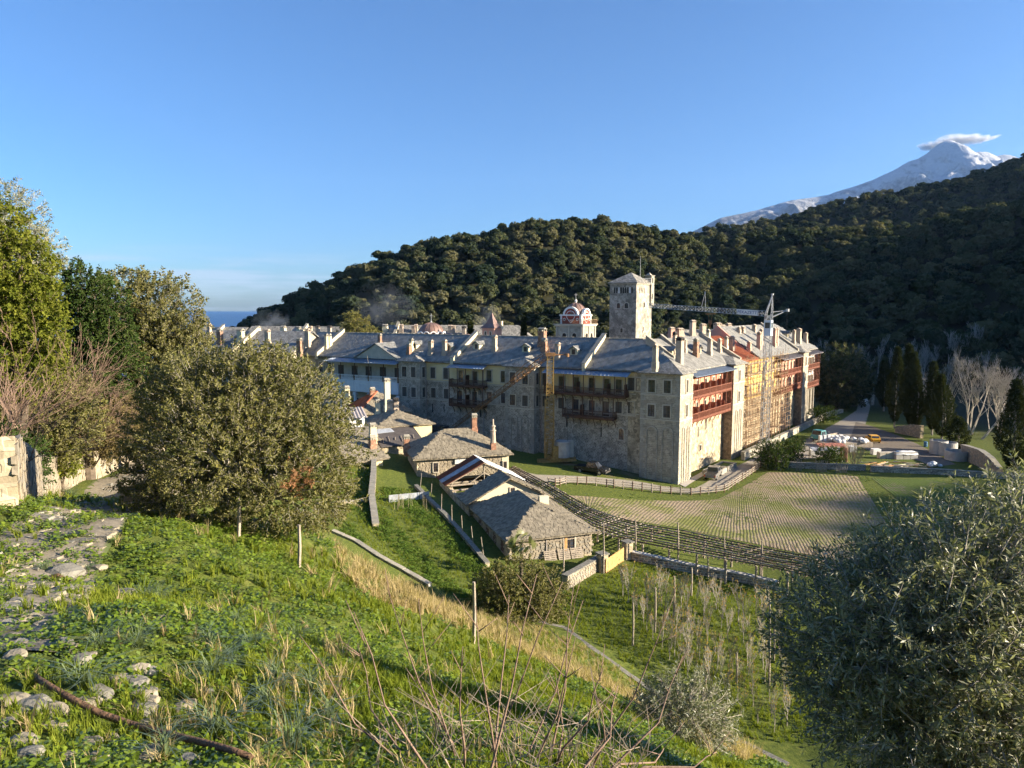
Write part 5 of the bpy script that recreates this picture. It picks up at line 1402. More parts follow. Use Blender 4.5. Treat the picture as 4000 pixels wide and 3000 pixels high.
# ------------------------------------------------------------------ red and white bell tower
def build_belfry():
 c = at_y(2275, 1320, 139.0)
 f = Fr((c.x, c.y), L.u.to_2d(), L.n.to_2d()); g = Fr((c.x, c.y), Rr.u.to_2d(), Rr.n.to_2d())
 wl_, wr_ = f.s_at(2172, 0, 22), g.s_at(2325, 0, 22)
 zd = f.z_at(0, 0, 1266); zk = f.z_at(0, 0, 1229); zb = 5.0
 par = thing('bell_tower', 'stone bell tower topped by a red and white drum and lead dome', 'tower', c)
 def quad(d, e=None):
  e = d if e is None else e
  a = f.pt(d, 0, 0) + Rr.u * d; b = f.pt(wl_ - d, 0, 0) + Rr.u * d; cc = f.pt(wl_ - d, 0, 0) + Rr.u * (wr_ - d); dd = f.pt(d, 0, 0) + Rr.u * (wr_ - d)
  return [(p.x, p.y) for p in (a, b, cc, dd)]
 MB().prism(quad(0), zb, zd - .45).build('shaft', M['stone_ashlar'], par, loc=tuple(c))
 MB().prism(quad(-.25), zd - .45, zd - .15).build('cornice', M['stone_band'], par, loc=(c.x, c.y, zd))
 MB().prism(quad(-.4), zd - .148, zd).build('terrace_slab', M['stone_band'], par, loc=(c.x, c.y, zd))
 for fr_, w_ in ((f, wl_), (g, wr_)):
  for k in (.3, .68):
   q = MB(); s = w_ * k; hw = .42
   for j in range(8):
    a0, a1 = math.pi * j / 8, math.pi * (j + 1) / 8
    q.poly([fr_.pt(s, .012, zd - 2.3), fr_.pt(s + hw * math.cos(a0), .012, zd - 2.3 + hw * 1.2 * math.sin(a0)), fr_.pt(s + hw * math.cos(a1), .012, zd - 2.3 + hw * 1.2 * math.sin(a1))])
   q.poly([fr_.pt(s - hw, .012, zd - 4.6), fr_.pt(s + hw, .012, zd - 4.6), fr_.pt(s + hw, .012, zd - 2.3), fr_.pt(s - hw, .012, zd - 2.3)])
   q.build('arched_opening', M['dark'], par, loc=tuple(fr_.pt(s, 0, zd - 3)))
   q = MB(); blind_arch(q, fr_, s, 0, zd - 4.6, zd - 1.8, .9, .2, .1); q.build('arch_surround', M['stone_band'], par, loc=tuple(fr_.pt(s, 0, zd - 3)))
  for k in (.03, .5, .97):
   q = MB(); fbox(q, fr_, w_ * k - .14, w_ * k + .14, .002, .16, zb, zd - .46); q.build('pilaster', M['stone_band'], par, loc=tuple(fr_.pt(w_ * k, 0, zd - 4)))
 ins = .62
 xy = quad(ins)
 MB().prism(xy, zd, zk).build('drum', M['redpaint'], par, loc=(c.x, c.y, zd))
 f2 = Fr(f.pt(ins, 0, 0).to_2d() + (Rr.u * ins).to_2d(), f.u.to_2d(), f.n.to_2d()); g2 = Fr(g.pt(ins, 0, 0).to_2d() + (L.u * ins).to_2d(), g.u.to_2d(), g.n.to_2d())
 lw_, rw_ = wl_ - 2 * ins, wr_ - 2 * ins
 for fr_, w_ in ((f2, lw_), (g2, rw_)):
  q = MB()
  for s in (.08, .30, w_ - .30, w_ - .08): fbox(q, fr_, s - .075, s + .075, .002, .10, zd, zk - .02)
  fbox(q, fr_, -.12, w_ + .12, .002, .22, zk - .25, zk + .02)
  q.build('white_trim', M['white'], par, loc=tuple(fr_.pt(w_ / 2, 0, zk)))
  r0 = w_ * .33
  q = MB()                     # round gable with white rim
  n = 12
  for j in range(n):
   a0, a1 = math.pi * j / n, math.pi * (j + 1) / n
   pr_ = [(math.cos(a) * r_, math.sin(a) * r_) for a, r_ in ((a0, r0 * .86), (a1, r0 * .86), (a1, r0 * 1.1), (a0, r0 * 1.1))]
   q.hexa([fr_.pt(w_ / 2 + x, -.3, zk - .1 + y) for x, y in pr_], [fr_.pt(w_ / 2 + x, .24, zk - .1 + y) for x, y in pr_])
  q.build('round_gable_rim', M['white'], par, loc=tuple(fr_.pt(w_ / 2, 0, zk)))
  q = MB()
  q.hexa([fr_.pt(w_ / 2 + math.cos(math.pi * j / n) * r0 * .9, .02, zk - .1 + math.sin(math.pi * j / n) * r0 * .9) for j in range(n + 1)], [fr_.pt(w_ / 2 + math.cos(math.pi * j / n) * r0 * .9, .08, zk - .1 + math.sin(math.pi * j / n) * r0 * .9) for j in range(n + 1)])
  q.build('round_gable', M['redpaint'], par, loc=tuple(fr_.pt(w_ / 2, 0, zk)))
  q = MB()
  q.hexa([fr_.pt(w_ / 2 + math.cos(math.pi * j / n) * r0 * 1.02, -2.2, zk - .1 + math.sin(math.pi * j / n) * r0 * 1.02) for j in range(n + 1)], [fr_.pt(w_ / 2 + math.cos(math.pi * j / n) * r0 * 1.02, -.02, zk - .1 + math.sin(math.pi * j / n) * r0 * 1.02) for j in range(n + 1)])
  q.build('gable_vault', M['lead'], par, loc=tuple(fr_.pt(w_ / 2, -1, zk)))
  zc_ = zk - .05 - .25
  def disc(s, z, r_, t0, t1, mat, nm, k=20):
   q = MB(); q.hexa([fr_.pt(s + r_ * math.cos(2 * math.pi * j / k), t0, z + r_ * math.sin(2 * math.pi * j / k)) for j in range(k)], [fr_.pt(s + r_ * math.cos(2 * math.pi * j / k), t1, z + r_ * math.sin(2 * math.pi * j / k)) for j in range(k)])
   q.build(nm, M[mat], par, loc=tuple(fr_.pt(s, 0, z)))
  disc(w_ / 2, zc_ + .1, r0 * .64, .08, .15, 'white', 'roundel_rim'); disc(w_ / 2, zc_ + .1, r0 * .56, .1, .17, 'redpaint', 'roundel')
  disc(w_ * .19, zc_ - .65, .28, .02, .05, 'white', 'oculus_rim', 12); disc(w_ * .81, zc_ - .65, .28, .02, .05, 'white', 'oculus_rim', 12)
  disc(w_ * .19, zc_ - .65, .17, .03, .06, 'dark', 'oculus', 12); disc(w_ * .81, zc_ - .65, .17, .03, .06, 'dark', 'oculus', 12)
  disc(w_ / 2, zd + .75, .62, .02, .05, 'white', 'diamond_rim', 4); disc(w_ / 2, zd + .75, .45, .03, .06, 'redpaint', 'diamond', 4)
  rl = MB()
  wd_ = wl_ if fr_ is f2 else wr_; ff = f if fr_ is f2 else g
  fbox(rl, ff, -.3, wd_ + .3, .25, .30, zd + .82, zd + .88)
  for j in range(26): s = -.3 + (wd_ + .6) * j / 25; fbox(rl, ff, s - .015, s + .015, .26, .29, zd, zd + .82)
  rl.build('railing', M['scaf'], par, loc=tuple(ff.pt(wd_ / 2, 0, zd)))
 ctr = Vector((sum(p[0] for p in xy) / 4, sum(p[1] for p in xy) / 4, zk))
 Rd = min(lw_, rw_) * .56
 prof = [(Rd * math.cos(a), Rd * 1.12 * math.sin(a)) for a in np.linspace(0, math.pi / 2 - .06, 9)]
 MB().lathe(ctr, prof, 24).build('dome', M['lead'], par, smooth=True, loc=tuple(ctr))
 rb = MB()
 for k in range(12):
  a = 2 * math.pi * k / 12
  rb.path([(ctr.x + (r_ + .02) * math.cos(a), ctr.y + (r_ + .02) * math.sin(a), ctr.z + z) for r_, z in prof], [.06] * len(prof), 4)
 tag(rb.build('dome_ribs', M['lead'], par, loc=tuple(ctr)), kind='stuff')
 q = MB(); q.lathe((ctr.x, ctr.y, ctr.z + Rd * 1.1), [(.18, 0), (.18, .2), (.28, .4), (.1, .7)], 10); q.build('finial', M['white'], par, loc=tuple(ctr))
 q = MB(); z = ctr.z + Rd * 1.1 + .7; q.tube((ctr.x, ctr.y, z), (ctr.x, ctr.y, z + 1.3), .04); q.tube((ctr.x - .35, ctr.y, z + .9), (ctr.x + .35, ctr.y, z + .9), .04); q.build('cross', M['crane_grey'], par, loc=tuple(ctr))
build_belfry()
# ------------------------------------------------------------------ church domes, little belfry
def build_church():
 c = at_y(1685, 1313, 150.0)
 par = thing('church', 'church with a ribbed lead dome over a scalloped white cornice', 'church', (c.x, c.y, 5))
 z0 = at_y(1685, 1303, 150).z
 Rm = (at_y(1735, 1300, 150).x - at_y(1636, 1300, 150).x) / 2
 MB().lathe((c.x, c.y, 4), [(Rm * 1.02, 0), (Rm * 1.02, z0 - 4)], 24).build('drum', M['pink'], par, loc=(c.x, c.y, 4))
 zt_ = at_y(1685, 1260, 150).z
 prof = [(Rm * math.cos(a), (zt_ - z0) * math.sin(a)) for a in np.linspace(0, math.pi / 2 - .05, 9)]
 MB().lathe((c.x, c.y, z0), prof, 32).build('dome', M['lead'], par, smooth=True, loc=(c.x, c.y, z0))
 rb = MB()
 for k in range(16):
  a = 2 * math.pi * k / 16
  rb.path([(c.x + (r_ + .02) * math.cos(a), c.y + (r_ + .02) * math.sin(a), z0 + z) for r_, z in prof], [.05] * len(prof), 4)
 tag(rb.build('dome_ribs', M['lead'], par, loc=(c.x, c.y, z0)), kind='stuff')
 for k in range(12):
  a = 2 * math.pi * (k + .5) / 12
  p = Vector((c.x + Rm * 1.05 * math.cos(a), c.y + Rm * 1.05 * math.sin(a), z0 - .1)); tdir = Vector((-math.sin(a), math.cos(a), 0))
  q = MB(); rr = Rm * .24
  q.path([p + tdir * rr * math.cos(b) + Vector((0, 0, rr * .8 * math.sin(b))) for b in np.linspace(0, math.pi, 8)], [.13] * 8, 5)
  q.build('scalloped_cornice', M['white'], par, loc=tuple(p))
 q = MB(); q.tube((c.x, c.y, zt_), (c.x, c.y, zt_ + 1.9), .05); q.tube((c.x - .35, c.y, zt_ + 1.4), (c.x + .35, c.y, zt_ + 1.4), .05); q.lathe((c.x, c.y, zt_ - .1), [(.25, 0), (.2, .3), (.05, .5)], 8)
 q.build('cross', M['crane_grey'], par, loc=(c.x, c.y, zt_))
 for px, w_, y in ((1750, 1.7, 148.0), (1826, 1.3, 152.0)):
  d = at_y(px, 1313, y); zt2 = at_y(px, 1300 if px < 1800 else 1304, y).z
  MB().lathe((d.x, d.y, 5), [(w_, 0), (w_, zt2 - 6.4)] + [(w_ * math.cos(a), zt2 - 6.4 + 1.4 * math.sin(a)) for a in np.linspace(.1, 1.5, 6)], 18).build('small_dome', M['lead'], par, smooth=True, loc=(d.x, d.y, 5))
build_church()
def build_turret():
 c = at_y(1922, 1314, 146.0)
 par = thing('clock_turret', 'small pink turret with a pointed lead roof among the roofs', 'turret', c)
 zt = at_y(1922, 1281, 146).z; hw = 1.45
 MB().box((c.x, c.y, (5 + zt) / 2), (2 * hw, 2 * hw, zt - 5), L.rz).build('shaft', M['pink'], par, loc=tuple(c))
 MB().lathe((c.x, c.y, zt), [(hw * 1.75, 0), (hw * 1.0, .8), (hw * .45, 1.9), (.06, 3.1)], 4, a0=L.rz + math.pi / 4).build('roof', M['lead'], par, loc=(c.x, c.y, zt))
 f = Fr((c + L.n * hw).to_2d(), L.u.to_2d(), L.n.to_2d())
 for s in (-.6, .6):
  window(par, f, s, .01, zt - 2.2, .35, 1.5, 'arch')
 d = Vector((c.x, c.y, 0)) + Rr.u * 1.2 + Rr.n * 1.5
 MB().box((d.x, d.y, zt + .6), (.5, .5, 1.6), L.rz).build('chimney', M['cream'], par, loc=(d.x, d.y, zt))
build_turret()
# ------------------------------------------------------------------ cranes and scaffold
def lattice(mb, a, b, w0, w1, n, up=Vector((0, 0, 1)), rc=.05, rd=.028, tri=False):
 """a braced mast or boom from a to b"""
 a, b = Vector(a), Vector(b); d = (b - a).normalized()
 x = d.cross(up)
 x = x.normalized() if x.length > 1e-3 else Vector((1, 0, 0))
 y = x.cross(d).normalized()
 off = [(-1, -1), (1, -1), (1, 1), (-1, 1)] if not tri else [(-1, -1), (1, -1), (0, 1)]
 def q(k, i):
  f = k / n; w = (w0 + (w1 - w0) * f) / 2
  return a + (b - a) * f + x * off[i][0] * w + y * off[i][1] * w
 m = len(off)
 for i in range(m):
  mb.tube(q(0, i), q(n, i), rc, n=4)
  for k in range(n):
   j = (i + 1) % m
   if k % 2 == 0: mb.tube(q(k, i), q(k + 1, j), rd, n=4, caps=False)
   else: mb.tube(q(k, j), q(k + 1, i), rd, n=4, caps=False)
   mb.tube(q(k, i), q(k, j), rd, n=4, caps=False)
def build_grey_crane():
 c = at_z(2984, 1752, 0.0)
 par = thing('tower_crane', 'grey lattice tower crane with cabin standing before the scaffolded wing', 'crane', (c.x, c.y, 0))
 zt = 24.2
 m = MB(); lattice(m, (c.x, c.y, 0), (c.x, c.y, zt - 3.6), 1.25, 1.05, 22, Vector((0, 1, 0)), .07, .04); m.build('mast', M['crane_grey'], par, loc=(c.x, c.y, 0))
 m = MB(); m.box((c.x, c.y, .25), (3.2, 3.2, .5), Rr.rz); m.box((c.x, c.y, .9), (1.7, 1.7, .8), Rr.rz); m.build('ballast_base', M['concrete'], par, loc=(c.x, c.y, 0))
 rz = Rr.rz
 MB().box((c.x, c.y, zt - 2.2), (1.25, 1.25, 2.8), rz).build('cabin', M['crane_white'], par, loc=(c.x, c.y, zt - 2.2))
 q = MB()
 for an in (0, math.pi / 2, math.pi, -math.pi / 2):
  d = Vector((math.cos(rz + an), math.sin(rz + an), 0)); p = Vector((c.x, c.y, zt - 1.75)) + d * .63
  q.box(tuple(p), (.03, .85, 1.0), rz + an)
 q.build('cabin_window', M['glass'], par, loc=(c.x, c.y, zt - 2))
 m = MB(); lattice(m, (c.x, c.y, zt - .8), (c.x, c.y, zt + .3), 1.05, 1.0, 2, Vector((0, 1, 0)), .07, .05); m.build('slewing_ring', M['crane_grey'], par, loc=(c.x, c.y, zt))
 # jib reaching left behind the roofs towards the tower
 tip = at_y(2532, 1193, 133.0); root = Vector((c.x - .6, c.y, zt + .35))
 m = MB(); lattice(m, root, tip, .95, .7, 34, Vector((0, 0, 1)), .055, .032, tri=True); m.build('jib', M['crane_grey'], par, loc=tuple(root))
 ap = at_y(3017, 1150, c.y); m = MB()
 for dy in (-.4, .4): m.tube((root.x + .1, c.y + dy, zt + .35), ap, .075); m.tube((c.x + .55, c.y + dy, zt + .35), ap, .075)
 m.lathe((ap.x, ap.y, ap.z - .15), [(.25, 0), (.25, .3)], 8); m.build('apex_frame', M['crane_grey'], par, loc=tuple(ap))
 ce = at_y(3076, 1212, c.y); m = MB()
 for dy in (-.4, .4): m.tube((c.x + .5, c.y + dy, zt - .3), ce, .08); m.tube((c.x + .5, c.y + dy, zt + .6), ce, .05)
 m.lathe((ce.x, ce.y, ce.z - .25), [(.32, 0), (.32, .5)], 10); m.build('counter_jib', M['crane_grey'], par, loc=tuple(ce))
 m = MB(); m.tube(ap, ce, .03, n=4); m.tube(ap, root.lerp(tip, .42) + Vector((0, 0, .5)), .03, n=4)
 st = at_y(2755, 1137, root.lerp(tip, .52).y); m.tube(ap, st, .03, n=4); m.tube(st, tip, .025, n=4); m.build('tie_rope', M['soot'], par, loc=tuple(ap))
 m = MB(); b0 = root.lerp(tip, .52)
 for dx in (-.35, .35): m.tube((b0.x + dx, b0.y, b0.z + .4), st, .05, n=4)
 m.build('tie_strut', M['crane_grey'], par, loc=tuple(st))
 h = root.lerp(tip, .46); m = MB(); m.box((h.x, h.y, h.z - .75), (1.6, .9, .25));
 for dx in (-.4, .4): m.tube((h.x + dx, h.y, h.z - .85), (h.x + dx * .4, h.y, h.z - 2.0), .03, n=4)
 m.box((h.x, h.y, h.z - 2.3), (.55, .35, .7)); m.tube((h.x, h.y, h.z - 2.6), (h.x, h.y, h.z - 3.3), .09); m.build('trolley_hook', M['crane_rust'], par, loc=tuple(h))
 w = MB(); pr_ = at_y(3072, 1296, ce.y); w.tube(ce, (ce.x - .05, ce.y, 17.5), .02, n=4); w.build('hanging_rope', M['soot'], par, loc=tuple(ce))
 # name board on the jib
 d = (tip - root).normalized(); nb = Vector((d.y, -d.x, 0)).normalized()
 if nb.y > 0: nb = -nb
 a = root + d * 1.4; b = root + d * 5.0
 sg = MB(); o_ = nb * .56
 sg.hexa([a + o_ + Vector((0, 0, -.48)), b + o_ + Vector((0, 0, -.48)), b + o_ + Vector((0, 0, .42)), a + o_ + Vector((0, 0, .42))], [p + nb * .05 for p in (a + o_ + Vector((0, 0, -.48)), b + o_ + Vector((0, 0, -.48)), b + o_ + Vector((0, 0, .42)), a + o_ + Vector((0, 0, .42)))])
 so = sg.build('name_board', M['white'], par, loc=tuple(a))
 cu = bpy.data.curves.new('lettering', 'FONT'); cu.body = 'PEKAZETT'; cu.size = .72; cu.align_x = 'CENTER'; cu.align_y = 'CENTER'; cu.extrude = .005
 t_ = NT('blue_lettering'); cu.materials.append(t_.surf((.02, .05, .22), .6))
 tmp = bpy.data.objects.new('lettering', cu); COL.objects.link(tmp)
 bpy.context.view_layer.update()
 lm = bpy.data.meshes.new_from_object(tmp.evaluated_get(bpy.context.evaluated_depsgraph_get())); bpy.data.objects.remove(tmp)
 lt = bpy.data.objects.new('lettering', lm); COL.objects.link(lt); lt.parent = so
 pm = (a + b) / 2 + nb * .625 + Vector((0, 0, -.03)); lt.location = pm - world_loc(so)
 X = -Vector((d.x, d.y, 0)).normalized() if d.x < 0 else Vector((d.x, d.y, 0)).normalized(); X = Vector((X.x, X.y, -d.z if d.x < 0 else d.z)).normalized(); Y = Vector((0, 0, 1)); Zv = X.cross(Y).normalized(); Y = Zv.cross(X)
 lt.rotation_euler = Matrix((X, Y, Zv)).transposed().to_euler()
build_grey_crane()
def build_yellow_crane():
 c = G(2145, 1806)
 par = thing('folding_crane', 'rusty yellow folding crane with its boom hanging against the shaded wall', 'crane', c)
 zt = at_y(2147, 1388, c.y).z; zm = at_y(2145, 1560, c.y).z
 m = MB(); lattice(m, (c.x, c.y, c.z + .7), (c.x, c.y, zm), 1.35, 1.3, 18, Vector((0, 1, 0)), .09, .05); m.build('lower_mast', M['crane_yellow'], par, loc=tuple(c))
 m = MB(); lattice(m, (c.x + .05, c.y, zm - .5), (c.x + .1, c.y, zt), 1.05, .95, 12, Vector((0, 1, 0)), .08, .045); m.build('upper_mast', M['crane_yellow'], par, loc=(c.x, c.y, zm))
 m = MB(); m.box((c.x - .1, c.y, zt - 2.6), (.8, .8, 3.4)); m.build('mast_panel', M['galv'], par, loc=(c.x, c.y, zt))
 e = L.pt(L.s_at(1766, TW + 1.9, 6.2), TW + 1.6, 0); e.z = L.z_at(L.s_at(1766, TW + 1.6, 6.2), TW + 1.6, 1668)
 t0 = Vector((c.x - .3, c.y, zt + .1))
 m = MB(); lattice(m, t0, e, .8, .55, 26, Vector((0, 0, 1)), .07, .035, tri=True); m.build('boom', M['crane_rust'], par, loc=tuple(t0))
 fl = t0.lerp(e, .36) + Vector((.1, -.2, .75)); m = MB(); m.path([t0.lerp(e, .32) + Vector((0, 0, .2)), fl, t0.lerp(e, .22) + Vector((0, 0, 1.3)), t0 + Vector((-.2, 0, .5))], [.05] * 4, 5)
 for k in range(7):
  p = t0.lerp(e, .12 + .05 * k); m.tube(p, p + Vector((.05, -.1, .75)), .04, n=4)
 m.build('boom_bracing', M['crane_rust'], par, loc=tuple(t0))
 a = Vector((c.x, c.y, zt + .1)); b = at_y(2222, 1386, c.y); m = MB(); m.box((c.x + .1, c.y, zt + .15), (1.5, 1.1, .5)); m.tube(a, b, .12, .08); m.lathe((b.x - .2, b.y, b.z - .3), [(.25, 0), (.25, .5)], 10); m.tube(t0.lerp(a, .3) + Vector((-.2, 0, 1.3)), b, .02, n=4); m.tube(t0.lerp(a, .3) + Vector((-.2, 0, 1.3)), t0.lerp(e, .18), .02, n=4)
 m.tube(a, a + Vector((-.3, 0, 1.4)), .06); m.build('head_arm', M['crane_rust'], par, loc=tuple(a))
 m = MB(); m.tube((b.x - .1, b.y, b.z - .2), (b.x - .1, b.y, c.z + 1.2), .022, n=4); m.box((b.x - .1, b.y, c.z + 7.0), (.3, .3, .5)); m.build('hook_rope', M['soot'], par, loc=tuple(b))
 m = MB(); rz = .25
 m.box((c.x + 1.2, c.y - .2, c.z + .25), (6.2, .35, .35), rz); m.box((c.x + 1.2, c.y + 1.3, c.z + .25), (6.2, .35, .35), rz); m.box((c.x + 1.4, c.y + .5, c.z + .62), (3.0, 2.2, .38), rz)
 m.tube((c.x - .5, c.y - .3, c.z + .8), (c.x - .2, c.y, c.z + 3.6), .12, n=6); m.tube((c.x + .9, c.y - .4, c.z + .8), (c.x + .4, c.y, c.z + 3.6), .12, n=6); m.box((c.x + .9, c.y - .3, c.z + 1.7), (.9, .8, 1.8), rz); m.build('base_frame', M['crane_yellow'], par, loc=tuple(c))
 bl = at_y(2198, 1782, c.y + .3); bl.z = c.z
 m = MB(); m.lathe((bl.x, bl.y, bl.z + .8), [(1.15, 0), (1.15, 2.4), (1.0, 2.5)], 16); m.build('concrete_ballast', M['concrete'], par, loc=tuple(bl), smooth=False)
 m = MB(); m.box((bl.x + 1.1, bl.y + .9, bl.z + 1.9), (1.1, .8, 2.6), rz); m.build('ballast_block', M['stone_band'], par, loc=tuple(bl))
build_yellow_crane()
def build_scaffold():
 a, b = r2b + .2, Rr.s_at(3066, RW + 1.2, 6)
 par = thing('scaffolding', 'rusty tube scaffolding with plank decks covering the ochre storeys', 'scaffolding', Rr.pt((a + b) / 2, 0, 0))
 n = int((b - a) / 1.75); H_ = 16.3
 for k in range(n + 1):
  s = a + (b - a) * k / n
  m = MB()
  for t in (RW + .35, RW + 1.45, RW + 2.3): m.tube(Rr.pt(s, t, 0), Rr.pt(s + rnd.uniform(-.05, .05), t, H_ - (5.5 if t > RW + 2 else 0) + rnd.uniform(-.6, 1.0)), .042, n=5)
  for z in np.arange(1.9, H_, 1.0): m.tube(Rr.pt(s, RW + .2, z), Rr.pt(s, RW + (2.5 if z < 10.5 else 1.65), z), .036, n=4)
  m.build('standard', M['scaf'], par, loc=tuple(Rr.pt(s, RW, 0)))
 lv = list(np.arange(1.9, H_ + .1, 1.95))
 for j, z in enumerate(lv):
  m = MB()
  for dz in (0, .9):
   for t in (RW + .35, RW + 1.45, RW + 2.3):
    if t > RW + 2 and z > 10.5: continue
    m.tube(Rr.pt(a - .3, t, z + dz), Rr.pt(b + .3, t, z + dz + rnd.uniform(-.05, .05)), .036, n=4)
  for k in range(0, n, 2):
   s0, s1 = a + (b - a) * k / n, a + (b - a) * (k + 1) / n
   m.tube(Rr.pt(s0, RW + 1.5, z), Rr.pt(s1, RW + 1.5, z + 1.95), .03, n=4)
  m.build('ledger', M['scaf'], par, loc=tuple(Rr.pt((a + b) / 2, RW, z)))
  m = MB(); cut0 = a + (b - a) * rnd.uniform(0, .15); cut1 = b - (b - a) * rnd.uniform(0, .35 if j % 2 else .1)
  for t in (.45, .75, 1.05): fbox(m, Rr, cut0 + rnd.uniform(0, .5), cut1 - rnd.uniform(0, .9), RW + t, RW + t + .26, z + .05, z + .10)
  tag(m.build('boards', M['board'], par, loc=tuple(Rr.pt((a + b) / 2, RW, z))), kind='stuff')
 m = MB()
 s0 = Rr.s_at(2962, RW + 1, 6)
 for j, z in enumerate(lv[:-1]):
  q0, q1 = (s0 - .9, s0 + .9) if j % 2 == 0 else (s0 + .9, s0 - .9)
  m.hexa([Rr.pt(q0, RW + 1.6, z), Rr.pt(q0, RW + 2.1, z), Rr.pt(q1, RW + 2.1, z + 1.95), Rr.pt(q1, RW + 1.6, z + 1.95)], [p + Vector((0, 0, .07)) for p in (Rr.pt(q0, RW + 1.6, z), Rr.pt(q0, RW + 2.1, z), Rr.pt(q1, RW + 2.1, z + 1.95), Rr.pt(q1, RW + 1.6, z + 1.95))])
 m.build('stair_flight', M['board'], par, loc=tuple(Rr.pt(s0, RW, 2)))
build_scaffold()
# ------------------------------------------------------------------ pieces that can be told apart: slates, stones
def unit_piece(name, mat, seed, jit=.12, bulge=0.0):
 r = np.random.default_rng(seed)
 c = [(-.5, -.5), (.5, -.5), (.5, .5), (-.5, .5)]
 b = [(x + r.uniform(-jit, jit), y + r.uniform(-jit, jit), -.5) for x, y in c]
 k = 1 - bulge
 t = [(p[0] * k + r.uniform(-jit, jit) * .3, p[1] * k + r.uniform(-jit, jit) * .3, .5 + r.uniform(-.1, .1)) for p in b]
 o = MB().hexa(b, t).build(name, mat); me = o.data; bpy.data.objects.remove(o)
 return me
PIECES = {}
def piece_set(kind):
 if kind not in PIECES:
  nm, mats, jit, bul = {'slate': ('slate', ['slate_piece'], .07, .03), 'stone': ('stone', ['wallstone', 'wallstone_b'], .10, .22), 'cobble': ('cobble', ['rock', 'rock_grey'], .16, .35),
                              'roofslate': ('slate', ['slate_big'], .06, .02), 'flag': ('flagstone', ['rock_grey', 'rock'], .18, .10)}[kind]
  PIECES[kind] = [unit_piece(nm, M[mats[i % len(mats)]], 40 + i, jit, bul) for i in range(8)]
 return PIECES[kind]
def lay(parent, kind, cells, nobj, nm, stuffname):
 """cells: (centre, X, Y, Z, sx, sy, sz); the nearest nobj become parts, the rest one part of stuff"""
 ms = piece_set(kind)
 cells = sorted(cells, key=lambda c: (c[0] - Vector((0, 0, CAMZ))).length)
 for c, X, Y, Z, sx, sy, sz in cells[:nobj]:
  o = bpy.data.objects.new(nm, rnd.choice(ms)); COL.objects.link(o)
  mt = Matrix((X, Y, Z)).transposed().to_4x4() @ Matrix.Diagonal((sx, sy, sz, 1))
  mt.translation = c - (world_loc(parent) if parent is not None else Vector((0, 0, 0)))
  o.parent = parent
  o.matrix_basis = mt
 rest = cells[nobj:]
 if rest:
  mb = MB()
  for c, X, Y, Z, sx, sy, sz in rest:
   me = rnd.choice(ms)
   mb.add([c + X * (v.co.x * sx) + Y * (v.co.y * sy) + Z * (v.co.z * sz) for v in me.vertices], [tuple(p.vertices) for p in me.polygons], 0)
  tag(mb.build(stuffname, ms[0].materials[0], parent, loc=tuple(rest[0][0])), kind='stuff')
def cells_on(poly, bw, bh, th, lift=0.0, wj=.25, inset=0.0, up=None, overlap=1.0, tilt=0.0):
 """courses of pieces over a flat polygon"""
 poly = [Vector(p) for p in poly]
 n = Vector((0, 0, 0))
 for i in range(len(poly)): n += poly[i].cross(poly[(i + 1) % len(poly)])
 n.normalize()
 if (n.z < -1e-3) or (abs(n.z) < 1e-3 and n.y > 0): n = -n
 X = Vector((0, 0, 1)).cross(n)
 X = X.normalized() if X.length > 1e-3 else Vector((1, 0, 0))
 Y = n.cross(X)
 q = [((p - poly[0]).dot(X), (p - poly[0]).dot(Y)) for p in poly]
 x0, x1 = min(a for a, _ in q), max(a for a, _ in q); y0, y1 = min(b for _, b in q), max(b for _, b in q)
 out = []
 y = y0 + bh / 2; row = 0
 Y2 = (Y + n * tilt).normalized(); N2 = X.cross(Y2)
 while y < y1:
  x = x0 - (bw / 2 if row % 2 else 0) - rnd.uniform(0, bw * .3)
  while x < x1:
   w = bw * rnd.uniform(1 - wj, 1 + wj)
   cx = x + w / 2
   if bool(inpoly(np.array([cx]), np.array([y]), q)[0]):
    hh = bh * rnd.uniform(.92, 1.08)
    out.append((poly[0] + X * cx + Y * (y + rnd.uniform(-.03, .03) * bh) + n * (lift + rnd.uniform(0, .35) * th), X, Y2, N2, w * .955, hh * overlap, th))
   x += w
  y += bh; row += 1
 return out
def monastery_slates():
 E0 = isect(L.pt(0, TW + .55, 0), L.u, Rr.pt(0, RW + .55, 0), Rr.u); E0.z = EAVE
 J = isect(L.pt(0, TR, 0), L.u, Rr.pt(0, RR, 0), Rr.u); J.z = RIDGE
 s_t = r2b + .6; ZE, ZR, T0, T1 = EAVE + .1, 21.9, RW + .6, RR - .6
 for par, q in ((lw, [E0, L.pt(sEnd, TW + .55, EAVE), L.pt(sEnd, TR, RIDGE), J]), (rw, [E0, Rr.pt(s_t, RW + .55, EAVE), Rr.pt(s_t, RR, RIDGE), J]), (rw, [Rr.pt(39.5, T0, ZE), Rr.pt(rEnd + .6, T0, ZE), Rr.pt(rEnd - 5.5, T1, ZR), Rr.pt(39.5, T1, ZR)])):
  cells = cells_on(q, .8, .5, .05, .02, .35, overlap=1.1, tilt=.06)
  ms = piece_set('roofslate'); lay(par, 'roofslate', cells, 0, 'slate', 'roof_slates')
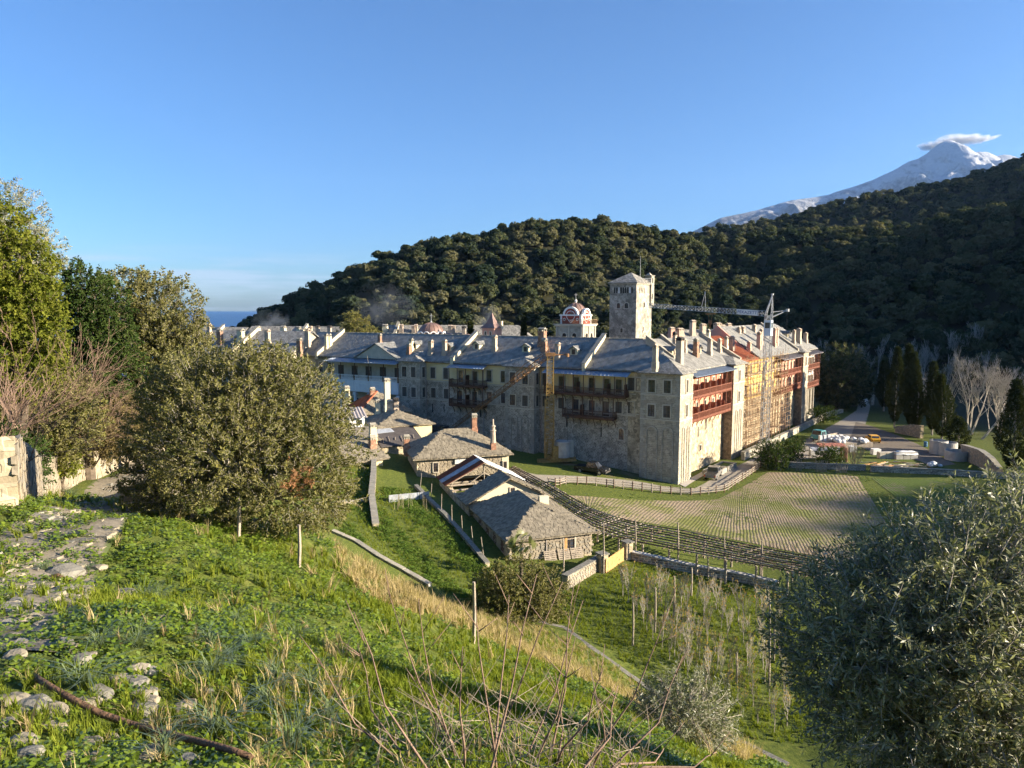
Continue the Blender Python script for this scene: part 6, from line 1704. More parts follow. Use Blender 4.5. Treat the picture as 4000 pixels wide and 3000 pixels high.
# ------------------------------------------------------------------ stone houses below the monastery
def hipped_house(label, O, a, b, wa, wb, zb, ze, zr, wallm, roofm, h0=None, h1=None, name='stone_house', ov=.55):
 """footprint O + a*[0,wa] + b*[0,wb]; ridge along b; h0/h1 hip run at the near / far end (None = gable)"""
 a, b = Vector((a[0], a[1], 0)).normalized(), Vector((b[0], b[1], 0)).normalized()
 P = lambda s, t, z: Vector((O[0], O[1], 0)) + a * s + b * t + Vector((0, 0, z))
 par = thing(name, label, 'house', P(wa / 2, wb / 2, zb))
 body = MB(); body.hexa([P(0, 0, zb - 1), P(wa, 0, zb - 1), P(wa, wb, zb - 1), P(0, wb, zb - 1)], [P(0, 0, ze - .06), P(wa, 0, ze - .06), P(wa, wb, ze - .06), P(0, wb, ze - .06)])
 if h0 is None: body.hexa([P(0, 0, ze - .1), P(wa, 0, ze - .1), P(wa / 2, 0, zr - .14)], [P(0, .4, ze - .1), P(wa, .4, ze - .1), P(wa / 2, .4, zr - .14)])
 if h1 is None: body.hexa([P(0, wb, ze - .1), P(wa, wb, ze - .1), P(wa / 2, wb, zr - .14)], [P(0, wb - .4, ze - .1), P(wa, wb - .4, ze - .1), P(wa / 2, wb - .4, zr - .14)])
 body.build('wall', M[wallm], par, loc=tuple(P(wa / 2, wb / 2, zb)))
 e0, e1 = -ov, wb + ov
 r0 = e0 + (h0 + ov if h0 else 0); r1 = e1 - (h1 + ov if h1 else 0)
 planes = {'left': [P(-ov, e0, ze), P(-ov, e1, ze), P(wa / 2, r1, zr), P(wa / 2, r0, zr)], 'right': [P(wa + ov, e0, ze), P(wa + ov, e1, ze), P(wa / 2, r1, zr), P(wa / 2, r0, zr)]}
 if h0: planes['front'] = [P(-ov, e0, ze), P(wa + ov, e0, ze), P(wa / 2, r0, zr)]
 if h1: planes['back'] = [P(-ov, e1, ze), P(wa + ov, e1, ze), P(wa / 2, r1, zr)]
 for k_, pl in planes.items():
  MB().slab(pl, .16).build('roof' if k_ in ('left', 'right') else 'hip_roof', M[roofm], par, loc=tuple(pl[-1]))
 return par, P, planes
def build_near_house():
 O = (-0.25, 63.0); a = (.944, .33); b = (-.33, .944)
 wa, wb, zb, ze, zr = 8.3, 11.6, 1.9, 4.25, 6.25
 par, P, pls = hipped_house('low stone house with hipped slate roof beside the palm and pergola', O, a, b, wa, wb, zb, ze, zr, 'stone_warm', 'slate_old', 4.1, 2.2)
 cells = []
 for k_ in ('front', 'left', 'right'): cells += cells_on(pls[k_], .46, .27, .035, .02, .3, overlap=1.12, tilt=.05)
 lay(par, 'slate', cells, 300, 'slate', 'more_slates')
 n = Vector((a[1], -a[0], 0))
 w = [P(0, 0, zb + .1), P(wa, 0, zb + .1), P(wa, 0, ze - .1), P(0, 0, ze - .1)]
 cells = [c for c in cells_on(w, .42, .19, .09, 0.0, .4) if not (5.4 < (c[0] - P(0, 0, 0)).dot(Vector((a[0], a[1], 0)).normalized()) < 6.6 and zb + .55 < c[0].z < zb + 2.0)]
 lay(par, 'stone', cells, 230, 'stone', 'more_stones')
 w2 = [P(0, 0, zb + .1), P(0, wb, zb + .1), P(0, wb, ze - .1), P(0, 0, ze - .1)]
 c2 = cells_on(w2, .45, .2, .08, 0.0, .4)
 bd = Vector((b[0], b[1], 0)).normalized(); ad = Vector((a[0], a[1], 0)).normalized()
 c2 = [(c + (-ad) * .0, -bd, Vector((0, 0, 1)), -ad, sx, sy, sz) for c, X, Y, Z, sx, sy, sz in c2]
 lay(par, 'stone', c2, 0, 'stone', 'side_wall_stones')
 f = Fr((P(0, 0, 0).x, P(0, 0, 0).y), a, (n.x, n.y))
 win = window(par, f, 6.0, .03, zb + .7, .95, 1.25, 'cross');
 sh = MB(); fbox(sh, f, 5.42, 5.50, .03, .12, zb + .7, zb + 1.95); fbox(sh, f, 5.5, 5.72, .10, .13, zb + .7, zb + 1.95); sh.build('window_shutter', M['oakwood'], par, loc=tuple(f.pt(5.5, 0, zb + 1)))
 g = Fr((P(0, 0, 0).x, P(0, 0, 0).y), b, (-ad.x, -ad.y))
 for s in (1.9, 4.2, 6.6, 9.2):
  q = MB(); fbox(q, g, s - .45, s + .45, -.02, .06, zb - .2, ze - .35); q.build('doorway', M['wood'], par, loc=tuple(g.pt(s, 0, zb)))
 for z in (zb + 1.75,):
  q = MB(); fbox(q, f, .05, wa - .05, .05, .11, z, z + .09); q.build('tie_beam', M['greywood'], par, loc=tuple(f.pt(4, 0, z)))
 q = MB(); q.tube(f.pt(3.6, .1, zb), f.pt(3.6, .1, ze - .2), .05); q.build('drainpipe', M['zinc_dull'], par, loc=tuple(f.pt(3.6, 0, zb)))
 p = P(wa / 2 + 1.6, 6.0, 5.9); q = MB(); q.box(tuple(p), (1.0, .5, .9), .33); q.build('ridge_block', M['cream'], par, loc=tuple(p))
 # gabled annex behind
 par2, P2, pls2 = hipped_house('gabled stone annex with lit plaster gable behind the hipped house', (P(-.4, wb + .4, 0).x, P(-.4, wb + .4, 0).y), a, b, wa + .8, 3.0, zb, ze + .25, 7.05, 'stone_warm', 'slate_old', None, None, 'stone_annex', .45)
 cells = []
 for k_ in ('left', 'right'): cells += cells_on(pls2[k_], .46, .27, .035, .02, .3, overlap=1.12, tilt=.05)
 lay(par2, 'slate', cells, 120, 'slate', 'more_slates')
 gf_ = Fr((P2(0, 0, 0).x, P2(0, 0, 0).y), a, (n.x, n.y))
 pg = MB(); pg.poly([gf_.pt(.1, .02, ze + .1), gf_.pt(wa + .7, .02, ze + .1), gf_.pt(wa / 2 + .4, .02, 6.8)]); pg.build('gable_plaster', M['cream'], par2, loc=tuple(gf_.pt(4, 0, 5)))
 window(par2, gf_, 4.9, .03, 5.35, .5, .5, 'plain')
 # roofless shed with a strip of corrugated roof
 o2 = P2(0, 3.0, 0); b3 = Vector((b[0], b[1], 0)).normalized(); Q = lambda s, t, z: o2 + ad * s + b3 * t + Vector((0, 0, z))
 sh = thing('ruined_shed', 'roofless timber shed with a strip of rusty corrugated roof and bare beams', 'shed', Q(4.5, 4.5, zb))
 WW, LL = wa + .8, 10.6
 q = MB(); q.hexa([Q(0, 0, 0), Q(.5, 0, 0), Q(.5, LL, 0), Q(0, LL, 0)], [Q(0, 0, 3.7), Q(.5, 0, 3.6), Q(.5, LL, 4.4), Q(0, LL, 4.5)]); q.build('stone_wall', M['stone_warm'], sh, loc=tuple(Q(0, 5, 1)))
 q = MB(); q.hexa([Q(WW - .5, 0, 0), Q(WW, 0, 0), Q(WW, LL, 0), Q(WW - .5, LL, 0)], [Q(WW - .5, 0, 3.6), Q(WW, 0, 3.6), Q(WW, LL, 4.2), Q(WW - .5, LL, 4.2)]); q.build('stone_wall', M['stone_warm'], sh, loc=tuple(Q(WW, 5, 1)))
 for t, z, s0, s1 in ((1.2, 3.9, .2, 5.0), (3.0, 4.1, .2, 7.4), (4.6, 4.15, .1, 6.0), (5.9, 4.3, .2, 8.9), (7.0, 4.4, .2, 8.9), (8.6, 4.5, .3, 9.0)):
  MB().tube(Q(s0, t, z + rnd.uniform(-.1, .1)), Q(s1, t + rnd.uniform(-.3, .3), z + rnd.uniform(-.1, .15)), .13, .11, 6).build('beam', M['greywood'], sh, loc=tuple(Q(s0, t, z)))
 for s, t, z1 in ((2.1, 1.4, 4.6), (4.4, 6.0, 6.5), (3.0, 2.4, 5.0), (2.5, 3.6, 5.2), (6.6, 6.1, 5.4), (.4, 6.0, 4.7), (8.7, 6.0, 4.6)):
  MB().tube(Q(s, t, zb), Q(s + .05, t, z1), .09, .08, 6).build('post', M['greywood'], sh, loc=tuple(Q(s, t, zb)))
 for s0, z0, s1, z1 in ((4.4, 5.6, 2.6, 4.4), (4.4, 5.6, 6.2, 4.6), (4.4, 6.6, .2, 4.6), (4.4, 6.6, 8.9, 4.5)):
  MB().tube(Q(s0, 6.0, z0), Q(s1, 6.0, z1), .08, .08, 5).build('rafter', M['greywood'], sh, loc=tuple(Q(s0, 6, z0)))
 cor = lambda t0, t1, s0, z0, s1, z1, mat: corrugated(sh, [Q(s0, t0, z0), Q(s0, t1, z0), Q(s1, t1, z1), Q(s1, t0, z1)], mat)
 cor(5.6, 7.2, -.5, 4.45, 4.45, 6.95, 'rust'); cor(7.2, 8.6, -.5, 4.45, 4.45, 6.95, 'galv'); cor(8.6, 10.4, -.5, 4.45, 4.45, 6.95, 'rust')
 cor(5.6, 10.4, 9.6, 4.35, 4.4, 6.96, 'galv')
 q = MB()
 for k in range(6): q.hexa([Q(.6, LL - .3, zb), Q(WW - .6, LL - .3, zb), Q(WW - .6, LL - .2, zb), Q(.6, LL - .2, zb)], [Q(.6, LL - .3, 4.3), Q(WW - .6, LL - .3, 4.3), Q(WW - .6, LL - .2, 4.3), Q(.6, LL - .2, 4.3)]) if k == 0 else None
 q.build('back_boards', M['wood'], sh, loc=tuple(Q(4, LL, 3)))
 # pallets leaning on the front of the house
 for i, s in enumerate((3.9, 5.3, 6.6)):
  pl = thing('pallet', ('grey wooden pallet leaning on the hipped house, nearest the palm', 'middle grey pallet of three leaning on the hipped house', 'grey pallet leaning below the window shutter, farthest from the palm')[i], 'pallet', f.pt(s, .5, zb), 'pallets by the house')
  for k in range(6):
   m = MB(); t0 = .62 - .09 * k; z = zb + .05 + .15 * k
   m.hexa([f.pt(s - .6, t0, z), f.pt(s + .6, t0, z), f.pt(s + .6, t0 - .055, z + .1), f.pt(s - .6, t0 - .055, z + .1)], [p + n * .025 for p in (f.pt(s - .6, t0, z), f.pt(s + .6, t0, z), f.pt(s + .6, t0 - .055, z + .1), f.pt(s - .6, t0 - .055, z + .1))])
   m.build('slat', M['greywood'], pl, loc=tuple(f.pt(s, t0, z)))
  for ds in (-.52, 0, .52):
   m = MB(); m.hexa([f.pt(s + ds - .05, .56, zb + .02), f.pt(s + ds + .05, .56, zb + .02), f.pt(s + ds + .05, .05, zb + .92), f.pt(s + ds - .05, .05, zb + .92)], [p - n * .09 + Vector((0, 0, -.02)) for p in (f.pt(s + ds - .05, .56, zb + .02), f.pt(s + ds + .05, .56, zb + .02), f.pt(s + ds + .05, .05, zb + .92), f.pt(s + ds - .05, .05, zb + .92))])
   m.build('runner', M['greywood'], pl, loc=tuple(f.pt(s + ds, .3, zb)))
def corrugated(parent, q, mat, n=None, amp=.035, name='corrugated_sheet'):
 """q: four corners; waves run across the first edge"""
 w = (q[1] - q[0]).length; n = n or max(4, int(w / .11))
 nz = (q[1] - q[0]).cross(q[3] - q[0]).normalized()
 if nz.z < 0: nz = -nz
 v, f = [], []
 for k in range(n * 2 + 1):
  t = k / (2 * n); d = nz * (amp if k % 2 else -amp)
  v += [q[0].lerp(q[1], t) + d, q[3].lerp(q[2], t) + d]
  if k: f.append((2 * k - 2, 2 * k, 2 * k + 1, 2 * k - 1))
 return MB().add(v, f).build(name, M[mat], parent, loc=tuple(q[0]))
monastery_slates()
build_near_house()
def build_other_houses():
 # brick-chimneyed house with broad hipped roof
 O = (-12.2, 89.6); a = (.96, .28); b = (-.28, .96)
 a_, b_ = Vector((*a, 0)).normalized(), Vector((*b, 0)).normalized()
 wa, wb, zb, ze, zr = 12.2, 8.6, 3.0, 6.2, 9.1
 par = thing('stone_house', 'stone house with broad hipped slate roof and three tall chimneys', 'house', (O[0] + 6, O[1] + 4, zb))
 P = lambda s, t, z: Vector((O[0], O[1], 0)) + a_ * s + b_ * t + Vector((0, 0, z))
 MB().hexa([P(0, 0, 1), P(wa, 0, 1), P(wa, wb, 1), P(0, wb, 1)], [P(0, 0, ze - .05), P(wa, 0, ze - .05), P(wa, wb, ze - .05), P(0, wb, ze - .05)]).build('wall', M['stone_warm'], par, loc=tuple(P(6, 4, zb)))
 ov = .6
 pl = {'front': [P(-ov, -ov, ze), P(wa + ov, -ov, ze), P(wa - 4.6, wb / 2, zr), P(4.3, wb / 2, zr)], 'back': [P(-ov, wb + ov, ze), P(wa + ov, wb + ov, ze), P(wa - 4.6, wb / 2, zr), P(4.3, wb / 2, zr)],
          'left': [P(-ov, -ov, ze), P(-ov, wb + ov, ze), P(4.3, wb / 2, zr)], 'right': [P(wa + ov, -ov, ze), P(wa + ov, wb + ov, ze), P(wa - 4.6, wb / 2, zr)]}
 for k_, q in pl.items(): MB().slab(q, .18).build('roof', M['slate_old'], par, loc=tuple(q[-1]))
 cells = cells_on(pl['front'], .5, .3, .035, .02, .3, overlap=1.12, tilt=.05) + cells_on(pl['left'], .5, .3, .035, .02, .3, overlap=1.12, tilt=.05)
 lay(par, 'slate', cells, 160, 'slate', 'more_slates')
 f = Fr((P(0, 0, 0).x, P(0, 0, 0).y), a, (a_.y, -a_.x))
 cells = cells_on([f.pt(.2, 0, zb), f.pt(wa - .9, 0, zb), f.pt(wa - .9, 0, ze - .1), f.pt(.2, 0, ze - .1)], .48, .22, .08, 0.0, .4)
 lay(par, 'stone', cells, 0, 'stone', 'wall_stones')
 q = MB(); fbox(q, f, wa - .9, wa + .03, .0, .1, zb, ze - .1); q.build('plaster_strip', M['cream'], par, loc=tuple(f.pt(wa - .5, 0, zb + 1)))
 window(par, f, 2.4, .08, zb + 1.3, .6, 1.2, 'plain'); window(par, f, wa - .5, .1, zb + 1.2, .45, .9, 'plain')
 q = MB(); q.poly([f.pt(4.9, .25, zb + 2.2), f.pt(6.4, .3, zb + 2.25), f.pt(6.35, .3, zb + 3.0), f.pt(4.95, .2, zb + 3.05)]); q.build('hung_sheet', M['tarp'], par, loc=tuple(f.pt(5.5, .2, zb + 2)))
 pf = Plane3(*pl['front'][:3]); pL = Plane3(*pl['left'])
 chimney(par, pL.hit(1589, 1758), .75, .6, 2.0, f.rz, 'brick'); chimney(par, P(wa - 3.2, wb / 2 + 1.8, 8.2), .7, .6, 2.5, f.rz, 'brick')
 p = pf.hit(1926, 1752); m = MB(); m.box((p.x, p.y, p.z + .3), (.65, .65, 1.0), f.rz); m.build('chimney_foot', M['brick'], par, loc=tuple(p))
 m = MB(); m.lathe((p.x, p.y, p.z + .8), [(.36, 0), (.33, 1.0), (.30, 1.5), (.42, 1.55), (.42, 1.68), (.27, 1.7), (.25, 2.1), (.36, 2.15), (.36, 2.25), (.12, 2.4), (.1, 3.1), (.05, 3.15)], 10); m.build('round_chimney', M['chimney'], par, loc=tuple(p))
 # house with a plain yellow wall
 par, P, pls = hipped_house('house with pale yellow wall and hipped slate roof beside the dark car', (-20.0, 104.5), (.885, .466), (-.466, .885), 8.6, 8.2, 4.4, 7.8, 9.6, 'yellow', 'slate_old', 3.6, 3.6, ov=.5)
 lay(par, 'slate', cells_on(pls['front'], .55, .33, .04, .02, .3, overlap=1.1, tilt=.05) + cells_on(pls['left'], .55, .33, .04, .02, .3, overlap=1.1, tilt=.05), 0, 'slate', 'roof_slates')
 rz = math.atan2(.466, .885)
 # house with half tiled roof
 par, P, pls = hipped_house('old house with patched slate and red tile roof below the loggia', (-25.4, 116.0), (.885, .466), (-.466, .885), 9.0, 8.5, 4.6, 8.0, 11.2, 'stone_warm', 'slate_old', 3.8, 3.8, ov=.5)
 lay(par, 'slate', cells_on(pls['front'], .55, .33, .04, .02, .3, overlap=1.1, tilt=.05), 0, 'slate', 'roof_slates')
 lf = pls['left']; t = MB()
 nrow = 16
 for k in range(nrow):
  u0 = k / nrow; a0 = lf[0].lerp(lf[1], u0); b0 = lf[3].lerp(lf[2], u0)
  t.tube(a0 + Vector((0, 0, .06)), b0 + Vector((0, 0, .06)), .13, .13, 5)
 tag(t.build('tile_ribs', M['tile'], par, loc=tuple(lf[0])), kind='stuff')
 for px, py, y, h, w, kd in ((1513, 1597, 117.0, 5.0, .9, 'cream'), (1476, 1628, 112.0, 2.7, .7, 'cream'), (1524, 1617, 112.0, 2.2, .85, 'render'), (1546, 1615, 112.5, 2.4, .85, 'soot'), (1455, 1550, 121.0, 1.5, .8, 'brick'), (1356, 1560, 119.0, 2.2, .8, 'cream')):
  chimney(par, at_y(px, py, y), w, w * .8, h, rz, kd)
 # lean-to with yellow wall, small stone blocks, felt roof
 g = Fr((-20.4, 88.6), (.80, .60))
 par = thing('lean_to', 'small lean-to with yellow wall and sagging slate roof beside the garden', 'shed', g.pt(2, -1.5, 3))
 m = MB(); fbox(m, g, 0, 4.4, -3.6, 0, 2.5, 6.0); m.build('wall', M['yellow'], par, loc=tuple(g.pt(2, -2, 3)))
 pq = [g.pt(-.6, .5, 5.9), g.pt(5.1, .5, 5.9), g.pt(5.0, -4.2, 7.6), g.pt(-.5, -4.2, 7.6)]
 MB().slab(pq, .15).build('roof', M['slate_old'], par, loc=tuple(pq[0])); lay(par, 'slate', cells_on(pq, .5, .3, .04, .02, .3, overlap=1.1, tilt=.05), 0, 'slate', 'roof_slates')
 chimney(par, at_y(1455, 1752, 93.0), .8, .7, 1.6, g.rz, 'brick')
 g = Fr((-23.5, 97.0), (.885, .466))
 par = thing('stone_outhouse', 'little stone outhouse with stub chimney between the garden and yellow house', 'shed', g.pt(2, -2, 4))
 m = MB(); fbox(m, g, 0, 5.0, -4.5, 0, 3.0, 6.9); m.build('wall', M['stone_warm'], par, loc=tuple(g.pt(2, -2, 4)))
 pq = [g.pt(-.4, .4, 6.9), g.pt(5.4, .4, 6.9), g.pt(5.4, -4.8, 8.0), g.pt(-.4, -4.8, 8.0)]; MB().slab(pq, .15).build('roof', M['slate_old'], par, loc=tuple(pq[0])); lay(par, 'slate', cells_on(pq, .5, .3, .04, .02, .3, overlap=1.1, tilt=.05), 0, 'slate', 'roof_slates')
 chimney(par, at_y(1457, 1710, 98.5), .85, .75, 2.0, g.rz, 'cream')
 par = thing('felt_roofed_shed', 'shed roofed with torn black felt in front of the yellow wall', 'shed', g.pt(8, 0, 4))
 m = MB(); fbox(m, g, 5.6, 11.6, -4.5, .2, 3.0, 6.0); m.build('wall', M['stone_warm'], par, loc=tuple(g.pt(8, -2, 4)))
 pq = [g.pt(5.3, .6, 5.9), g.pt(12.0, .6, 5.9), g.pt(12.0, -5, 7.7), g.pt(5.3, -5, 7.7)]; MB().slab(pq, .12).build('roof', M['tarp_black'], par, loc=tuple(pq[0]))
 MB().slab([g.pt(5.4, -3.2, 7.16), g.pt(8.6, -3.4, 7.22), g.pt(8.4, -4.9, 7.72), g.pt(5.4, -4.9, 7.72)], .03).build('torn_sheet', M['galv'], par, loc=tuple(g.pt(7, -4, 7.5)))
 for k in range(6):
  s = 6 + k * .95; MB().tube(g.pt(s, -.2 - .3 * (k % 3), 6.25 + .1 * (k % 3)), g.pt(s + .25, -1.5 - .4 * (k % 2), 6.72 + .12 * (k % 2)), .05, .05, 5).build('batten', M['greywood'], par, loc=tuple(g.pt(s, -1, 6.5)))
 # hut with striped awning beside the oak
 p = at_y(1385, 1676, 104.0)
 g = Fr((p.x - 1.7, p.y), (.93, .37)); zb = p.z - .2
 par = thing('awning_hut', 'white hut under a striped metal awning beside the oak crown', 'hut', g.pt(1.6, -1, zb))
 m = MB(); fbox(m, g, 1.2, 3.2, -2.2, -.4, zb - 2, zb + 1.9); m.build('wall', M['white'], par, loc=tuple(g.pt(2, -1, zb)))
 for s in (.0, 1.0, 3.1): MB().box(tuple(g.pt(s, .2, zb + .2)), (.12, .12, 3.6), g.rz).build('post', M['white'], par, loc=tuple(g.pt(s, .2, zb)))
 corrugated(par, [g.pt(-.5, .5, zb + 1.8), g.pt(3.6, .5, zb + 1.8), g.pt(3.4, -3.0, zb + 3.0), g.pt(-.3, -3.0, zb + 3.0)], 'zinc_dull', 8, .05, 'awning')
 m = MB(); fbox(m, g, 2.2, 2.9, -.39, -.36, zb + .7, zb + 1.4); m.build('window', M['glass'], par, loc=tuple(g.pt(2.5, 0, zb)))
build_other_houses()
# ------------------------------------------------------------------ walls, fences, pergola
def wall_line(name, label, pts, th, hs, mat, coping=None, stones=0, cell=(.36, .17), base=.8, cop_th=.12, cop_ov=.06):
 """pts on the ground (x, y, z), hs = heights above ground at the points"""
 par = thing(name, label, 'wall', pts[len(pts) // 2])
 body, cp, cells = MB(), MB(), []
 for i in range(len(pts) - 1):
  p, q = Vector(pts[i]), Vector(pts[i + 1]); d = (q - p); d.z = 0; d.normalize(); n = Vector((d.y, -d.x, 0)) * th / 2
  up0, up1 = Vector((0, 0, hs[i])), Vector((0, 0, hs[i + 1])); dn = Vector((0, 0, -base))
  body.hexa([p - n + dn, q - n + dn, q + n + dn, p + n + dn], [p - n + up0, q - n + up1, q + n + up1, p + n + up0])
  if coping:
   k = Vector((0, 0, cop_th)); n2 = n * (1 + 2 * cop_ov / th)
   L_ = (q - p).length; m = max(1, int(L_ / .9))
   for j in range(m):
    u0, u1 = j / m, (j + .97) / m
    a, b = p.lerp(q, u0) + up0.lerp(up1, u0), p.lerp(q, u1) + up0.lerp(up1, u1); z = Vector((0, 0, rnd.uniform(-.015, .02)))
    MB().hexa([a - n2 + z, b - n2 + z, b + n2 + z, a + n2 + z], [a - n2 + k + z, b - n2 + k + z, b + n2 + k + z, a + n2 + k + z]).build('coping_stone', M[coping], par, loc=tuple(a))
  if stones:
   side = 1 if n.dot(Vector((0, 0, 0)) - p) > 0 else -1
   cells += cells_on([p + n * side + dn * .3, q + n * side + dn * .3, q + n * side + up1, p + n * side + up0], cell[0], cell[1], .10, 0.0, .4)
 body.build('wall_core', M[mat], par, loc=tuple(pts[0]))
 if stones: lay(par, 'stone', cells, stones, 'stone', 'more_stones')
 return par
def gp(*pp): return [G(x, y) for x, y in pp]
def build_walls():
 w1 = [(0, 1985), (130, 1945), (220, 1915), (353, 1871), (440, 1828), (526, 1785), (640, 1730)]
 P_ = [G(*p) for p in w1]
 wall_line('terrace_wall', 'tall rubble wall along the far side of the cobbled path', P_, .6, [1.4, 1.45, 1.5, 1.45, 1.5, 1.5, 1.5], 'stone_warm', None, 290, (.42, .2))
 q = [G(560, 1985), G(600, 1945), G(690, 1890), G(740, 1850)]
 wall_line('path_parapet', 'low parapet of flat slabs between the path and the oak tree', q, 1.0, [.5, .5, .5, .5], 'stone_warm', 'rock_grey', 60, (.4, .18), cop_ov=.05)
 # the long wall of the vegetable garden, beside the sunken lane
 a, b = G(1625, 1905), G(1905, 2215); P_ = [a.lerp(b, k / 4) for k in range(5)]
 for p in P_: p.z = H(p.x, p.y)
 wall_line('garden_wall', 'long straight garden wall with slab coping beside the roofless shed', P_, .36, [.3] * 5, 'stone_warm', 'rock_grey', 0, base=2.2)
 P_ = gp((1462, 1795), (1460, 1870), (1452, 1960), (1468, 2060)); wall_line('garden_wall', 'upper garden wall running down beside the oak crown', P_, .55, [.8, .9, .9, .3], 'stone_warm', 'coping', 150, (.4, .2))
 P_ = gp((1320, 1970), (1452, 1962)); wall_line('garden_wall', 'short cross wall closing the grass plot beside the oak', P_, .35, [.2, .25], 'stone_warm', 'coping', 0)
 P_ = gp((1300, 2082), (1390, 2120), (1480, 2180), (1580, 2235), (1680, 2292)); wall_line('terrace_edge', 'pale concrete edge of the terrace above the dry grass', P_, .32, [.16] * 5, 'concrete', 'coping', 0, base=1.0)
 P_ = gp((1900, 2395), (2050, 2420), (2205, 2453), (2300, 2525), (2420, 2610), (2530, 2690), (2700, 2800), (2900, 2900), (3080, 2990)); wall_line('terrace_edge', 'stone edging between the dry grass bank and the orchard', P_, .22, [.02] * 9, 'stone_warm', 'rock_grey', 0, base=1.0, cop_th=.05)
 P_ = gp((2205, 2300), (2280, 2255), (2351, 2212)); wall_line('garden_wall', 'low sunlit rubble wall leading to the timber gate', P_, .5, [1.05, 1.05, 1.05], 'stone_warm', 'rock_grey', 160, (.36, .18))
 P_ = gp((2470, 2185), (2591, 2212), (2720, 2240), (2876, 2268), (3040, 2305)); wall_line('pergola_wall', 'low dark wall with flat coping in front of the pergola', P_, .5, [.7] * 5, 'stone_rubble', 'concrete', 0)
 # timber gate between stone pillars
 a, b = G(2366, 2240), G(2436, 2190)
 gt = thing('timber_gate', 'fresh orange timber gate between stone pillars by the pergola', 'gate', (a + b) / 2)
 n = 14
 for k in range(n):
  p = a.lerp(b, (k + .5) / n); MB().box((p.x, p.y, p.z + .65), ((b - a).length / n * .86, .035, 1.25 + .05 * (k % 2)), math.atan2(b.y - a.y, b.x - a.x)).build('board', M['oakwood'], gt, loc=tuple(p))
 m = MB()
 for z in (.25, 1.0): m.tube(a + Vector((0, .05, z)), b + Vector((0, .05, z)), .05, n=4)
 m.build('rail', M['oakwood'], gt, loc=tuple(a))
 for px, py, lb in ((2352, 2232, 'stone gate pillar at the end of the low rubble wall'), (2450, 2182, 'stone gate pillar with slab cap beside the pergola')):
  p = G(px, py); pr_ = thing('gate_pillar', lb, 'pillar', p)
  MB().box((p.x, p.y, p.z + .75), (.75, .75, 1.7), .5).build('shaft', M['stone_warm'], pr_, loc=tuple(p)); MB().box((p.x, p.y, p.z + 1.68), (.95, .95, .13), .5).build('cap', M['rock_grey'], pr_, loc=tuple(p))
build_walls()
def build_pergola():
 far = [(2005, 1823), (2159, 1902), (2300, 1988), (2458, 2042), (2655, 2073), (2939, 2137), (3148, 2175), (3330, 2215)]
 near = [(1955, 1852), (2080, 1935), (2225, 2022), (2345, 2085), (2500, 2122), (2760, 2172), (2990, 2215), (3180, 2255)]
 zt = lambda p: 2.55
 F_ = [at_z(x, y, 2.75) for x, y in far]; N_ = [at_z(x, y, 2.75) for x, y in near]
 par = thing('pergola', 'long weathered timber pergola curving past the ploughed field', 'pergola', (F_[3] + N_[3]) / 2 - Vector((0, 0, 2.5)))
 def resample(pts, n):
  d = [0]
  for i in range(1, len(pts)): d.append(d[-1] + (pts[i] - pts[i - 1]).length)
  out = []
  for k in range(n):
   t = d[-1] * k / (n - 1); i = max(j for j in range(len(d)) if d[j] <= t + 1e-9); i = min(i, len(pts) - 2)
   out.append(pts[i].lerp(pts[i + 1], (t - d[i]) / (d[i + 1] - d[i])))
  return out
 K = 92
 f, n = resample(F_, K), resample(N_, K)
 for k in range(K):
  a, b = f[k] + (f[k] - n[k]).normalized() * .35, n[k] + (n[k] - f[k]).normalized() * .35
  z = Vector((0, 0, rnd.uniform(-.06, .08)))
  if rnd.random() < .06: continue
  w = (.08 if k < 52 else .06) * rnd.uniform(.7, 1.2)
  MB().tube(a + z, b + z + Vector((rnd.uniform(-.1, .1), rnd.uniform(-.1, .1), 0)), w, w * .8, 5).build('slat', M['greywood'] if k % 3 and k < 58 else M['bark'], par, loc=tuple(a))
 for j in range(9):
  u = j / 8
  line = [f[k].lerp(n[k], u) + Vector((0, 0, .10 + rnd.uniform(-.03, .03))) for k in range(0, K, 7)] + [f[-1].lerp(n[-1], u) + Vector((0, 0, -.12))]
  for i in range(len(line) - 1):
   MB().tube(line[i], line[i + 1], .08 if i < 8 else .07, n=5).build('rail', M['greywood' if (i + j) % 3 == 0 else 'bark'], par, loc=tuple(line[i]))
 for k in range(2, K, 5):
  for e in (f[k], n[k]):
   z = H(e.x, e.y); MB().tube((e.x, e.y, z - .2), (e.x, e.y, 2.7), .11, .1, 6).build('post', M['greywood'], par, loc=(e.x, e.y, z))
 br = MB()          # bare vines lying over it
 for k in range(50, K - 2, 2):
  c = f[k].lerp(n[k], rnd.random())
  br.path([c + Vector((rnd.uniform(-.9, .9) * i, rnd.uniform(-.7, .7) * i * .5, .05 + .18 * math.sin(i * 1.7))) for i in range(5)], [.028, .024, .02, .014, .008], 4)
 tag(br.build('bare_vines', M['twig'], par, loc=tuple(f[60])), kind='stuff')
 # tall poles standing along it
 for i, (px, yt, yb, lb) in enumerate(((2357, 2042, 2240, 'tall bare pole beside the timber gate'), (2482, 2033, 2178, 'tall bare pole just beyond the gate pillar'), (2648, 2042, 2222, 'tall bare pole midway along the pergola wall'), (2829, 2096, 2238, 'tall bare pole in the dark stretch of the pergola'), (2976, 2112, 2272, 'tall bare pole of the pergola nearest the olive tree'), (2200, 2102, 2272, 'tall pole in front of the hipped house window'), (2765, 2178, 2262, 'short pole standing before the pergola wall'))):
  b = G(px, yb); t = at_y(px, yt, b.y)
  tag(MB().path([b - Vector((0, 0, .3)), b.lerp(t, .5) + Vector((.04, 0, 0)), t], [.075, .07, .055], 6).build('pole', M['greywood'], None, loc=tuple(b)), lb, 'pole', 'tall poles')
build_pergola()
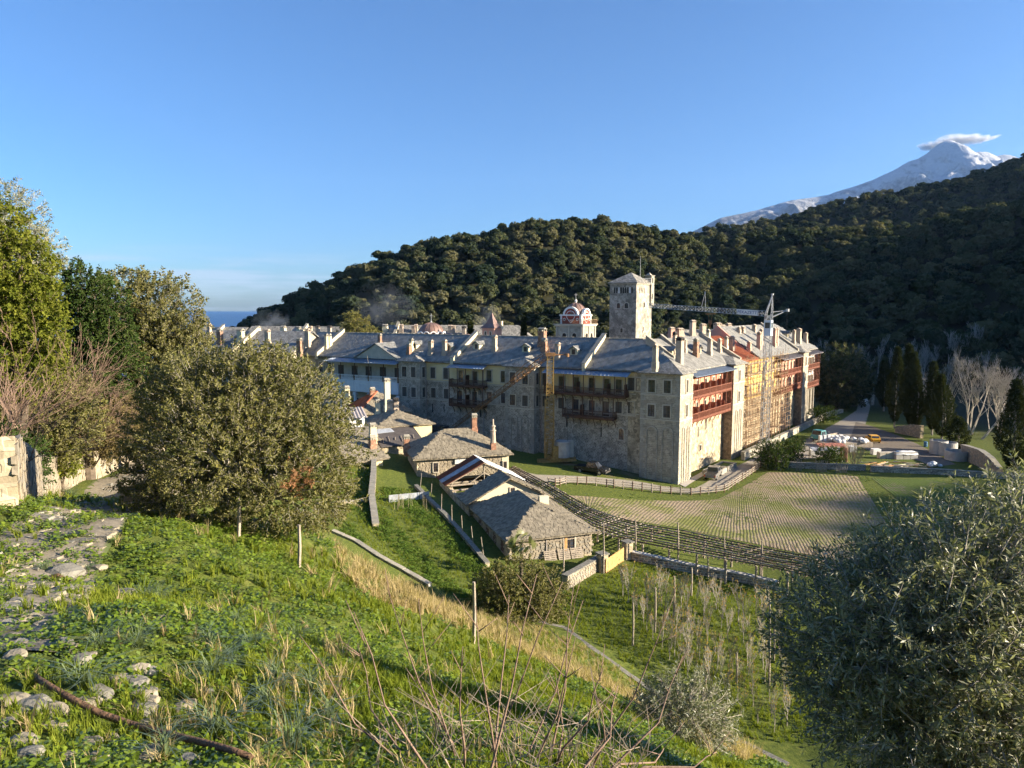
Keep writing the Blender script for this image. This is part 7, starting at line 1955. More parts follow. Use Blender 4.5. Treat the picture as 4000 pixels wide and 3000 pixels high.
def build_fence():
 zz = [(540, 312), (583, 320), (612, 316), (648, 303), (718, 305), (775, 307), (835, 312), (900, 320), (945, 327), (1003, 332), (1060, 340), (1118, 347), (1178, 354), (1232, 360), (1297, 364), (1357, 368), (1420, 371), (1478, 369), (1527, 364), (1575, 360), (1625, 353), (1650, 340), (1672, 326), (1693, 312), (1713, 299), (1735, 285), (1757, 271), (1776, 258), (1795, 244), (1815, 229), (1833, 215), (1848, 203), (1860, 192)]
 P_ = [G(1800 + .633 * x, 1700 + .633 * y) for x, y in zz]
 par = thing('rail_fence', 'rustic timber post and rail fence curving round the ploughed field', 'fence', P_[16])
 for i, p in enumerate(P_):
  MB().tube(p - Vector((0, 0, .2)), p + Vector((rnd.uniform(-.05, .05), 0, 1.12 + rnd.uniform(-.05, .12))), .085, .075, 6).build('post', M['wood'] if i % 3 else M['greywood'], par, loc=tuple(p))
  if i:
   q = P_[i - 1]
   for z in (.32, .66, .95):
    MB().tube(q + Vector((0, 0, z + rnd.uniform(-.04, .04))), p + Vector((0, 0, z + rnd.uniform(-.04, .04))), .06, .055, 5).build('rail', M['greywood'], par, loc=tuple(q))
 return P_
FENCE = build_fence()
# ------------------------------------------------------------------ roads, paved strip, ploughed fields
def ribbon(name, A_, B_, mat, lift=.03, nu=10, step=1.2, row=None):
 """a sheet draped on the ground between two edge lines"""
 def res(pts, n):
  d = np.concatenate([[0], np.cumsum([(pts[i + 1] - pts[i]).length for i in range(len(pts) - 1)])]); t = np.linspace(0, d[-1], n)
  return np.stack([np.interp(t, d, [p[k] for p in pts]) for k in range(2)], 1)
 ln = max(sum((P_[i + 1] - P_[i]).length for i in range(len(P_) - 1)) for P_ in (A_, B_))
 nv = max(4, int(ln / step)); a, b = res(A_, nv), res(B_, nv)
 u = np.linspace(0, 1, nu)
 XY = a[:, None] * (1 - u)[None, :, None] + b[:, None] * u[None, :, None]
 x, y = XY[..., 0], XY[..., 1]; z = height(x, y) + lift
 i2 = (np.arange(nv - 1)[:, None] * nu + np.arange(nu - 1)[None]).ravel(); f = np.stack([i2, i2 + 1, i2 + nu + 1, i2 + nu], 1)
 wid = np.linalg.norm(a - b, axis=1).mean()
 o = npmesh(name, np.stack([x.ravel(), y.ravel(), z.ravel()], 1), f, mat, smooth=True, attrs={'row': np.tile(u * wid, nv) if not row else np.repeat(np.linspace(0, ln, nv), nu), 'edge': np.tile(np.minimum(u, 1 - u) * wid, nv)})
 return tag(o, kind='structure')
def zz6(*p): return [G(1800 + .633 * x, 1700 + .633 * y) for x, y in p]
def zz4(*p): return [G(2800 + .5425 * x, 1250 + .5425 * y) for x, y in p]
def zz2(*p): return [G(3000 + .3165 * x, 1600 + .3165 * y) for x, y in p]
def m_track(name, c, green=.5):
 t = NT(name); p = t.coord(False); n1 = t.noise(p, .5, 6, .65); n2 = t.noise(p, 6, 5)
 cc = t.ramp(n2, [(.3, c3(c, .75)), (.7, c3(c, 1.2))])
 at = t.n('Attribute'); at.attribute_name = 'edge'
 k = t.math('SUBTRACT', t.math('ADD', t.math('MULTIPLY', n1, 1.6), .0), t.math('MULTIPLY', at.outputs['Fac'], .9))
 cc = t.mix(t.ramp(k, [(.55, 0.0), (.75, green)]), cc, (.085, .12, .025))
 return t.surf(cc, .95, t.bump(n2, .5, .05), 0, .15)
def m_field(name, soil, green, amount, rowlen=.55):
 t = NT(name); p = t.coord(False)
 at = t.n('Attribute'); at.attribute_name = 'row'
 nw = t.noise(p, .35, 3)
 ph = t.math('ADD', t.math('MULTIPLY', at.outputs['Fac'], 2 * math.pi / rowlen), t.math('MULTIPLY', nw, 7.0))
 w = t.math('SINE', ph)
 n1 = t.noise(p, .16, 5, .6); n2 = t.noise(p, 5, 5, .65); n3 = t.noise(p, 1.3, 5, .65)
 so = t.ramp(n2, [(.3, c3(soil, .6)), (.7, c3(soil, 1.3))])
 gr = t.ramp(n2, [(.3, c3(green, .6)), (.7, c3(green, 1.35))])
 k = t.math('ADD', t.math('ADD', t.math('MULTIPLY', n1, 1.0), t.math('MULTIPLY', n3, .7)), t.math('MULTIPLY', w, .05))
 c = t.mix(t.ramp(t.math('SUBTRACT', k, .5 - amount * .4), [(.28, 0.0), (.48, .9)]), so, gr)
 h = t.math('ADD', t.math('MULTIPLY', w, .5), t.math('MULTIPLY', n2, .7))
 return t.surf(c, .95, t.bump(h, .4, .08), 0, .1)
M['track'] = m_track('gravel_track', (.30, .27, .22)); M['dirt'] = m_track('dirt_yard', (.17, .145, .115), .7)
M['field_a'] = m_field('ploughed_field', (.27, .215, .145), (.14, .155, .04), .05); M['field_b'] = m_field('weedy_field', (.19, .165, .11), (.12, .18, .028), .55, .6)
M['field_c'] = m_field('dark_field', (.15, .13, .095), (.075, .12, .02), .35)
def build_roads():
 ribbon('road', zz6((380, 262), (540, 292), (835, 300), (1003, 318), (1178, 338), (1420, 356), (1530, 350), (1615, 338), (1700, 292), (1795, 232), (1862, 178), (1930, 120)), zz6((330, 215), (480, 245), (835, 258), (1003, 275), (1120, 290), (1335, 330), (1430, 334), (1500, 300), (1600, 240), (1690, 195), (1770, 160), (1850, 105)), M['track'], .035)
 ribbon('paved_strip', zz6((1385, 322), (1440, 285), (1520, 240), (1620, 185)), zz6((1350, 305), (1425, 262), (1500, 222), (1590, 172)), M['paving'], .06, 5)
 ribbon('road', zz4((1030, 566), (1005, 650), (900, 720), (760, 795), (640, 860), (560, 940), (430, 1000), (330, 1030)), zz4((1117, 566), (1100, 650), (1075, 740), (1040, 840), (980, 920), (900, 970), (620, 1005), (360, 1045)), M['track'], .035)
 ribbon('yard_track', zz4((1000, 735), (1120, 765), (1300, 830), (1450, 895), (1600, 975), (1720, 1040)), zz4((960, 860), (1060, 930), (1150, 960), (1300, 985), (1440, 1010), (1560, 1060)), M['dirt'], .045)
 ribbon('ploughed_field', gp((2215, 1935), (2400, 1948), (2650, 1957), (2800, 1952), (2915, 1895), (3000, 1845), (3100, 1846), (3290, 1856), (3350, 1862)), gp((2260, 1955), (2330, 1992), (2458, 2033), (2655, 2062), (2939, 2122), (3148, 2165), (3300, 2195), (3500, 2255), (3620, 2300)), M['field_a'], .03, 40, .8, True)
 ribbon('ploughed_field', zz2((1280, 850), (1450, 980), (1640, 1130), (1850, 1300), (2000, 1420)), zz2((2100, 870), (2350, 960), (2700, 1060), (3000, 1150), (3200, 1230)), M['field_c'], .03, 24)
build_roads()
# ------------------------------------------------------------------ vehicles
def wheel(par, p, r, w, ax):
 n = 14; X = Vector(ax).normalized(); Y = Vector((0, 0, 1)); Z = X.cross(Y)
 def ring(rr, t): return [Vector(p) + X * t + (Y * math.sin(2 * math.pi * k / n) + Z * math.cos(2 * math.pi * k / n)) * rr for k in range(n)]
 o = MB().hexa(ring(r, -w / 2), ring(r, w / 2)).build('wheel', M['tyre'], par, loc=tuple(p))
 MB().hexa(ring(r * .58, -w / 2 - .012), ring(r * .58, w / 2 + .012)).build('rim', M['chrome'], o, loc=tuple(p))
def vehicle(name, label, cat, p, heading, kind, paint):
 par = thing(name, label, cat, p)
 c, s = math.cos(heading), math.sin(heading)
 T = lambda x, y, z: Vector((p[0] + x * c - y * s, p[1] + x * s + y * c, p[2] + z))
 D = {'pickup': dict(L=5.1, W=1.75, low=.42, belt=1.02, roof=1.72, prof=[(-2.5, .5), (-2.5, 1.0), (2.1, 1.0), (2.45, .9), (2.5, .55), (2.3, .42), (-2.3, .42)], cab=[(-.55, 1.0), (-.42, 1.70), (.75, 1.72), (1.35, 1.0)]),
         'suv': dict(L=4.6, W=1.8, low=.42, belt=1.02, roof=1.78, prof=[(-2.3, .5), (-2.3, 1.05), (2.0, 1.05), (2.25, .92), (2.3, .55), (2.1, .42), (-2.1, .42)], cab=[(-2.25, 1.04), (-2.05, 1.76), (.6, 1.78), (1.2, 1.04)]),
         'car': dict(L=4.2, W=1.65, low=.36, belt=.92, roof=1.42, prof=[(-2.1, .45), (-2.1, .85), (-1.3, .95), (1.2, .95), (2.0, .82), (2.1, .5), (1.95, .36), (-1.95, .36)], cab=[(-1.75, .93), (-1.25, 1.40), (.3, 1.42), (1.0, .94)]),
         'truck': dict(L=6.4, W=2.1, low=.6, belt=1.2, roof=2.35, prof=[(1.2, .6), (1.2, 1.35), (3.1, 1.35), (3.2, 1.2), (3.2, .6)], cab=[(1.25, 1.34), (1.3, 2.3), (2.7, 2.35), (3.05, 1.34)])}[kind]
 hw = D['W'] / 2
 b = MB(); b.hexa([T(x, -hw, z) for x, z in D['prof']], [T(x, hw, z) for x, z in D['prof']])
 b.build('body', M[paint], par, loc=tuple(p))
 k = hw * .86
 cb = MB(); pr_ = D['cab']; cb.hexa([T(x, -k if z > pr_[0][1] + .1 else -hw * .98, z) for x, z in pr_], [T(x, k if z > pr_[0][1] + .1 else hw * .98, z) for x, z in pr_]); cab = cb.build('cabin', M[paint], par, loc=tuple(p))
 (x0, z0), (x1, z1), (x2, z2), (x3, z3) = pr_
 def lerp(a, b_, t): return a + (b_ - a) * t
 for sg in (-1, 1):
  w = MB(); yb, yt = sg * (hw * .98 + .01), sg * (k + .02)
  q = lambda t, v: T(lerp(lerp(x0, x3, t), lerp(x1, x2, t), v), lerp(yb, yt, v), lerp(z0, z1, v))
  w.poly([q(.10, .15), q(.48, .15), q(.48, .86), q(.10, .86)]); w.poly([q(.53, .15), q(.92, .15), q(.92, .86), q(.53, .86)]); w.build('side_window', M['glass'], cab, loc=tuple(p))
 for (xa, za, xb, zb_), nm in (((x3, z3, x2, z2), 'windscreen'), ((x0, z0, x1, z1), 'rear_window')):
  sg = .015 if nm == 'windscreen' else -.015
  MB().poly([T(lerp(xa, xb, v) + sg, y, lerp(za, zb_, v)) for y, v in ((-hw * .85, .15), (hw * .85, .15), (hw * .76, .88), (-hw * .76, .88))]).build(nm, M['glass'], cab, loc=tuple(p))
 if kind == 'pickup':
  bed = MB(); bed.hexa([T(-2.42, -hw * .86, 1.003), T(-.62, -hw * .86, 1.003), T(-.62, hw * .86, 1.003), T(-2.42, hw * .86, 1.003)], [T(-2.42, -hw * .86, 1.012), T(-.62, -hw * .86, 1.012), T(-.62, hw * .86, 1.012), T(-2.42, hw * .86, 1.012)]); bed.build('load_bed', M['dark'], par, loc=tuple(p))
 if kind == 'truck':
  bd = MB(); bd.hexa([T(-3.1, -1.05, .95), T(1.1, -1.05, .95), T(1.1, 1.05, .95), T(-3.1, 1.05, .95)], [T(-3.1, -1.05, 1.08), T(1.1, -1.05, 1.08), T(1.1, 1.05, 1.08), T(-3.1, 1.05, 1.08)])
  for y in (-1.03, 1.03): bd.hexa([T(-3.1, y - .02, 1.08), T(1.1, y - .02, 1.08), T(1.1, y + .02, 1.08), T(-3.1, y + .02, 1.08)], [T(-3.1, y - .02, 1.5), T(1.1, y - .02, 1.5), T(1.1, y + .02, 1.5), T(-3.1, y + .02, 1.5)])
  bd.build('load_bed', M['greywood'], par, loc=tuple(p))
 xf = max(x for x, _ in D['prof']); xr = -D['L'] / 2
 for sg in (-1, 1):
  MB().box(tuple(T(xf + .005, sg * hw * .72, D['belt'] * .78)), (.05, .32, .16), heading).build('headlight', M['chrome'], par, loc=tuple(p))
  if kind != 'truck': MB().box(tuple(T(min(x for x, _ in D['prof']) - .005, sg * hw * .85, D['belt'] * .75)), (.05, .2, .26), heading).build('tail_light', M['lampglass'], par, loc=tuple(p))
 MB().box(tuple(T(xf + .03, 0, .5 if kind != 'truck' else .65)), (.14, D['W'] * .98, .2), heading).build('bumper', M['soot'], par, loc=tuple(p))
 r = .36 if kind != 'truck' else .44
 if kind == 'car': r = .31
 for x in (-D['L'] * .3, D['L'] * .31):
  for sg in (-1, 1): wheel(par, T(x, sg * (hw - .08), r), r, .22, (-s, c, 0))
def build_vehicles():
 d = math.atan2(L.u.y, L.u.x)
 vehicle('pickup_truck', 'black pickup truck parked against the shaded monastery wall', 'pickup', G(2312, 1848), d + math.pi, 'pickup', 'black_paint')
 vehicle('pickup_truck', 'dusty grey pickup parked by the sunlit corner bastion', 'pickup', G(2786, 1866), math.atan2(Rr.u.y, Rr.u.x) + .15, 'pickup', 'grey_paint')
 q = L.pt(L.s_at(1705, TW + 2.4, 5.0), TW + 2.3, 0); q.z = H(q.x, q.y)
 vehicle('car', 'dark blue estate car half hidden behind the yellow house', 'car', q, d, 'suv', 'navy_paint')
 vehicle('car', 'yellow car parked on the dirt yard', 'car', G(3409, 1726), math.radians(80), 'car', 'taxi')
 vehicle('truck', 'small teal flatbed truck behind the builders shelter', 'truck', G(3222, 1722), math.radians(215), 'truck', 'teal_paint')
build_vehicles()
# ------------------------------------------------------------------ bare trees and leafy crowns
def branchy(mb, p, d, ln, r, lev, rr, spread=.6, nch=(3, 4), up=.15, wig=.12, sides=5, shrink=.68, tips=None, rmin=.006):
 """recursive limbs"""
 n = 4 if lev > 1 else 3
 pts = [Vector(p)]; dd = Vector(d).normalized()
 for i in range(n):
  dd = (dd + Vector((rr.uniform(-wig, wig), rr.uniform(-wig, wig), rr.uniform(-wig, wig) + up * .3))).normalized(); pts.append(pts[-1] + dd * (ln / n))
 r1 = max(r * .62, rmin)
 mb.path(pts, [r + (r1 - r) * i / n for i in range(n + 1)], sides if r > .03 else 3)
 if lev == 0:
  if tips is not None: tips.append((pts[-1].copy(), dd.copy()))
  return
 for k in range(rr.randint(*nch)):
  t = rr.uniform(.35, 1.0) if k else 1.0
  i = min(int(t * n), n - 1); q = pts[i].lerp(pts[i + 1], t * n - i)
  a = rr.uniform(0, 6.283); o = dd.orthogonal().normalized(); w = dd.cross(o)
  nd = (dd + (o * math.cos(a) + w * math.sin(a)) * rr.uniform(.35, 1.0) * spread * 1.6 + Vector((0, 0, up))).normalized()
  branchy(mb, q, nd, ln * shrink * rr.uniform(.8, 1.2), max(r1 * rr.uniform(.6, .85), rmin), lev - 1, rr, spread, nch, up, wig, sides, shrink, tips, rmin)
def leafy(name, label, base, trunk_h, lobes, spray_args, nspray, leafm, barkm='bark', trunk_r=.15, lean=(0, 0), cat='tree', group=None, seed=1, fill=.35, size=(.8, 1.3), nvar=5, up=.25, dead=None, smooth_lobe=1.0, crown='crown'):
 """tree or shrub: tapering trunk, limbs to every lobe, crown of leaf sprays; lobes (dx, dy, dz, rx, ry, rz) from the base"""
 r = np.random.default_rng(seed); rr = random.Random(seed)
 base = Vector(base); par = thing(name, label, cat, base, group)
 tr = MB(); top = base + Vector((lean[0], lean[1], trunk_h))
 tr.path([base - Vector((0, 0, .3)), base.lerp(top, .35) + Vector((rr.uniform(-.05, .05), 0, 0)), base.lerp(top, .7), top], [trunk_r * 1.25, trunk_r, trunk_r * .9, trunk_r * .8], 8)
 for lx, ly, lz, rx, ry, rz in lobes:
  c = base + Vector((lx, ly, lz)); m = top.lerp(c, .5) + Vector((rr.uniform(-.15, .15) * rx, rr.uniform(-.15, .15) * ry, -.15 * rz))
  tr.path([top - Vector((0, 0, .05)), m, c], [trunk_r * .6, trunk_r * .4, trunk_r * .15], 5)
  for _ in range(4):
   e = c + Vector((rr.uniform(-.7, .7) * rx, rr.uniform(-.7, .7) * ry, rr.uniform(-.4, .8) * rz)); tr.path([m, m.lerp(e, .5) + Vector((0, 0, .05)), e], [trunk_r * .3, trunk_r * .2, trunk_r * .06], 4)
 tr.build('trunk', M[barkm], par, loc=tuple(base))
 area = np.array([(l[3] * l[4] + l[4] * l[5] + l[3] * l[5]) for l in lobes]); cnt = np.maximum(1, (nspray * area / area.sum()).astype(int))
 P_, Dn = [], []
 for (lx, ly, lz, rx, ry, rz), n in zip(lobes, cnt):
  d = rnd_dirs(n, r); k = np.where(r.uniform(size=n) < fill, r.uniform(.45, .9, n), r.uniform(.88, 1.08, n))
  # uneven outline: push and pull by direction
  bump_ = 1 + .13 * np.sin(3.1 * d[:, 0] * 2 + lx) * np.cos(2.7 * d[:, 2] * 2 + ly) + .09 * np.sin(9 * d[:, 1] + 7 * d[:, 0] + lz)
  q = d * (k * bump_)[:, None] * np.array([rx, ry, rz]) + np.array([lx, ly, lz]); P_.append(q); Dn.append(d / np.array([rx, ry, rz]))
 P_ = np.concatenate(P_); Dn = np.concatenate(Dn)
 Dn /= np.linalg.norm(Dn, axis=1)[:, None]
 dirs = Dn + np.array([0, 0, up]) + rnd_dirs(len(P_), r) * .55
 rot = euler_z_to(dirs, r.uniform(0, 6.28, len(P_)))
 T = [spray(*spray_args, r=r) for _ in range(nvar)]
 scl = r.uniform(size[0], size[1], len(P_))
 if dead is not None:
  c, rad = np.array(dead[:3]), dead[3]; k = np.linalg.norm((P_ - c), axis=1) < rad * (0.7 + .5 * r.uniform(size=len(P_)))
  if k.any():
   o = scatter('dead_sprays', T, P_[k] + np.array(base), rot[k], scl[k], [M['lf_dry'], M['twig']], par, loc=tuple(base)); tag(o, 'withered brown leaves on one branch', kind='stuff')
  P_, rot, scl = P_[~k], rot[~k], scl[~k]
 tag(scatter(crown, T, P_ + np.array(base), rot, scl, [M[leafm], M[barkm]], par, loc=tuple(base)), kind='stuff')
 return par
def cypress(label, base, h, w, seed, tilt=0.0):
 r = np.random.default_rng(seed); base = Vector(base); par = thing('cypress_tree', label, 'tree', base, 'cypress trees')
 MB().path([base - Vector((0, 0, .3)), base + Vector((0, 0, h * .5)), base + Vector((tilt, 0, h * .93))], [.2, .12, .03], 7).build('trunk', M['bark_grey'], par, loc=tuple(base))
 n = int(1500 * h / 14)
 t = r.uniform(0, 1, n) ** .9; rad = w / 2 * np.clip(np.minimum((t + .06) * 3.2, (1 - t) ** .75 * 1.35 + .03), 0, 1) * (1 + .16 * np.sin(9 * t + seed) * r.uniform(.3, 1, n)) * r.uniform(.55, 1.05, n)
 a = r.uniform(0, 6.28, n); P_ = np.stack([rad * np.cos(a) + tilt * t, rad * np.sin(a), h * (.07 + .93 * t)], 1)
 d = np.stack([np.cos(a) * .45, np.sin(a) * .45, np.ones(n)], 1) + rnd_dirs(n, r) * .3
 T = [spray(18, .6, .26, .10, .4, r=r, stem=False) for _ in range(4)]
 tag(scatter('crown', T, P_ + np.array(base), euler_z_to(d, r.uniform(0, 6.28, n)), r.uniform(.7, 1.3, n), [M['lf_cypress'], M['bark']], par, loc=tuple(base)), kind='stuff')
def build_valley_trees():
 # cypresses: pixel of the foot, of the tip, width in pixels
 for i, (bx, by, tx, ty, w, lb) in enumerate(((3493, 1672, 3507, 1366, 58, 'slim cypress whose trunk shows, first of the pair beside the road grass'), (3555, 1685, 3552, 1355, 56, 'tallest pointed cypress of the roadside group'), (3580, 1690, 3571, 1388, 50, 'cypress standing close against the tallest one'),
                                          (3452, 1606, 3455, 1418, 50, 'small dark cypress nearest the far gate'), (3640, 1700, 3647, 1422, 48, 'thin-topped grey cypress in front of the bare planes'), (3678, 1725, 3676, 1476, 78, 'broad dark cypress behind the concrete rings'), (3742, 1768, 3745, 1640, 66, 'short bushy cypress next to the concrete rings'), (3952, 1868, 3972, 1497, 92, 'large dark cypress against the edge of the photo'))):
  b = G(bx, by); t = at_y(tx, ty, b.y); cypress(lb, b, t.z - b.z, w / FPX * b.length, 60 + i, t.x - b.x)
 # bare plane trees by the stream
 protos = []
 for i, (bx, by, top, lean, lb) in enumerate(((3700, 1690, 1412, -.1, 'pale bare plane tree behind the broad cypress'), (3790, 1700, 1400, .1, 'multi-stemmed bare plane tree in the middle of the stream group'), (3830, 1715, 1420, .5, 'bare plane tree with a long leaning trunk'), (3900, 1700, 1418, 0., 'bare plane tree beside the large dark cypress'), (3990, 1690, 1392, -.2, 'bare plane tree cut by the edge of the photo'), (3640, 1660, 1440, 0., 'slender bare plane tree farthest upstream'))):
  b = G(bx, by); h = at_y(bx, top, b.y).z - b.z; rr = random.Random(200 + i)
  par = thing('plane_tree', lb, 'tree', b, 'bare plane trees')
  m = MB(); k = 3 if i in (1, 3) else 2
  for s in range(k):
   a = rr.uniform(0, 6.28); branchy(m, b + Vector((math.cos(a) * .3, math.sin(a) * .3, -.2)), Vector((math.cos(a) * .25 + lean, math.sin(a) * .25, 1)), h * .40, .20 * h / 14, 5, rr, .46, (2, 4), .14, .11, 4, .66, None, .016)
  m.build('trunk_and_limbs', M['bark_pale'], par, loc=tuple(b))
 # grey leafless trees far up the valley
 srcs = []
 for i in range(3):
  rr = random.Random(300 + i); m = MB(); branchy(m, (0, 0, -.3), (0, 0, 1), 4.2, .16, 4, rr, .4, (3, 4), .25, .08, 4, .66, None, .025)
  o = m.build('bare_tree', M['bark_grey']); srcs.append(o.data); bpy.data.objects.remove(o)
 spots = [(3000 + 36 * k + rnd.uniform(-12, 12), rnd.choice((228, 240, 254))) for k in range(24)] + [(3560, 214), (3600, 222), (3640, 230), (3690, 220)]
 for k, (px, y) in enumerate(spots):
  x = (px - CX) / FPX * y * 1.01; z = H(x, y)
  if x < 84 and y < 200: continue
  o = bpy.data.objects.new('bare_tree', srcs[k % 3]); COL.objects.link(o); o.location = (x, y, z); s = rnd.uniform(.85, 1.35); o.scale = (s, s, s * 1.1); o.rotation_euler = (0, 0, rnd.uniform(0, 6.28))
  tag(o, 'slender grey leafless tree among those at the shaded foot of the hill', 'tree', 'leafless trees at the foot of the hill')
 oak = (14, .9, .34, .18, .8)
 def shrub(label, px, py, wpx, hpx, leafm='lf_dark', n=420, seed=1, name='bush', sp=(14, .5, .2, .10, .8), trunk=.3, dz=0):
  b = G(px, py); k = b.length / FPX; w, h = wpx * k / 2, hpx * k
  lob = [(0, 0, h * .58, w * .8, w * .8, h * .42), (-w * .45, 0, h * .42, w * .55, w * .55, h * .36), (w * .45, .1, h * .45, w * .55, w * .55, h * .36), (0, -w * .4, h * .4, w * .5, w * .5, h * .33)]
  return leafy(name, label, b, h * trunk, lob, sp, n, leafm, 'bark', .07 * h / 2 + .03, cat='bush' if name == 'bush' else 'tree', seed=seed, fill=.5)
 shrub('round dark orange tree by the crane foot', 3030, 1835, 130, 120, 'lf_dark', 520, 5)
 shrub('round dark tree between the crane foot and the builders shelter', 3098, 1800, 75, 85, 'lf_dark', 380, 6)
 shrub('clipped evergreen bush between the stockades', 3240, 1810, 100, 62, 'lf_dark', 360, 7)
 shrub('evergreen bush spreading from the fence end', 3000, 1822, 110, 90, 'lf_dark', 420, 8)
 shrub('low hedge bush beside the far end of the road wall', 3215, 1650, 110, 60, 'lf_dark', 420, 9)
 shrub('tall dark oak rising behind the end of the sunlit wing', 3270, 1600, 190, 230, 'lf_forest', 900, 10, 'oak_tree', (14, 1.2, .5, .26, .8))
 shrub('dark oak beside the road at the far gate', 3330, 1585, 130, 170, 'lf_forest', 700, 12, 'oak_tree', (14, 1.2, .5, .26, .8))
 shrub('dark oak just past the monastery end wall', 3225, 1590, 120, 190, 'lf_forest', 700, 13, 'oak_tree', (14, 1.2, .5, .26, .8))
 # yellowish tree in the courtyard and two cypress tips above the roofs
 b = at_y(1400, 1330, 165.0); z0 = 6.0; hh = at_y(1400, 1218, 165).z - z0
 leafy('courtyard_tree', 'tall yellowish tree rising above the courtyard roofs', (b.x, b.y, z0), hh * .5, [(0, 0, hh * .80, 2.6, 2.6, 2.6), (-2.8, 0, hh * .68, 2.6, 2.5, 2.4), (2.6, 0, hh * .66, 2.6, 2.5, 2.4), (4.6, 0, hh * .52, 2.0, 2.0, 2.0), (.6, -1, hh * .6, 3, 2.5, 2.6), (-1.5, 0, hh * .9, 1.5, 1.5, 1.6)], (14, .9, .34, .15, .8), 1100, 'lf_euca', 'bark', .3, seed=21, fill=.5)
 for px, ty, y, lb in ((1838, 1266, 160.0, 'cypress tip beside the pink turret'), (2046, 1244, 158.0, 'lone cypress standing above the long slate ridge')):
  b = at_y(px, 1330, y); cypress(lb, (b.x, b.y, 6.0), at_y(px, ty, y).z - 6.0, 2.0, 90 + int(y))
build_valley_trees()
# ------------------------------------------------------------------ the builders' yard
def heap(par, name, c, rx, ry, h, mat, n, seed, sz=(.3, .6)):
 rr = random.Random(seed)
 for k in range(n):
  a, q = rr.uniform(0, 6.28), math.sqrt(rr.random()); x, y = rx * q * math.cos(a), ry * q * math.sin(a); z = h * (1 - q * q) * rr.uniform(.5, 1)
  s = rr.uniform(*sz); m = MB(); m.lathe((c[0] + x, c[1] + y, c[2] + z), [(s * .5, 0), (s * .62, s * .25), (s * .5, s * .6), (s * .15, s * .75)], 7, a0=rr.random()); m.build(name, M[mat], par, smooth=True, loc=(c[0] + x, c[1] + y, c[2] + z))
def stack(label, p, rz, nx, ny, nz, sx, sy, sz, mat, name='block_stack', cat='stack', cover=None):
 par = thing(name, label, cat, p)
 c, s = math.cos(rz), math.sin(rz)
 for i in range(nx):
  for j in range(ny):
   for k in range(nz):
    x, y = (i - (nx - 1) / 2) * sx * 1.06, (j - (ny - 1) / 2) * sy * 1.06
    MB().box((p[0] + x * c - y * s, p[1] + x * s + y * c, p[2] + sz * (k + .5) * 1.02), (sx, sy, sz), rz + rnd.uniform(-.03, .03)).build('block', M[mat], par, loc=tuple(p))
 if cover:
  w, d, h = nx * sx * 1.08 + .1, ny * sy * 1.08 + .1, nz * sz * 1.02
  m = MB(); g = 7; v = []
  for i in range(g):
   for j in range(g):
    u, q = i / (g - 1) - .5, j / (g - 1) - .5; x, y = u * w, q * d; z = h + .06 + rnd.uniform(0, .16) - (.55 if max(abs(u), abs(q)) > .49 else 0); v.append((p[0] + x * c - y * s, p[1] + x * s + y * c, p[2] + z))
  m.add(v, [(i * g + j, (i + 1) * g + j, (i + 1) * g + j + 1, i * g + j + 1) for i in range(g - 1) for j in range(g - 1)]); m.build('cover_sheet', M[cover], par, smooth=True, loc=tuple(p))
 return par
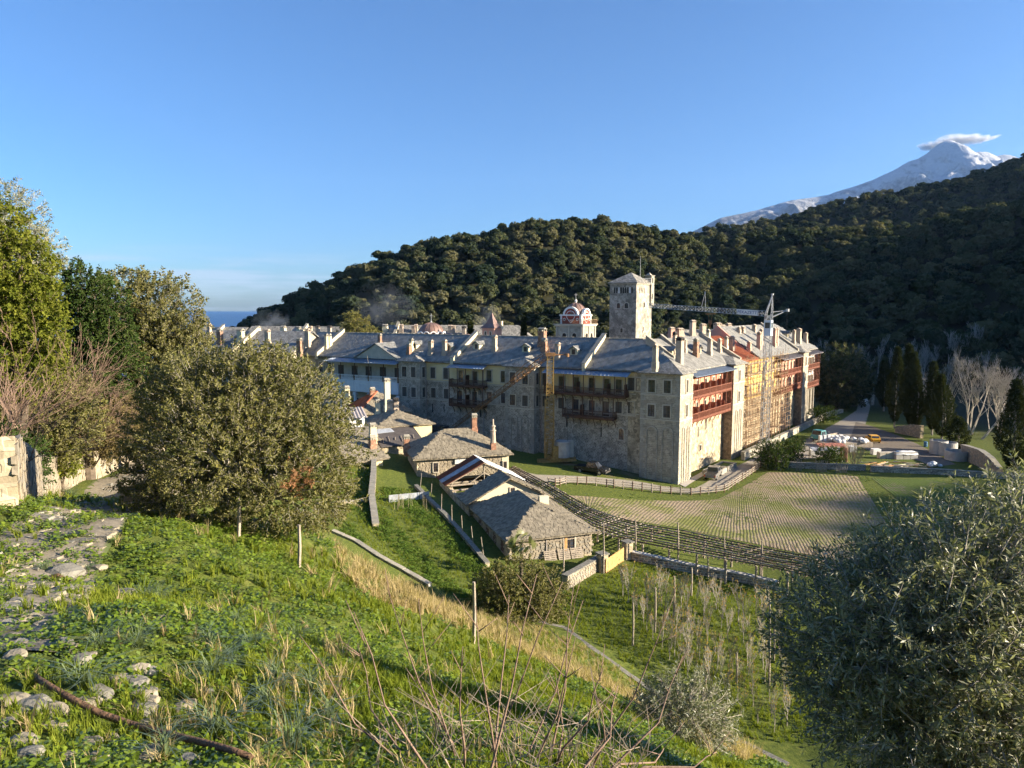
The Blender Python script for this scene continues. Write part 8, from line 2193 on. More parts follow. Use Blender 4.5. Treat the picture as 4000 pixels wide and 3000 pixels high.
def build_yard():
 # stepped retaining wall along the monastery foot
 P_ = [Rr.pt(s, 1.7, 0) for s in (23, 30, 37, 44, 51, 58, 65, 74, 86)]
 wall_line('retaining_wall', 'stepped stone retaining wall along the foot of the sunlit wing', P_, .6, [1.3, 1.3, 1.2, 1.2, 1.1, 1.1, 1.0, 1.0, 1.0], 'stone_ashlar', 'coping', 0)
 a = Rr.pt(86, 1.7, 0); b = G(3290, 1612); wall_line('road_wall', 'low wall leading from the monastery corner along the road', [a, a.lerp(b, .5), b], .5, [1.0, .9, .8], 'stone_rubble', 'coping', 0)
 for k, (s, lb) in enumerate(((10.6, 'stone planter bed nearest the corner bastion'), (15.0, 'stone planter bed below the second bastion'))):
  par = thing('planter', lb, 'planter', Rr.pt(s, 1.6, 0)); f = Rr
  for s0, s1, t0, t1 in ((s - 2, s + 2, .3, .6), (s - 2, s + 2, 2.4, 2.7), (s - 2, s - 1.7, .605, 2.395), (s + 1.7, s + 2, .605, 2.395)):
   m = MB(); fbox(m, f, s0, s1, t0, t1, -.2, .75); m.build('kerb', M['stone_ashlar'], par, loc=tuple(f.pt(s, t0, 0)))
  m = MB(); fbox(m, f, s - 1.69, s + 1.69, .61, 2.39, -.1, .55); m.build('soil', M['field_c'], par, loc=tuple(f.pt(s, 1.5, 0)))
 # builders' shelter
 p = G(3225, 1800); rz = .12; par = thing('builders_shelter', 'makeshift builders shelter with pale sheet roof on poles', 'shelter', p)
 for dx in (-2.2, 0, 2.2):
  for dy in (-1.2, 1.4): MB().tube((p.x + dx, p.y + dy, p.z), (p.x + dx, p.y + dy, p.z + 2.1), .06, n=5).build('pole', M['greywood'], par, loc=tuple(p))
 corrugated(par, [Vector((p.x - 2.7, p.y - 1.6, p.z + 2.05)), Vector((p.x + 1.2, p.y - 1.6, p.z + 2.1)), Vector((p.x + 1.2, p.y + .3, p.z + 2.3)), Vector((p.x - 2.7, p.y + .3, p.z + 2.3))], 'tarp', 14, .03, 'roof_sheet')
 corrugated(par, [Vector((p.x - 1.2, p.y - .2, p.z + 2.5)), Vector((p.x + 3.4, p.y - .2, p.z + 2.5)), Vector((p.x + 3.4, p.y + 1.6, p.z + 2.75)), Vector((p.x - 1.2, p.y + 1.6, p.z + 2.75))], 'salmon', 16, .03, 'roof_sheet')
 MB().hexa([(p.x + 3.0, p.y - 1.2, p.z), (p.x + 3.1, p.y - 1.2, p.z), (p.x + 3.1, p.y + 1.4, p.z), (p.x + 3.0, p.y + 1.4, p.z)], [(p.x + 3.0, p.y - 1.2, p.z + 2.4), (p.x + 3.1, p.y - 1.2, p.z + 2.4), (p.x + 3.1, p.y + 1.4, p.z + 2.4), (p.x + 3.0, p.y + 1.4, p.z + 2.4)]).build('side_panel', M['pink'], par, loc=tuple(p))
 q = G(3310, 1742)
 par = thing('sack_pile', 'heap of white plastic sacks and timber on a low platform', 'sack pile', q)
 MB().box((q.x - .5, q.y, q.z + .4), (9.5, 2.6, .8), .1).build('platform', M['greywood'], par, loc=tuple(q)); heap(par, 'sack', (q.x - .5, q.y, q.z + .7), 4.2, 1.2, .8, 'tarp', 30, 3, (.5, 1.0))
 par = thing('crate_row', 'row of pale crates on the platform beside the sack heap', 'crates', (q.x - 4, q.y + .5, q.z + .8))
 for k in range(6): MB().box((q.x - 4.6 + .75 * k, q.y + 1.0, q.z + 1.35), (.6, .6, .9 + .15 * (k % 3)), .1).build('crate', M['white'], par, loc=(q.x - 4, q.y, q.z + 1))
 for px, py, lb in ((3175, 1780, 'white bulk bag beside the clipped bush'), (3328, 1765, 'white bulk bag next to the bare shrub')):
  p = G(px, py); par = thing('bulk_bag', lb, 'bag', p); m = MB(); m.hexa([(p.x + x * .5, p.y + y * .5, p.z) for x, y in ((-1, -1), (1, -1), (1, 1), (-1, 1))], [(p.x + x * .56, p.y + y * .56, p.z + 1.05) for x, y in ((-1, -1), (1, -1), (1, 1), (-1, 1))]); m.build('sack', M['tarp'], par, loc=tuple(p))
  for x, y in ((-1, -1), (1, 1)): MB().tube((p.x + x * .5, p.y + y * .5, p.z + 1.0), (p.x + x * .3, p.y + y * .3, p.z + 1.4), .04, n=4).build('strap', M['tarp'], par, loc=tuple(p))
 stack('stack of grey stone slabs on pallets next to the wall', G(3470, 1790), .05, 3, 1, 3, 1.15, 1.0, .36, 'stone_band')
 stack('sheeted stack of grey blocks at the edge of the yard', G(3535, 1792), .05, 3, 1, 3, 1.2, 1.1, .4, 'concrete', cover='tarp')
 stack('white wrapped stack beside the road turn', G(3420, 1775), .05, 1, 1, 2, 1.4, 1.0, .5, 'white')
 p = G(3500, 1826); par = thing('timber_pile', 'jumbled pile of grey planks and poles behind the field wall', 'timber pile', p)
 for k in range(34):
  a = rnd.uniform(-.5, .5); l = rnd.uniform(1.2, 3.2); c = Vector((p.x + rnd.uniform(-4.2, 4.2), p.y + rnd.uniform(-1.2, 1.2), p.z + rnd.uniform(.15, .7)))
  d = Vector((math.cos(a), math.sin(a), rnd.uniform(-.2, .2))) * l / 2; MB().tube(c - d, c + d, rnd.uniform(.05, .11), n=4).build('plank', M[rnd.choice(['greywood', 'greywood', 'oakwood', 'stone_band'])], par, loc=tuple(c))
 p = G(3653, 1825); par = thing('bag_heap', 'pale grey bags heaped on the grass by the field wall', 'bags', p); heap(par, 'bag', p, 1.1, .7, .5, 'tarp', 9, 8, (.5, .9))
 P_ = gp((3400, 1842), (3500, 1846), (3650, 1852), (3800, 1862), (4000, 1876), (4120, 1885)); wall_line('field_wall', 'long low dark wall dividing the yard from the far field', P_, .6, [.75] * 6, 'stone_rubble', 'coping', 0)
 P_ = gp((3000, 1822), (3080, 1826), (3200, 1832), (3380, 1838)); wall_line('garden_wall', 'low wall behind the stockades at the top of the field', P_, .5, [.8] * 4, 'stone_rubble', 'coping', 0)
 for i, (x0, x1, y, lb) in enumerate(((3110, 3135, 1838, 'small bundle of upright grey stakes below the orange tree'), (3187, 3232, 1843, 'wide stockade of upright grey stakes'), (3266, 3310, 1846, 'stockade of leaning grey stakes beside the bare shrub'))):
  a, b = G(x0, y), G(x1, y + 1); par = thing('stockade', lb, 'stockade', (a + b) / 2)
  n = int((b - a).length / .2)
  for k in range(n):
   c = a.lerp(b, k / n); MB().tube(c, c + Vector((rnd.uniform(-.15, .15) + (.25 if i == 2 else 0) * k / n, 0, rnd.uniform(1.5, 2.0))), .06, .045, 5).build('stake', M['greywood'], par, loc=tuple(c))
 p = G(3150, 1823); par = tag(MB().lathe((p.x, p.y, p.z), [(.9, 0), (.8, .2), (.4, .35), (.1, .4)], 10).build('net_heap', M['tarp_teal'], None, smooth=True, loc=tuple(p)), 'small heap of teal netting at the field edge', 'net')
 for px, py, r, h, lb in ((3665, 1772, 1.45, 2.4, 'tall pale concrete ring nearest the trees'), (3700, 1778, 1.5, 2.3, 'middle one of the three concrete rings'), (3735, 1796, 1.75, 1.6, 'lowest and nearest of the three concrete rings')):
  p = G(px, py); par = thing('concrete_ring', lb, 'well ring', p, 'concrete rings')
  n = 28; m = MB(); m.lathe((p.x, p.y, p.z), [(r, 0), (r, h), (r - .14, h), (r - .14, .1)], n); m.build('shell', M['concrete'], par, loc=tuple(p)); MB().lathe((p.x, p.y, p.z + h * .52), [(r + .012, 0), (r + .012, .03)], n).build('joint_band', M['stone_band'], par, loc=tuple(p))
 p = G(3745, 1800); tag(MB().box((G(3788, 1798).x, G(3788, 1798).y, G(3788, 1798).z + .4), (1.5, .5, .8), .6).build('water_tank', M['white'], None, loc=tuple(G(3788, 1798))), 'white box tilted on the grass beside the river wall', 'box')
 for k, (q, lb) in enumerate((((3615, 1745), 'blue barrel by the cypress trunks'),)):
  p = G(*q); t_ = NT('blue_plastic'); M['blue'] = t_.surf((.05, .16, .30), .5); tag(MB().lathe(tuple(p), [(.3, 0), (.33, .3), (.3, .6), (.33, .7), (.3, .95)], 12).build('barrel', M['blue'], None, loc=tuple(p)), lb, 'barrel')
 # broken river wall
 P_ = gp((3500, 1690), (3560, 1702), (3600, 1712)); wall_line('river_wall', 'ruined stretch of stone wall under the tall cypresses', P_, .7, [1.3, 2.2, 2.6], 'stone_warm', None, 90, (.6, .3))
 P_ = gp((3760, 1790), (3830, 1822), (3870, 1850), (3905, 1862)); wall_line('river_wall', 'long ruined river wall beside the large dark cypress', P_, .8, [2.3, 2.6, 2.4, 1.2], 'stone_warm', 'coping', 150, (.7, .32))
 for px, py, lb in ((3362, 1582, 'stone gate post where the road leaves the valley'), (3404, 1582, 'ivy-grown gate post across the road')):
  p = G(px, py); par = thing('gate_post', lb, 'gate post', p); MB().box((p.x, p.y, p.z + 1.3), (.9, .9, 3.0), .2).build('shaft', M['stone_rubble'], par, loc=tuple(p)); MB().box((p.x, p.y, p.z + 2.9), (1.1, 1.1, .2), .2).build('cap', M['coping'], par, loc=tuple(p))
 # leafless vase-shaped shrub at the field edge
 b = G(3338, 1836); rr = random.Random(77); par = thing('bare_shrub', 'straw coloured leafless shrub between the stockade and the slabs', 'shrub', b); m = MB()
 for k in range(9): a = k * .7; branchy(m, b, (math.cos(a) * .5, math.sin(a) * .5, 1), 1.9, .05, 3, rr, .35, (3, 4), .3, .1, 4, .62, None, .012)
 m.build('stems', M['cane'], par, loc=tuple(b))
 b = G(3110, 2215)
 for k in range(3):
  c = b + Vector((-4 + 4 * k, 1.5 + k * .5, 0)); c.z = H(c.x, c.y); par = thing('bramble', ('brown leafless bramble at the field corner, by the dark pergola end', 'brown leafless bramble in the middle of the thicket behind the pergola', 'brown leafless bramble closest to the olive crown')[k], 'bramble', c, 'brambles behind the pergola'); m = MB()
  for j in range(22):
   a = rr.uniform(0, 6.28); q = c + Vector((rr.uniform(-2, 2), rr.uniform(-1.2, 1.2), 0)); branchy(m, q, (math.cos(a) * .5, math.sin(a) * .5, 1), .85, .018, 2, rr, .5, (2, 3), .15, .15, 3, .7, None, .008)
  m.build('stems', M['twig'], par, loc=tuple(c))
build_yard()
# ------------------------------------------------------------------ trees near the camera
def lobes_px(base, Y, L_):
 """crown lobes from their place in the photo at distance Y (+dy): (px, py, dy, rx, rz) radii in pixels"""
 out = []
 for px, py, dy, rx, rz in L_:
  c = at_y(px, py, Y + dy) - Vector(base); k = (Y + dy) / FPX * 1.03; out.append((c.x, c.y, c.z, rx * k, rx * k * .9, rz * k))
 return out
def on_y(px, Y, dz=0.0):
 x = (px - CX) / FPX * Y; return Vector((x, Y, H(x, Y) + dz))
OAK = (24, .30, .075, .030, .85); OLV = (26, .34, .070, .0165, .8)
def build_trees():
 b = on_y(850, 17.5)
 leafy('oak_tree', 'big round evergreen oak beside the cobbled path', b, .9, lobes_px(b, 17.5, [(900, 1560, 0, 250, 170), (690, 1690, 0, 170, 180), (1120, 1620, .2, 200, 180), (1255, 1770, 0, 135, 150), (620, 1850, 0, 130, 120), (880, 1760, -.9, 260, 190), (1090, 1880, -.4, 220, 150), (780, 1930, -.3, 190, 110), (1200, 1930, 0, 150, 110), (1000, 1480, .2, 150, 110), (760, 1530, .3, 150, 130)]), OAK, 5600, 'lf_oak', 'bark_grey', .2, seed=31, fill=.22, dead=(at_y(1160, 1880, 16.4) - b).to_tuple() + (.42,), nvar=6)
 b = on_y(3850, 6.6, -.1)
 leafy('olive_tree', 'silvery olive tree filling the lower corner of the photo', b, 1.3, lobes_px(b, 6.6, [(3750, 2270, 0, 300, 210), (4080, 2180, .1, 300, 230), (3420, 2450, 0, 300, 230), (3880, 2620, -.4, 380, 300), (3520, 2760, -.2, 300, 240), (4260, 2560, 0, 350, 380), (3950, 2960, -.3, 380, 220), (3240, 2560, .2, 150, 180), (3640, 2470, -.3, 280, 230), (4450, 2250, .3, 300, 260), (3650, 3000, 0, 250, 150)]), OLV, 4600, 'lf_olive', 'bark_grey', .14, seed=32, fill=.35, nvar=8, size=(.75, 1.25))
 b = G(2655, 2905)
 leafy('olive_bush', 'small silver olive bush behind the dark post', b, .4, lobes_px(b, b.y, [(2650, 2770, 0, 110, 100), (2580, 2800, 0, 80, 90), (2735, 2800, 0, 90, 95), (2660, 2850, -.2, 130, 60)]), OLV, 620, 'lf_silver', 'bark_grey', .05, cat='bush', seed=33, fill=.5, size=(.9, 1.5))
 b = on_y(30, 30.0)
 leafy('silver_tree', 'tall tree with silvery top against the edge of the photo', b, 3.2, lobes_px(b, 30, [(20, 860, 0, 110, 110), (130, 990, 0, 80, 90), (-60, 1000, 0, 180, 170), (60, 1080, .4, 110, 120)]), (24, .42, .12, .032, .85), 1500, 'lf_silver', 'bark_grey', .28, seed=34, fill=.35)
 b = on_y(60, 27.0)
 leafy('ivied_tree', 'bright green ivy-clad tree standing over the path wall', b, 2.4, lobes_px(b, 27, [(40, 1080, 0, 130, 140), (110, 1230, 0, 120, 130), (-40, 1250, 0, 160, 200), (60, 1400, -.3, 150, 130), (-20, 900, 0, 90, 110)]), (22, .36, .11, .07, .9), 2400, 'lf_bright', 'bark', .25, seed=35, fill=.35)
 b = on_y(320, 36.0)
 leafy('laurel_tree', 'dense dark green tree between the silvery trees', b, 2.5, lobes_px(b, 36, [(290, 1150, 0, 110, 100), (380, 1240, 0, 110, 130), (260, 1290, -.4, 120, 130), (400, 1420, -.3, 120, 130), (300, 1500, -.5, 120, 110)]), (22, .42, .13, .07, .85), 2300, 'lf_dark', 'bark', .25, seed=36, fill=.3)
 b = on_y(600, 41.0)
 leafy('holm_oak_tree', 'broad grey-green oak overlooking the sea end of the roofs', b, 2.6, lobes_px(b, 41, [(520, 1190, 0, 130, 110), (640, 1250, 0, 120, 140), (730, 1380, 0, 80, 130), (560, 1380, -.6, 150, 150), (660, 1480, -.4, 130, 130), (470, 1310, -.3, 110, 120), (740, 1500, .2, 60, 90)]), (22, .46, .15, .065, .85), 3400, 'lf_oak', 'bark_grey', .3, seed=37, fill=.3)
 for px, py, rx, rz, Y, lm, n, sd, lb in ((150, 1600, 170, 190, 30, 'lf_oak', 1500, 38, 'tangled green shrub hanging over the wall end'), (330, 1640, 160, 150, 36, 'lf_brown', 1300, 39, 'olive-green shrub above the sunlit stretch of wall'), (470, 1600, 150, 160, 40, 'lf_brown', 1300, 40, 'yellow-green shrub above the middle of the path wall'), (610, 1610, 130, 140, 47, 'lf_oak', 1100, 41, 'dusky shrub at the far end of the path wall'), (210, 1790, 60, 60, 30.5, 'lf_bright', 420, 42, 'ivy clump spilling down the path wall'), (20, 1800, 110, 110, 25.5, 'lf_dark', 900, 43, 'dark shrub hiding the near end of the path wall')):  # the last shrub is added, its dark leaves stand for shade on the wall
  b = on_y(px, Y)
  leafy('shrub', lb, b, .6, lobes_px(b, Y, [(px, py, 0, rx, rz), (px - rx * .7, py + rz * .3, -.3, rx * .6, rz * .6), (px + rx * .7, py + rz * .2, -.3, rx * .6, rz * .7)]), (20, .36, .11, .055, .9), n, lm, 'bark', .08, cat='shrub', seed=sd, fill=.4)
 # leafless branches over the wall
 for px, Y, py, sd, n, lb in ((-60, 17.0, 1830, 51, 9, 'leafless tangled shrub leaning over the near wall end'), (250, 33.0, 1720, 52, 8, 'brown leafless shrub among the evergreens above the wall'), (60, 25.0, 1640, 53, 8, 'grey leafless shrub in front of the ivied tree')):
  b = at_y(px, py, Y); rr = random.Random(sd); par = thing('bare_shrub', lb, 'shrub', b); m, tips = MB(), []
  for k in range(n):
   a = rr.uniform(-1.2, 1.2); branchy(m, b + Vector((rr.uniform(-.4, .4), rr.uniform(-.4, .4), -.3)), (math.sin(a) + .35, rr.uniform(-.4, .2), math.cos(a) * .8), 1.5 if Y < 20 else 2.1, .022, 3, rr, .5, (3, 4), .06, .16, 4, .66, tips, .005)
  m.build('branches', M['twig'], par, loc=tuple(b))
 # fan palm and the shrub round it
 b = G(2035, 2262); c = at_y(2040, 2120, b.y); par = thing('palm_tree', 'fan palm with shaggy crown in front of the hipped house', 'palm', b); rr = random.Random(61)
 MB().path([b, b.lerp(c, .5), c], [.16, .17, .15], 8).build('trunk', M['bark'], par, loc=tuple(b))
 for k in range(26):
  a, el = rr.uniform(0, 6.28), rr.uniform(-.9, 1.2); d = Vector((math.cos(a) * math.cos(el), math.sin(a) * math.cos(el), math.sin(el))); e = c + d * .75; m = MB(); m.path([c, c.lerp(e, .6), e], [.02, .016, .012], 4); sd = d.orthogonal().normalized(); up_ = d.cross(sd)
  for j in range(13):
   q = -1.25 + 2.5 * j / 12; f = (d * math.cos(q) + sd * math.sin(q)).normalized(); t = e + f * .62 + Vector((0, 0, -.14)); w = f.cross(up_).normalized() * .035; m.poly([e, e.lerp(t, .55) + w, t, e.lerp(t, .55) - w])
  m.build('frond', M['lf_palm'], par, loc=tuple(c))
 b = G(2020, 2400)
 leafy('shrub', 'large dark evergreen shrub round the foot of the palm', b, .6, lobes_px(b, b.y, [(2010, 2290, 0, 120, 90), (1930, 2320, 0, 90, 75), (2110, 2310, 0, 85, 80), (2020, 2350, -.8, 140, 60), (2150, 2370, 0, 60, 50)]), (18, .5, .16, .085, .9), 1500, 'lf_oak', 'bark', .1, cat='shrub', seed=62, fill=.4)
build_trees()
def build_orchard():
 srcs = []
 for i in range(4):
  rr = random.Random(400 + i); m, tips = MB(), []
  m.path([(0, 0, -.2), (.03, 0, .5), (0, .02, 1.0)], [.035, .03, .026], 5)
  for k in range(6): a = rr.uniform(0, 6.28); branchy(m, (0, .02, .55 + .12 * k), (math.cos(a) * .5, math.sin(a) * .5, 1), .75, .016, 2, rr, .45, (3, 4), .35, .12, 3, .65, tips, .005)
  me = m.build('branches', M['bark_grey']); lv = MB()
  for p, d in tips:
   if rr.random() < .28 and p.z > 1.5: s = d.orthogonal().normalized() * .04; lv.poly([p, p + d * .05 + s, p + d * .11, p + d * .05 - s])
  l2 = lv.build('leaves', M['lf_autumn']); srcs.append((me.data, l2.data)); bpy.data.objects.remove(me); bpy.data.objects.remove(l2)
 A, B, C, D = G(2430, 2330), G(3040, 2420), G(3080, 2900), G(2640, 2620)
 n = 0
 for i in range(9):
  for j in range(10):
   u, v = (i + rnd.uniform(-.15, .15)) / 8, (j + rnd.uniform(-.15, .15)) / 9; p = A.lerp(B, u).lerp(D.lerp(C, u), v); p.z = H(p.x, p.y)
   if rnd.random() < .12: continue
   q = project(p)
   if q[0] > 3160: continue
   t = link('fruit_sapling', None, None, p); s = rnd.uniform(.8, 1.1) * (1.15 if j < 3 else .85); t.scale = (s, s, s * 1.1); t.rotation_euler = (0, 0, rnd.uniform(0, 6.28))
   tag(t, 'thin leafless fruit sapling standing in the orchard rows', 'sapling', 'orchard saplings'); k = srcs[n % 4]; n += 1
   for nm, me in (('branches', k[0]), ('leaves', k[1])): o = bpy.data.objects.new(nm, me); COL.objects.link(o); o.parent = t
 for px, yt, yb, lb in ((2471, 2355, 2522, 'short post at the near corner of the orchard rows'), (2558, 2295, 2470, 'pale stake in the second orchard row'), (2632, 2250, 2410, 'tall stake rising between the far saplings'), (2876, 2550, 2668, 'short stake in the middle of the orchard grass'), (3004, 2340, 2676, 'long slender stake beside the olive crown'), (3022, 2437, 2586, 'thin stake next to the long slender one'), (2700, 2218, 2330, 'stake among the saplings nearest the pergola'),
                           (1849, 2273, 2512, 'weathered stake on the dry grass bank'), (1166, 2050, 2222, 'pale stake in the lush grass before the oak'), (930, 1945, 2095, 'thin stake under the oak crown'), (750, 1880, 2040, 'thin dark stake by the parapet end')):
  b = G(px, yb); t = at_y(px + 2, yt, b.y); r = .008 * b.y ** .5 + .012
  tag(MB().path([b - Vector((0, 0, .2)), b.lerp(t, .5) + Vector((r * .5, 0, 0)), t], [r * 1.15, r, r * .9], 6).build('stake', M['greywood'], None, loc=tuple(b)), lb, 'stake', 'garden stakes')
 b = G(2722, 2890); t = at_y(2757, 2638, b.y); tag(MB().path([b - Vector((0, 0, .3)), b.lerp(t, .5), t], [.05, .05, .048], 6).build('stake', M['wood'], None, loc=tuple(b)), 'dark leaning post beside the silver olive bush', 'stake', 'garden stakes')
 # garden poles, canes and corrugated panels beside the long wall
 for k in range(7):
  p = G(1640 + 42 * k, 1915 + 45 * k); q = p + Vector((.25 - .09 * k, 0, 2.1)); tag(MB().tube(p - Vector((0, 0, .2)), q, .045, .035, 5).build('garden_pole', M['greywood'], None, loc=tuple(p)), ('leaning pole on the long garden wall, first from the brick-chimneyed house', 'second leaning pole along the long garden wall', 'third leaning pole along the long garden wall', 'fourth pole along the long garden wall', 'fifth pole along the long garden wall', 'sixth pole along the long garden wall, by the gabled annex', 'last pole along the long garden wall, by the hipped house')[k], 'pole', 'poles on the garden wall')
 for k in range(16):
  p = G(1540 + rnd.uniform(0, 130), 1985 + rnd.uniform(-12, 22)); tag(MB().tube(p, p + Vector((rnd.uniform(-.1, .1), 0, 1.5)), .018, .015, 4).build('cane', M['cane'], None, loc=tuple(p)), 'thin bean cane standing in the vegetable plot', 'cane', 'bean canes')
 for k in range(4):
  a, b = G(1520 + 40 * k, 1962 - 4 * k), G(1558 + 40 * k, 1958 - 4 * k); o = corrugated(None, [a, b, b + Vector((0, 0, .8)), a + Vector((0, 0, .8))], 'galv', 9, .03, 'corrugated_panel'); tag(o, ('dull corrugated panel at the oak end of the plot fence', 'second corrugated panel of the plot fence', 'third corrugated panel of the plot fence', 'corrugated panel of the plot fence nearest the long wall')[k], 'metal panel', 'corrugated plot fence')
build_orchard()
# ------------------------------------------------------------------ path, stones, branch
def rock_mesh(seed, mat):
 bm = bmesh.new(); bmesh.ops.create_icosphere(bm, subdivisions=2, radius=.5); r = np.random.default_rng(seed); a = r.normal(size=(5, 3)); ph = r.uniform(0, 6.28, 5)
 for v in bm.verts:
  p = np.array(v.co); k = 1 + sum(.10 * math.sin(float(a[i] @ p) * 5 + ph[i]) for i in range(5)); v.co = Vector((p * k).tolist()); v.co.z = max(v.co.z, -.3)
  v.co = Vector(tuple(math.copysign(min(abs(c), .40 + .03 * i), c) for i, c in enumerate(v.co)))
 me = bpy.data.meshes.new('stone'); bm.to_mesh(me); bm.free(); me.materials.append(mat); return me
def build_foreground():
 Lf = gp((-300, 2560), (-200, 2330), (-80, 2180), (20, 2070), (150, 1990), (330, 1910), (480, 1835), (600, 1770)); Rt = gp((250, 2560), (330, 2330), (400, 2190), (480, 2080), (545, 2000), (640, 1920), (715, 1868), (760, 1820))
 M['path'] = m_track('cobbled_path', (.23, .20, .15), .85)
 path = ribbon('path', Lf, Rt, M['path'], .02, 9, .5)
 cells = []
 for k in range(420):
  t, u = rnd.random() * .97, rnd.uniform(.04, .96); i = t * (len(Lf) - 1); j = int(i); f = i - j
  p = Lf[j].lerp(Lf[min(j + 1, len(Lf) - 1)], f).lerp(Rt[j].lerp(Rt[min(j + 1, len(Rt) - 1)], f), u); p.z = H(p.x, p.y) - .022
  X = Vector((1, rnd.uniform(-.25, .25), 0)).normalized(); Z = Vector((rnd.uniform(-.08, .08), rnd.uniform(-.05, .15), 1)).normalized(); Y = Z.cross(X).normalized(); X = Y.cross(Z); s = .10 + .007 * p.y
  cells.append((p, X, Y, Z, s * rnd.uniform(.9, 1.9), s * rnd.uniform(.5, .9), .09))
 lay(path, 'flag', cells, 290, 'flagstone', 'more_flagstones')
 rocks = [rock_mesh(i, M['rock' if i % 3 else 'rock_grey']) for i in range(9)]
 S = [(130, 310, 90), (230, 360, 100), (310, 400, 60), (60, 375, 110), (350, 490, 100), (200, 460, 150), (60, 490, 90), (90, 590, 110), (340, 575, 90), (510, 630, 90), (570, 675, 100), (120, 740, 120), (640, 760, 110), (710, 730, 70), (930, 915, 100), (1050, 960, 150), (1100, 1045, 190), (1210, 1015, 60), (780, 1040, 150), (690, 1100, 130), (410, 1185, 160), (240, 1140, 190), (90, 1090, 170), (1130, 1100, 140), (1120, 1165, 150), (1120, 1270, 130), (1330, 1310, 140), (1180, 1330, 80), (420, 1300, 120), (180, 1430, 160), (240, 1505, 130), (1160, 1510, 190), (1430, 1140, 140), (520, 90, 170), (780, 40, 110), (600, 30, 90), (500, 230, 150), (650, 230, 120), (760, 390, 90), (980, 240, 120), (1040, 290, 90), (1060, 850, 140), (1190, 870, 100), (860, 1390, 110), (700, 1430, 120), (1400, 520, 55), (1590, 520, 50), (1560, 900, 80), (1640, 1010, 60), (1250, 440, 70), (40, 900, 90), (30, 1290, 120), (520, 1530, 110), (760, 1560, 120), (1480, 1560, 130)]
 for k, (x, y, w) in enumerate(S):
  p = G(.4973 * x, 2200 + .4973 * y); s = w * .4973 / FPX * p.length if p.length else .1; d = (p - Vector((0, 0, CAMZ))).length; s = w * .4973 / FPX * d
  o = bpy.data.objects.new('cobble', rocks[k % 9]); COL.objects.link(o); o.parent = path; o.location = p + Vector((0, 0, .01)) - world_loc(path); o.scale = (s * 1.4, s * 1.15, s * .55); o.rotation_euler = (rnd.uniform(-.15, .15), rnd.uniform(-.15, .15), rnd.uniform(-.5, .5))
 pts = [(262, 955), (330, 1005), (420, 1060), (600, 1165), (800, 1268), (1050, 1355), (1300, 1422), (1600, 1500), (1800, 1555), (1980, 1620)]
 P_ = [G(.4973 * x, 2200 + .4973 * y) + Vector((0, 0, .075)) for x, y in pts]
 m = MB(); m.path(P_, [.019, .022, .021, .022, .023, .023, .022, .021, .020, .019], 9); o = m.build('fallen_branch', M['logbark'], None, smooth=True, loc=tuple(P_[0])); tag(o, 'long brown broken branch lying over the stones', 'branch')
 p = at_y(190, 2280, 6.0); p = G(215, 2278); tag(MB().path([p + Vector((-.22, .05, .04)), p + Vector((0, .06, .09)), p + Vector((.28, -.02, .03))], [.02, .035, .01], 7).build('bark_piece', M['logbark'], None, loc=tuple(p)), 'curl of dry bark lying between the upper stones', 'bark')
 # bare reddish shrub: every stem from its foot to its tip
 st = [((530, 1090), (60, 510)), ((640, 1100), (250, 260)), ((800, 1000), (430, 130)), ((790, 1010), (600, 190)), ((520, 1040), (270, 430)), ((850, 1000), (840, 450)), ((1010, 1000), (910, 230)), ((1015, 990), (1090, 170)), ((1000, 1090), (1240, 60)), ((960, 1100), (1380, 100)), ((1300, 1100), (1440, 110)), ((1180, 1060), (1490, 200)), ((1230, 1080), (1450, 400)), ((1490, 1106), (1990, 150)), ((1650, 1100), (2030, 500)), ((1380, 1000), (1600, 570)), ((1690, 1085), (1930, 990)), ((1500, 1100), (1680, 660)), ((880, 1100), (560, 600)), ((1350, 1090), (1340, 590)), ((1540, 1100), (1560, 710)), ((1820, 1100), (2212, 1020))]
 c0 = at_y(1950, 3000, 4.3); par = thing('bare_shrub', 'leafless shrub with long reddish-brown stems at the bottom of the photo', 'shrub', (c0.x, c0.y, H(c0.x, c0.y))); rr = random.Random(9); tw = MB()
 for (bx, by), (tx, ty) in st:
  Y = 4.3 + rr.uniform(-.4, .7); a = at_y(1200 + .7233 * bx, 2200 + .7233 * by, Y); b = at_y(1200 + .7233 * tx, 2200 + .7233 * ty, Y + rr.uniform(-.3, .5)); f = a + (a - b) * .25 + Vector((0, 0, -.05)); f.z = max(f.z, H(f.x, f.y) - .1) if f.z < a.z else a.z - .2
  mid = a.lerp(b, .45) + Vector(((a.x - c0.x) * .12, 0, -.05)); m = MB(); q = [f, a, a.lerp(mid, .6), mid, mid.lerp(b, .5) + Vector((rr.uniform(-.02, .02), 0, .02)), b]; m.path(q, [.0095, .008, .007, .0055, .004, .0022], 6)
  for _ in range(2): t = rr.uniform(.4, .9); s = mid.lerp(b, t); m.tube(s, s + Vector((rr.uniform(-.16, .16), rr.uniform(-.1, .1), rr.uniform(.08, .25))), .004, .002, 4)
  m.build('stem', M['twig'], par, smooth=True, loc=tuple(a))
  for _ in range(7): s = a + Vector((rr.uniform(-.35, .35), rr.uniform(-.3, .4), -.15)); tw.path([s, s + Vector((rr.uniform(-.12, .12), 0, .25)), s + Vector((rr.uniform(-.35, .35), rr.uniform(-.2, .2), rr.uniform(.3, .6)))], [.004, .003, .0015], 4)
 tag(tw.build('fine_twigs', M['twig_grey'], par, loc=tuple(c0)), kind='stuff')
build_foreground()
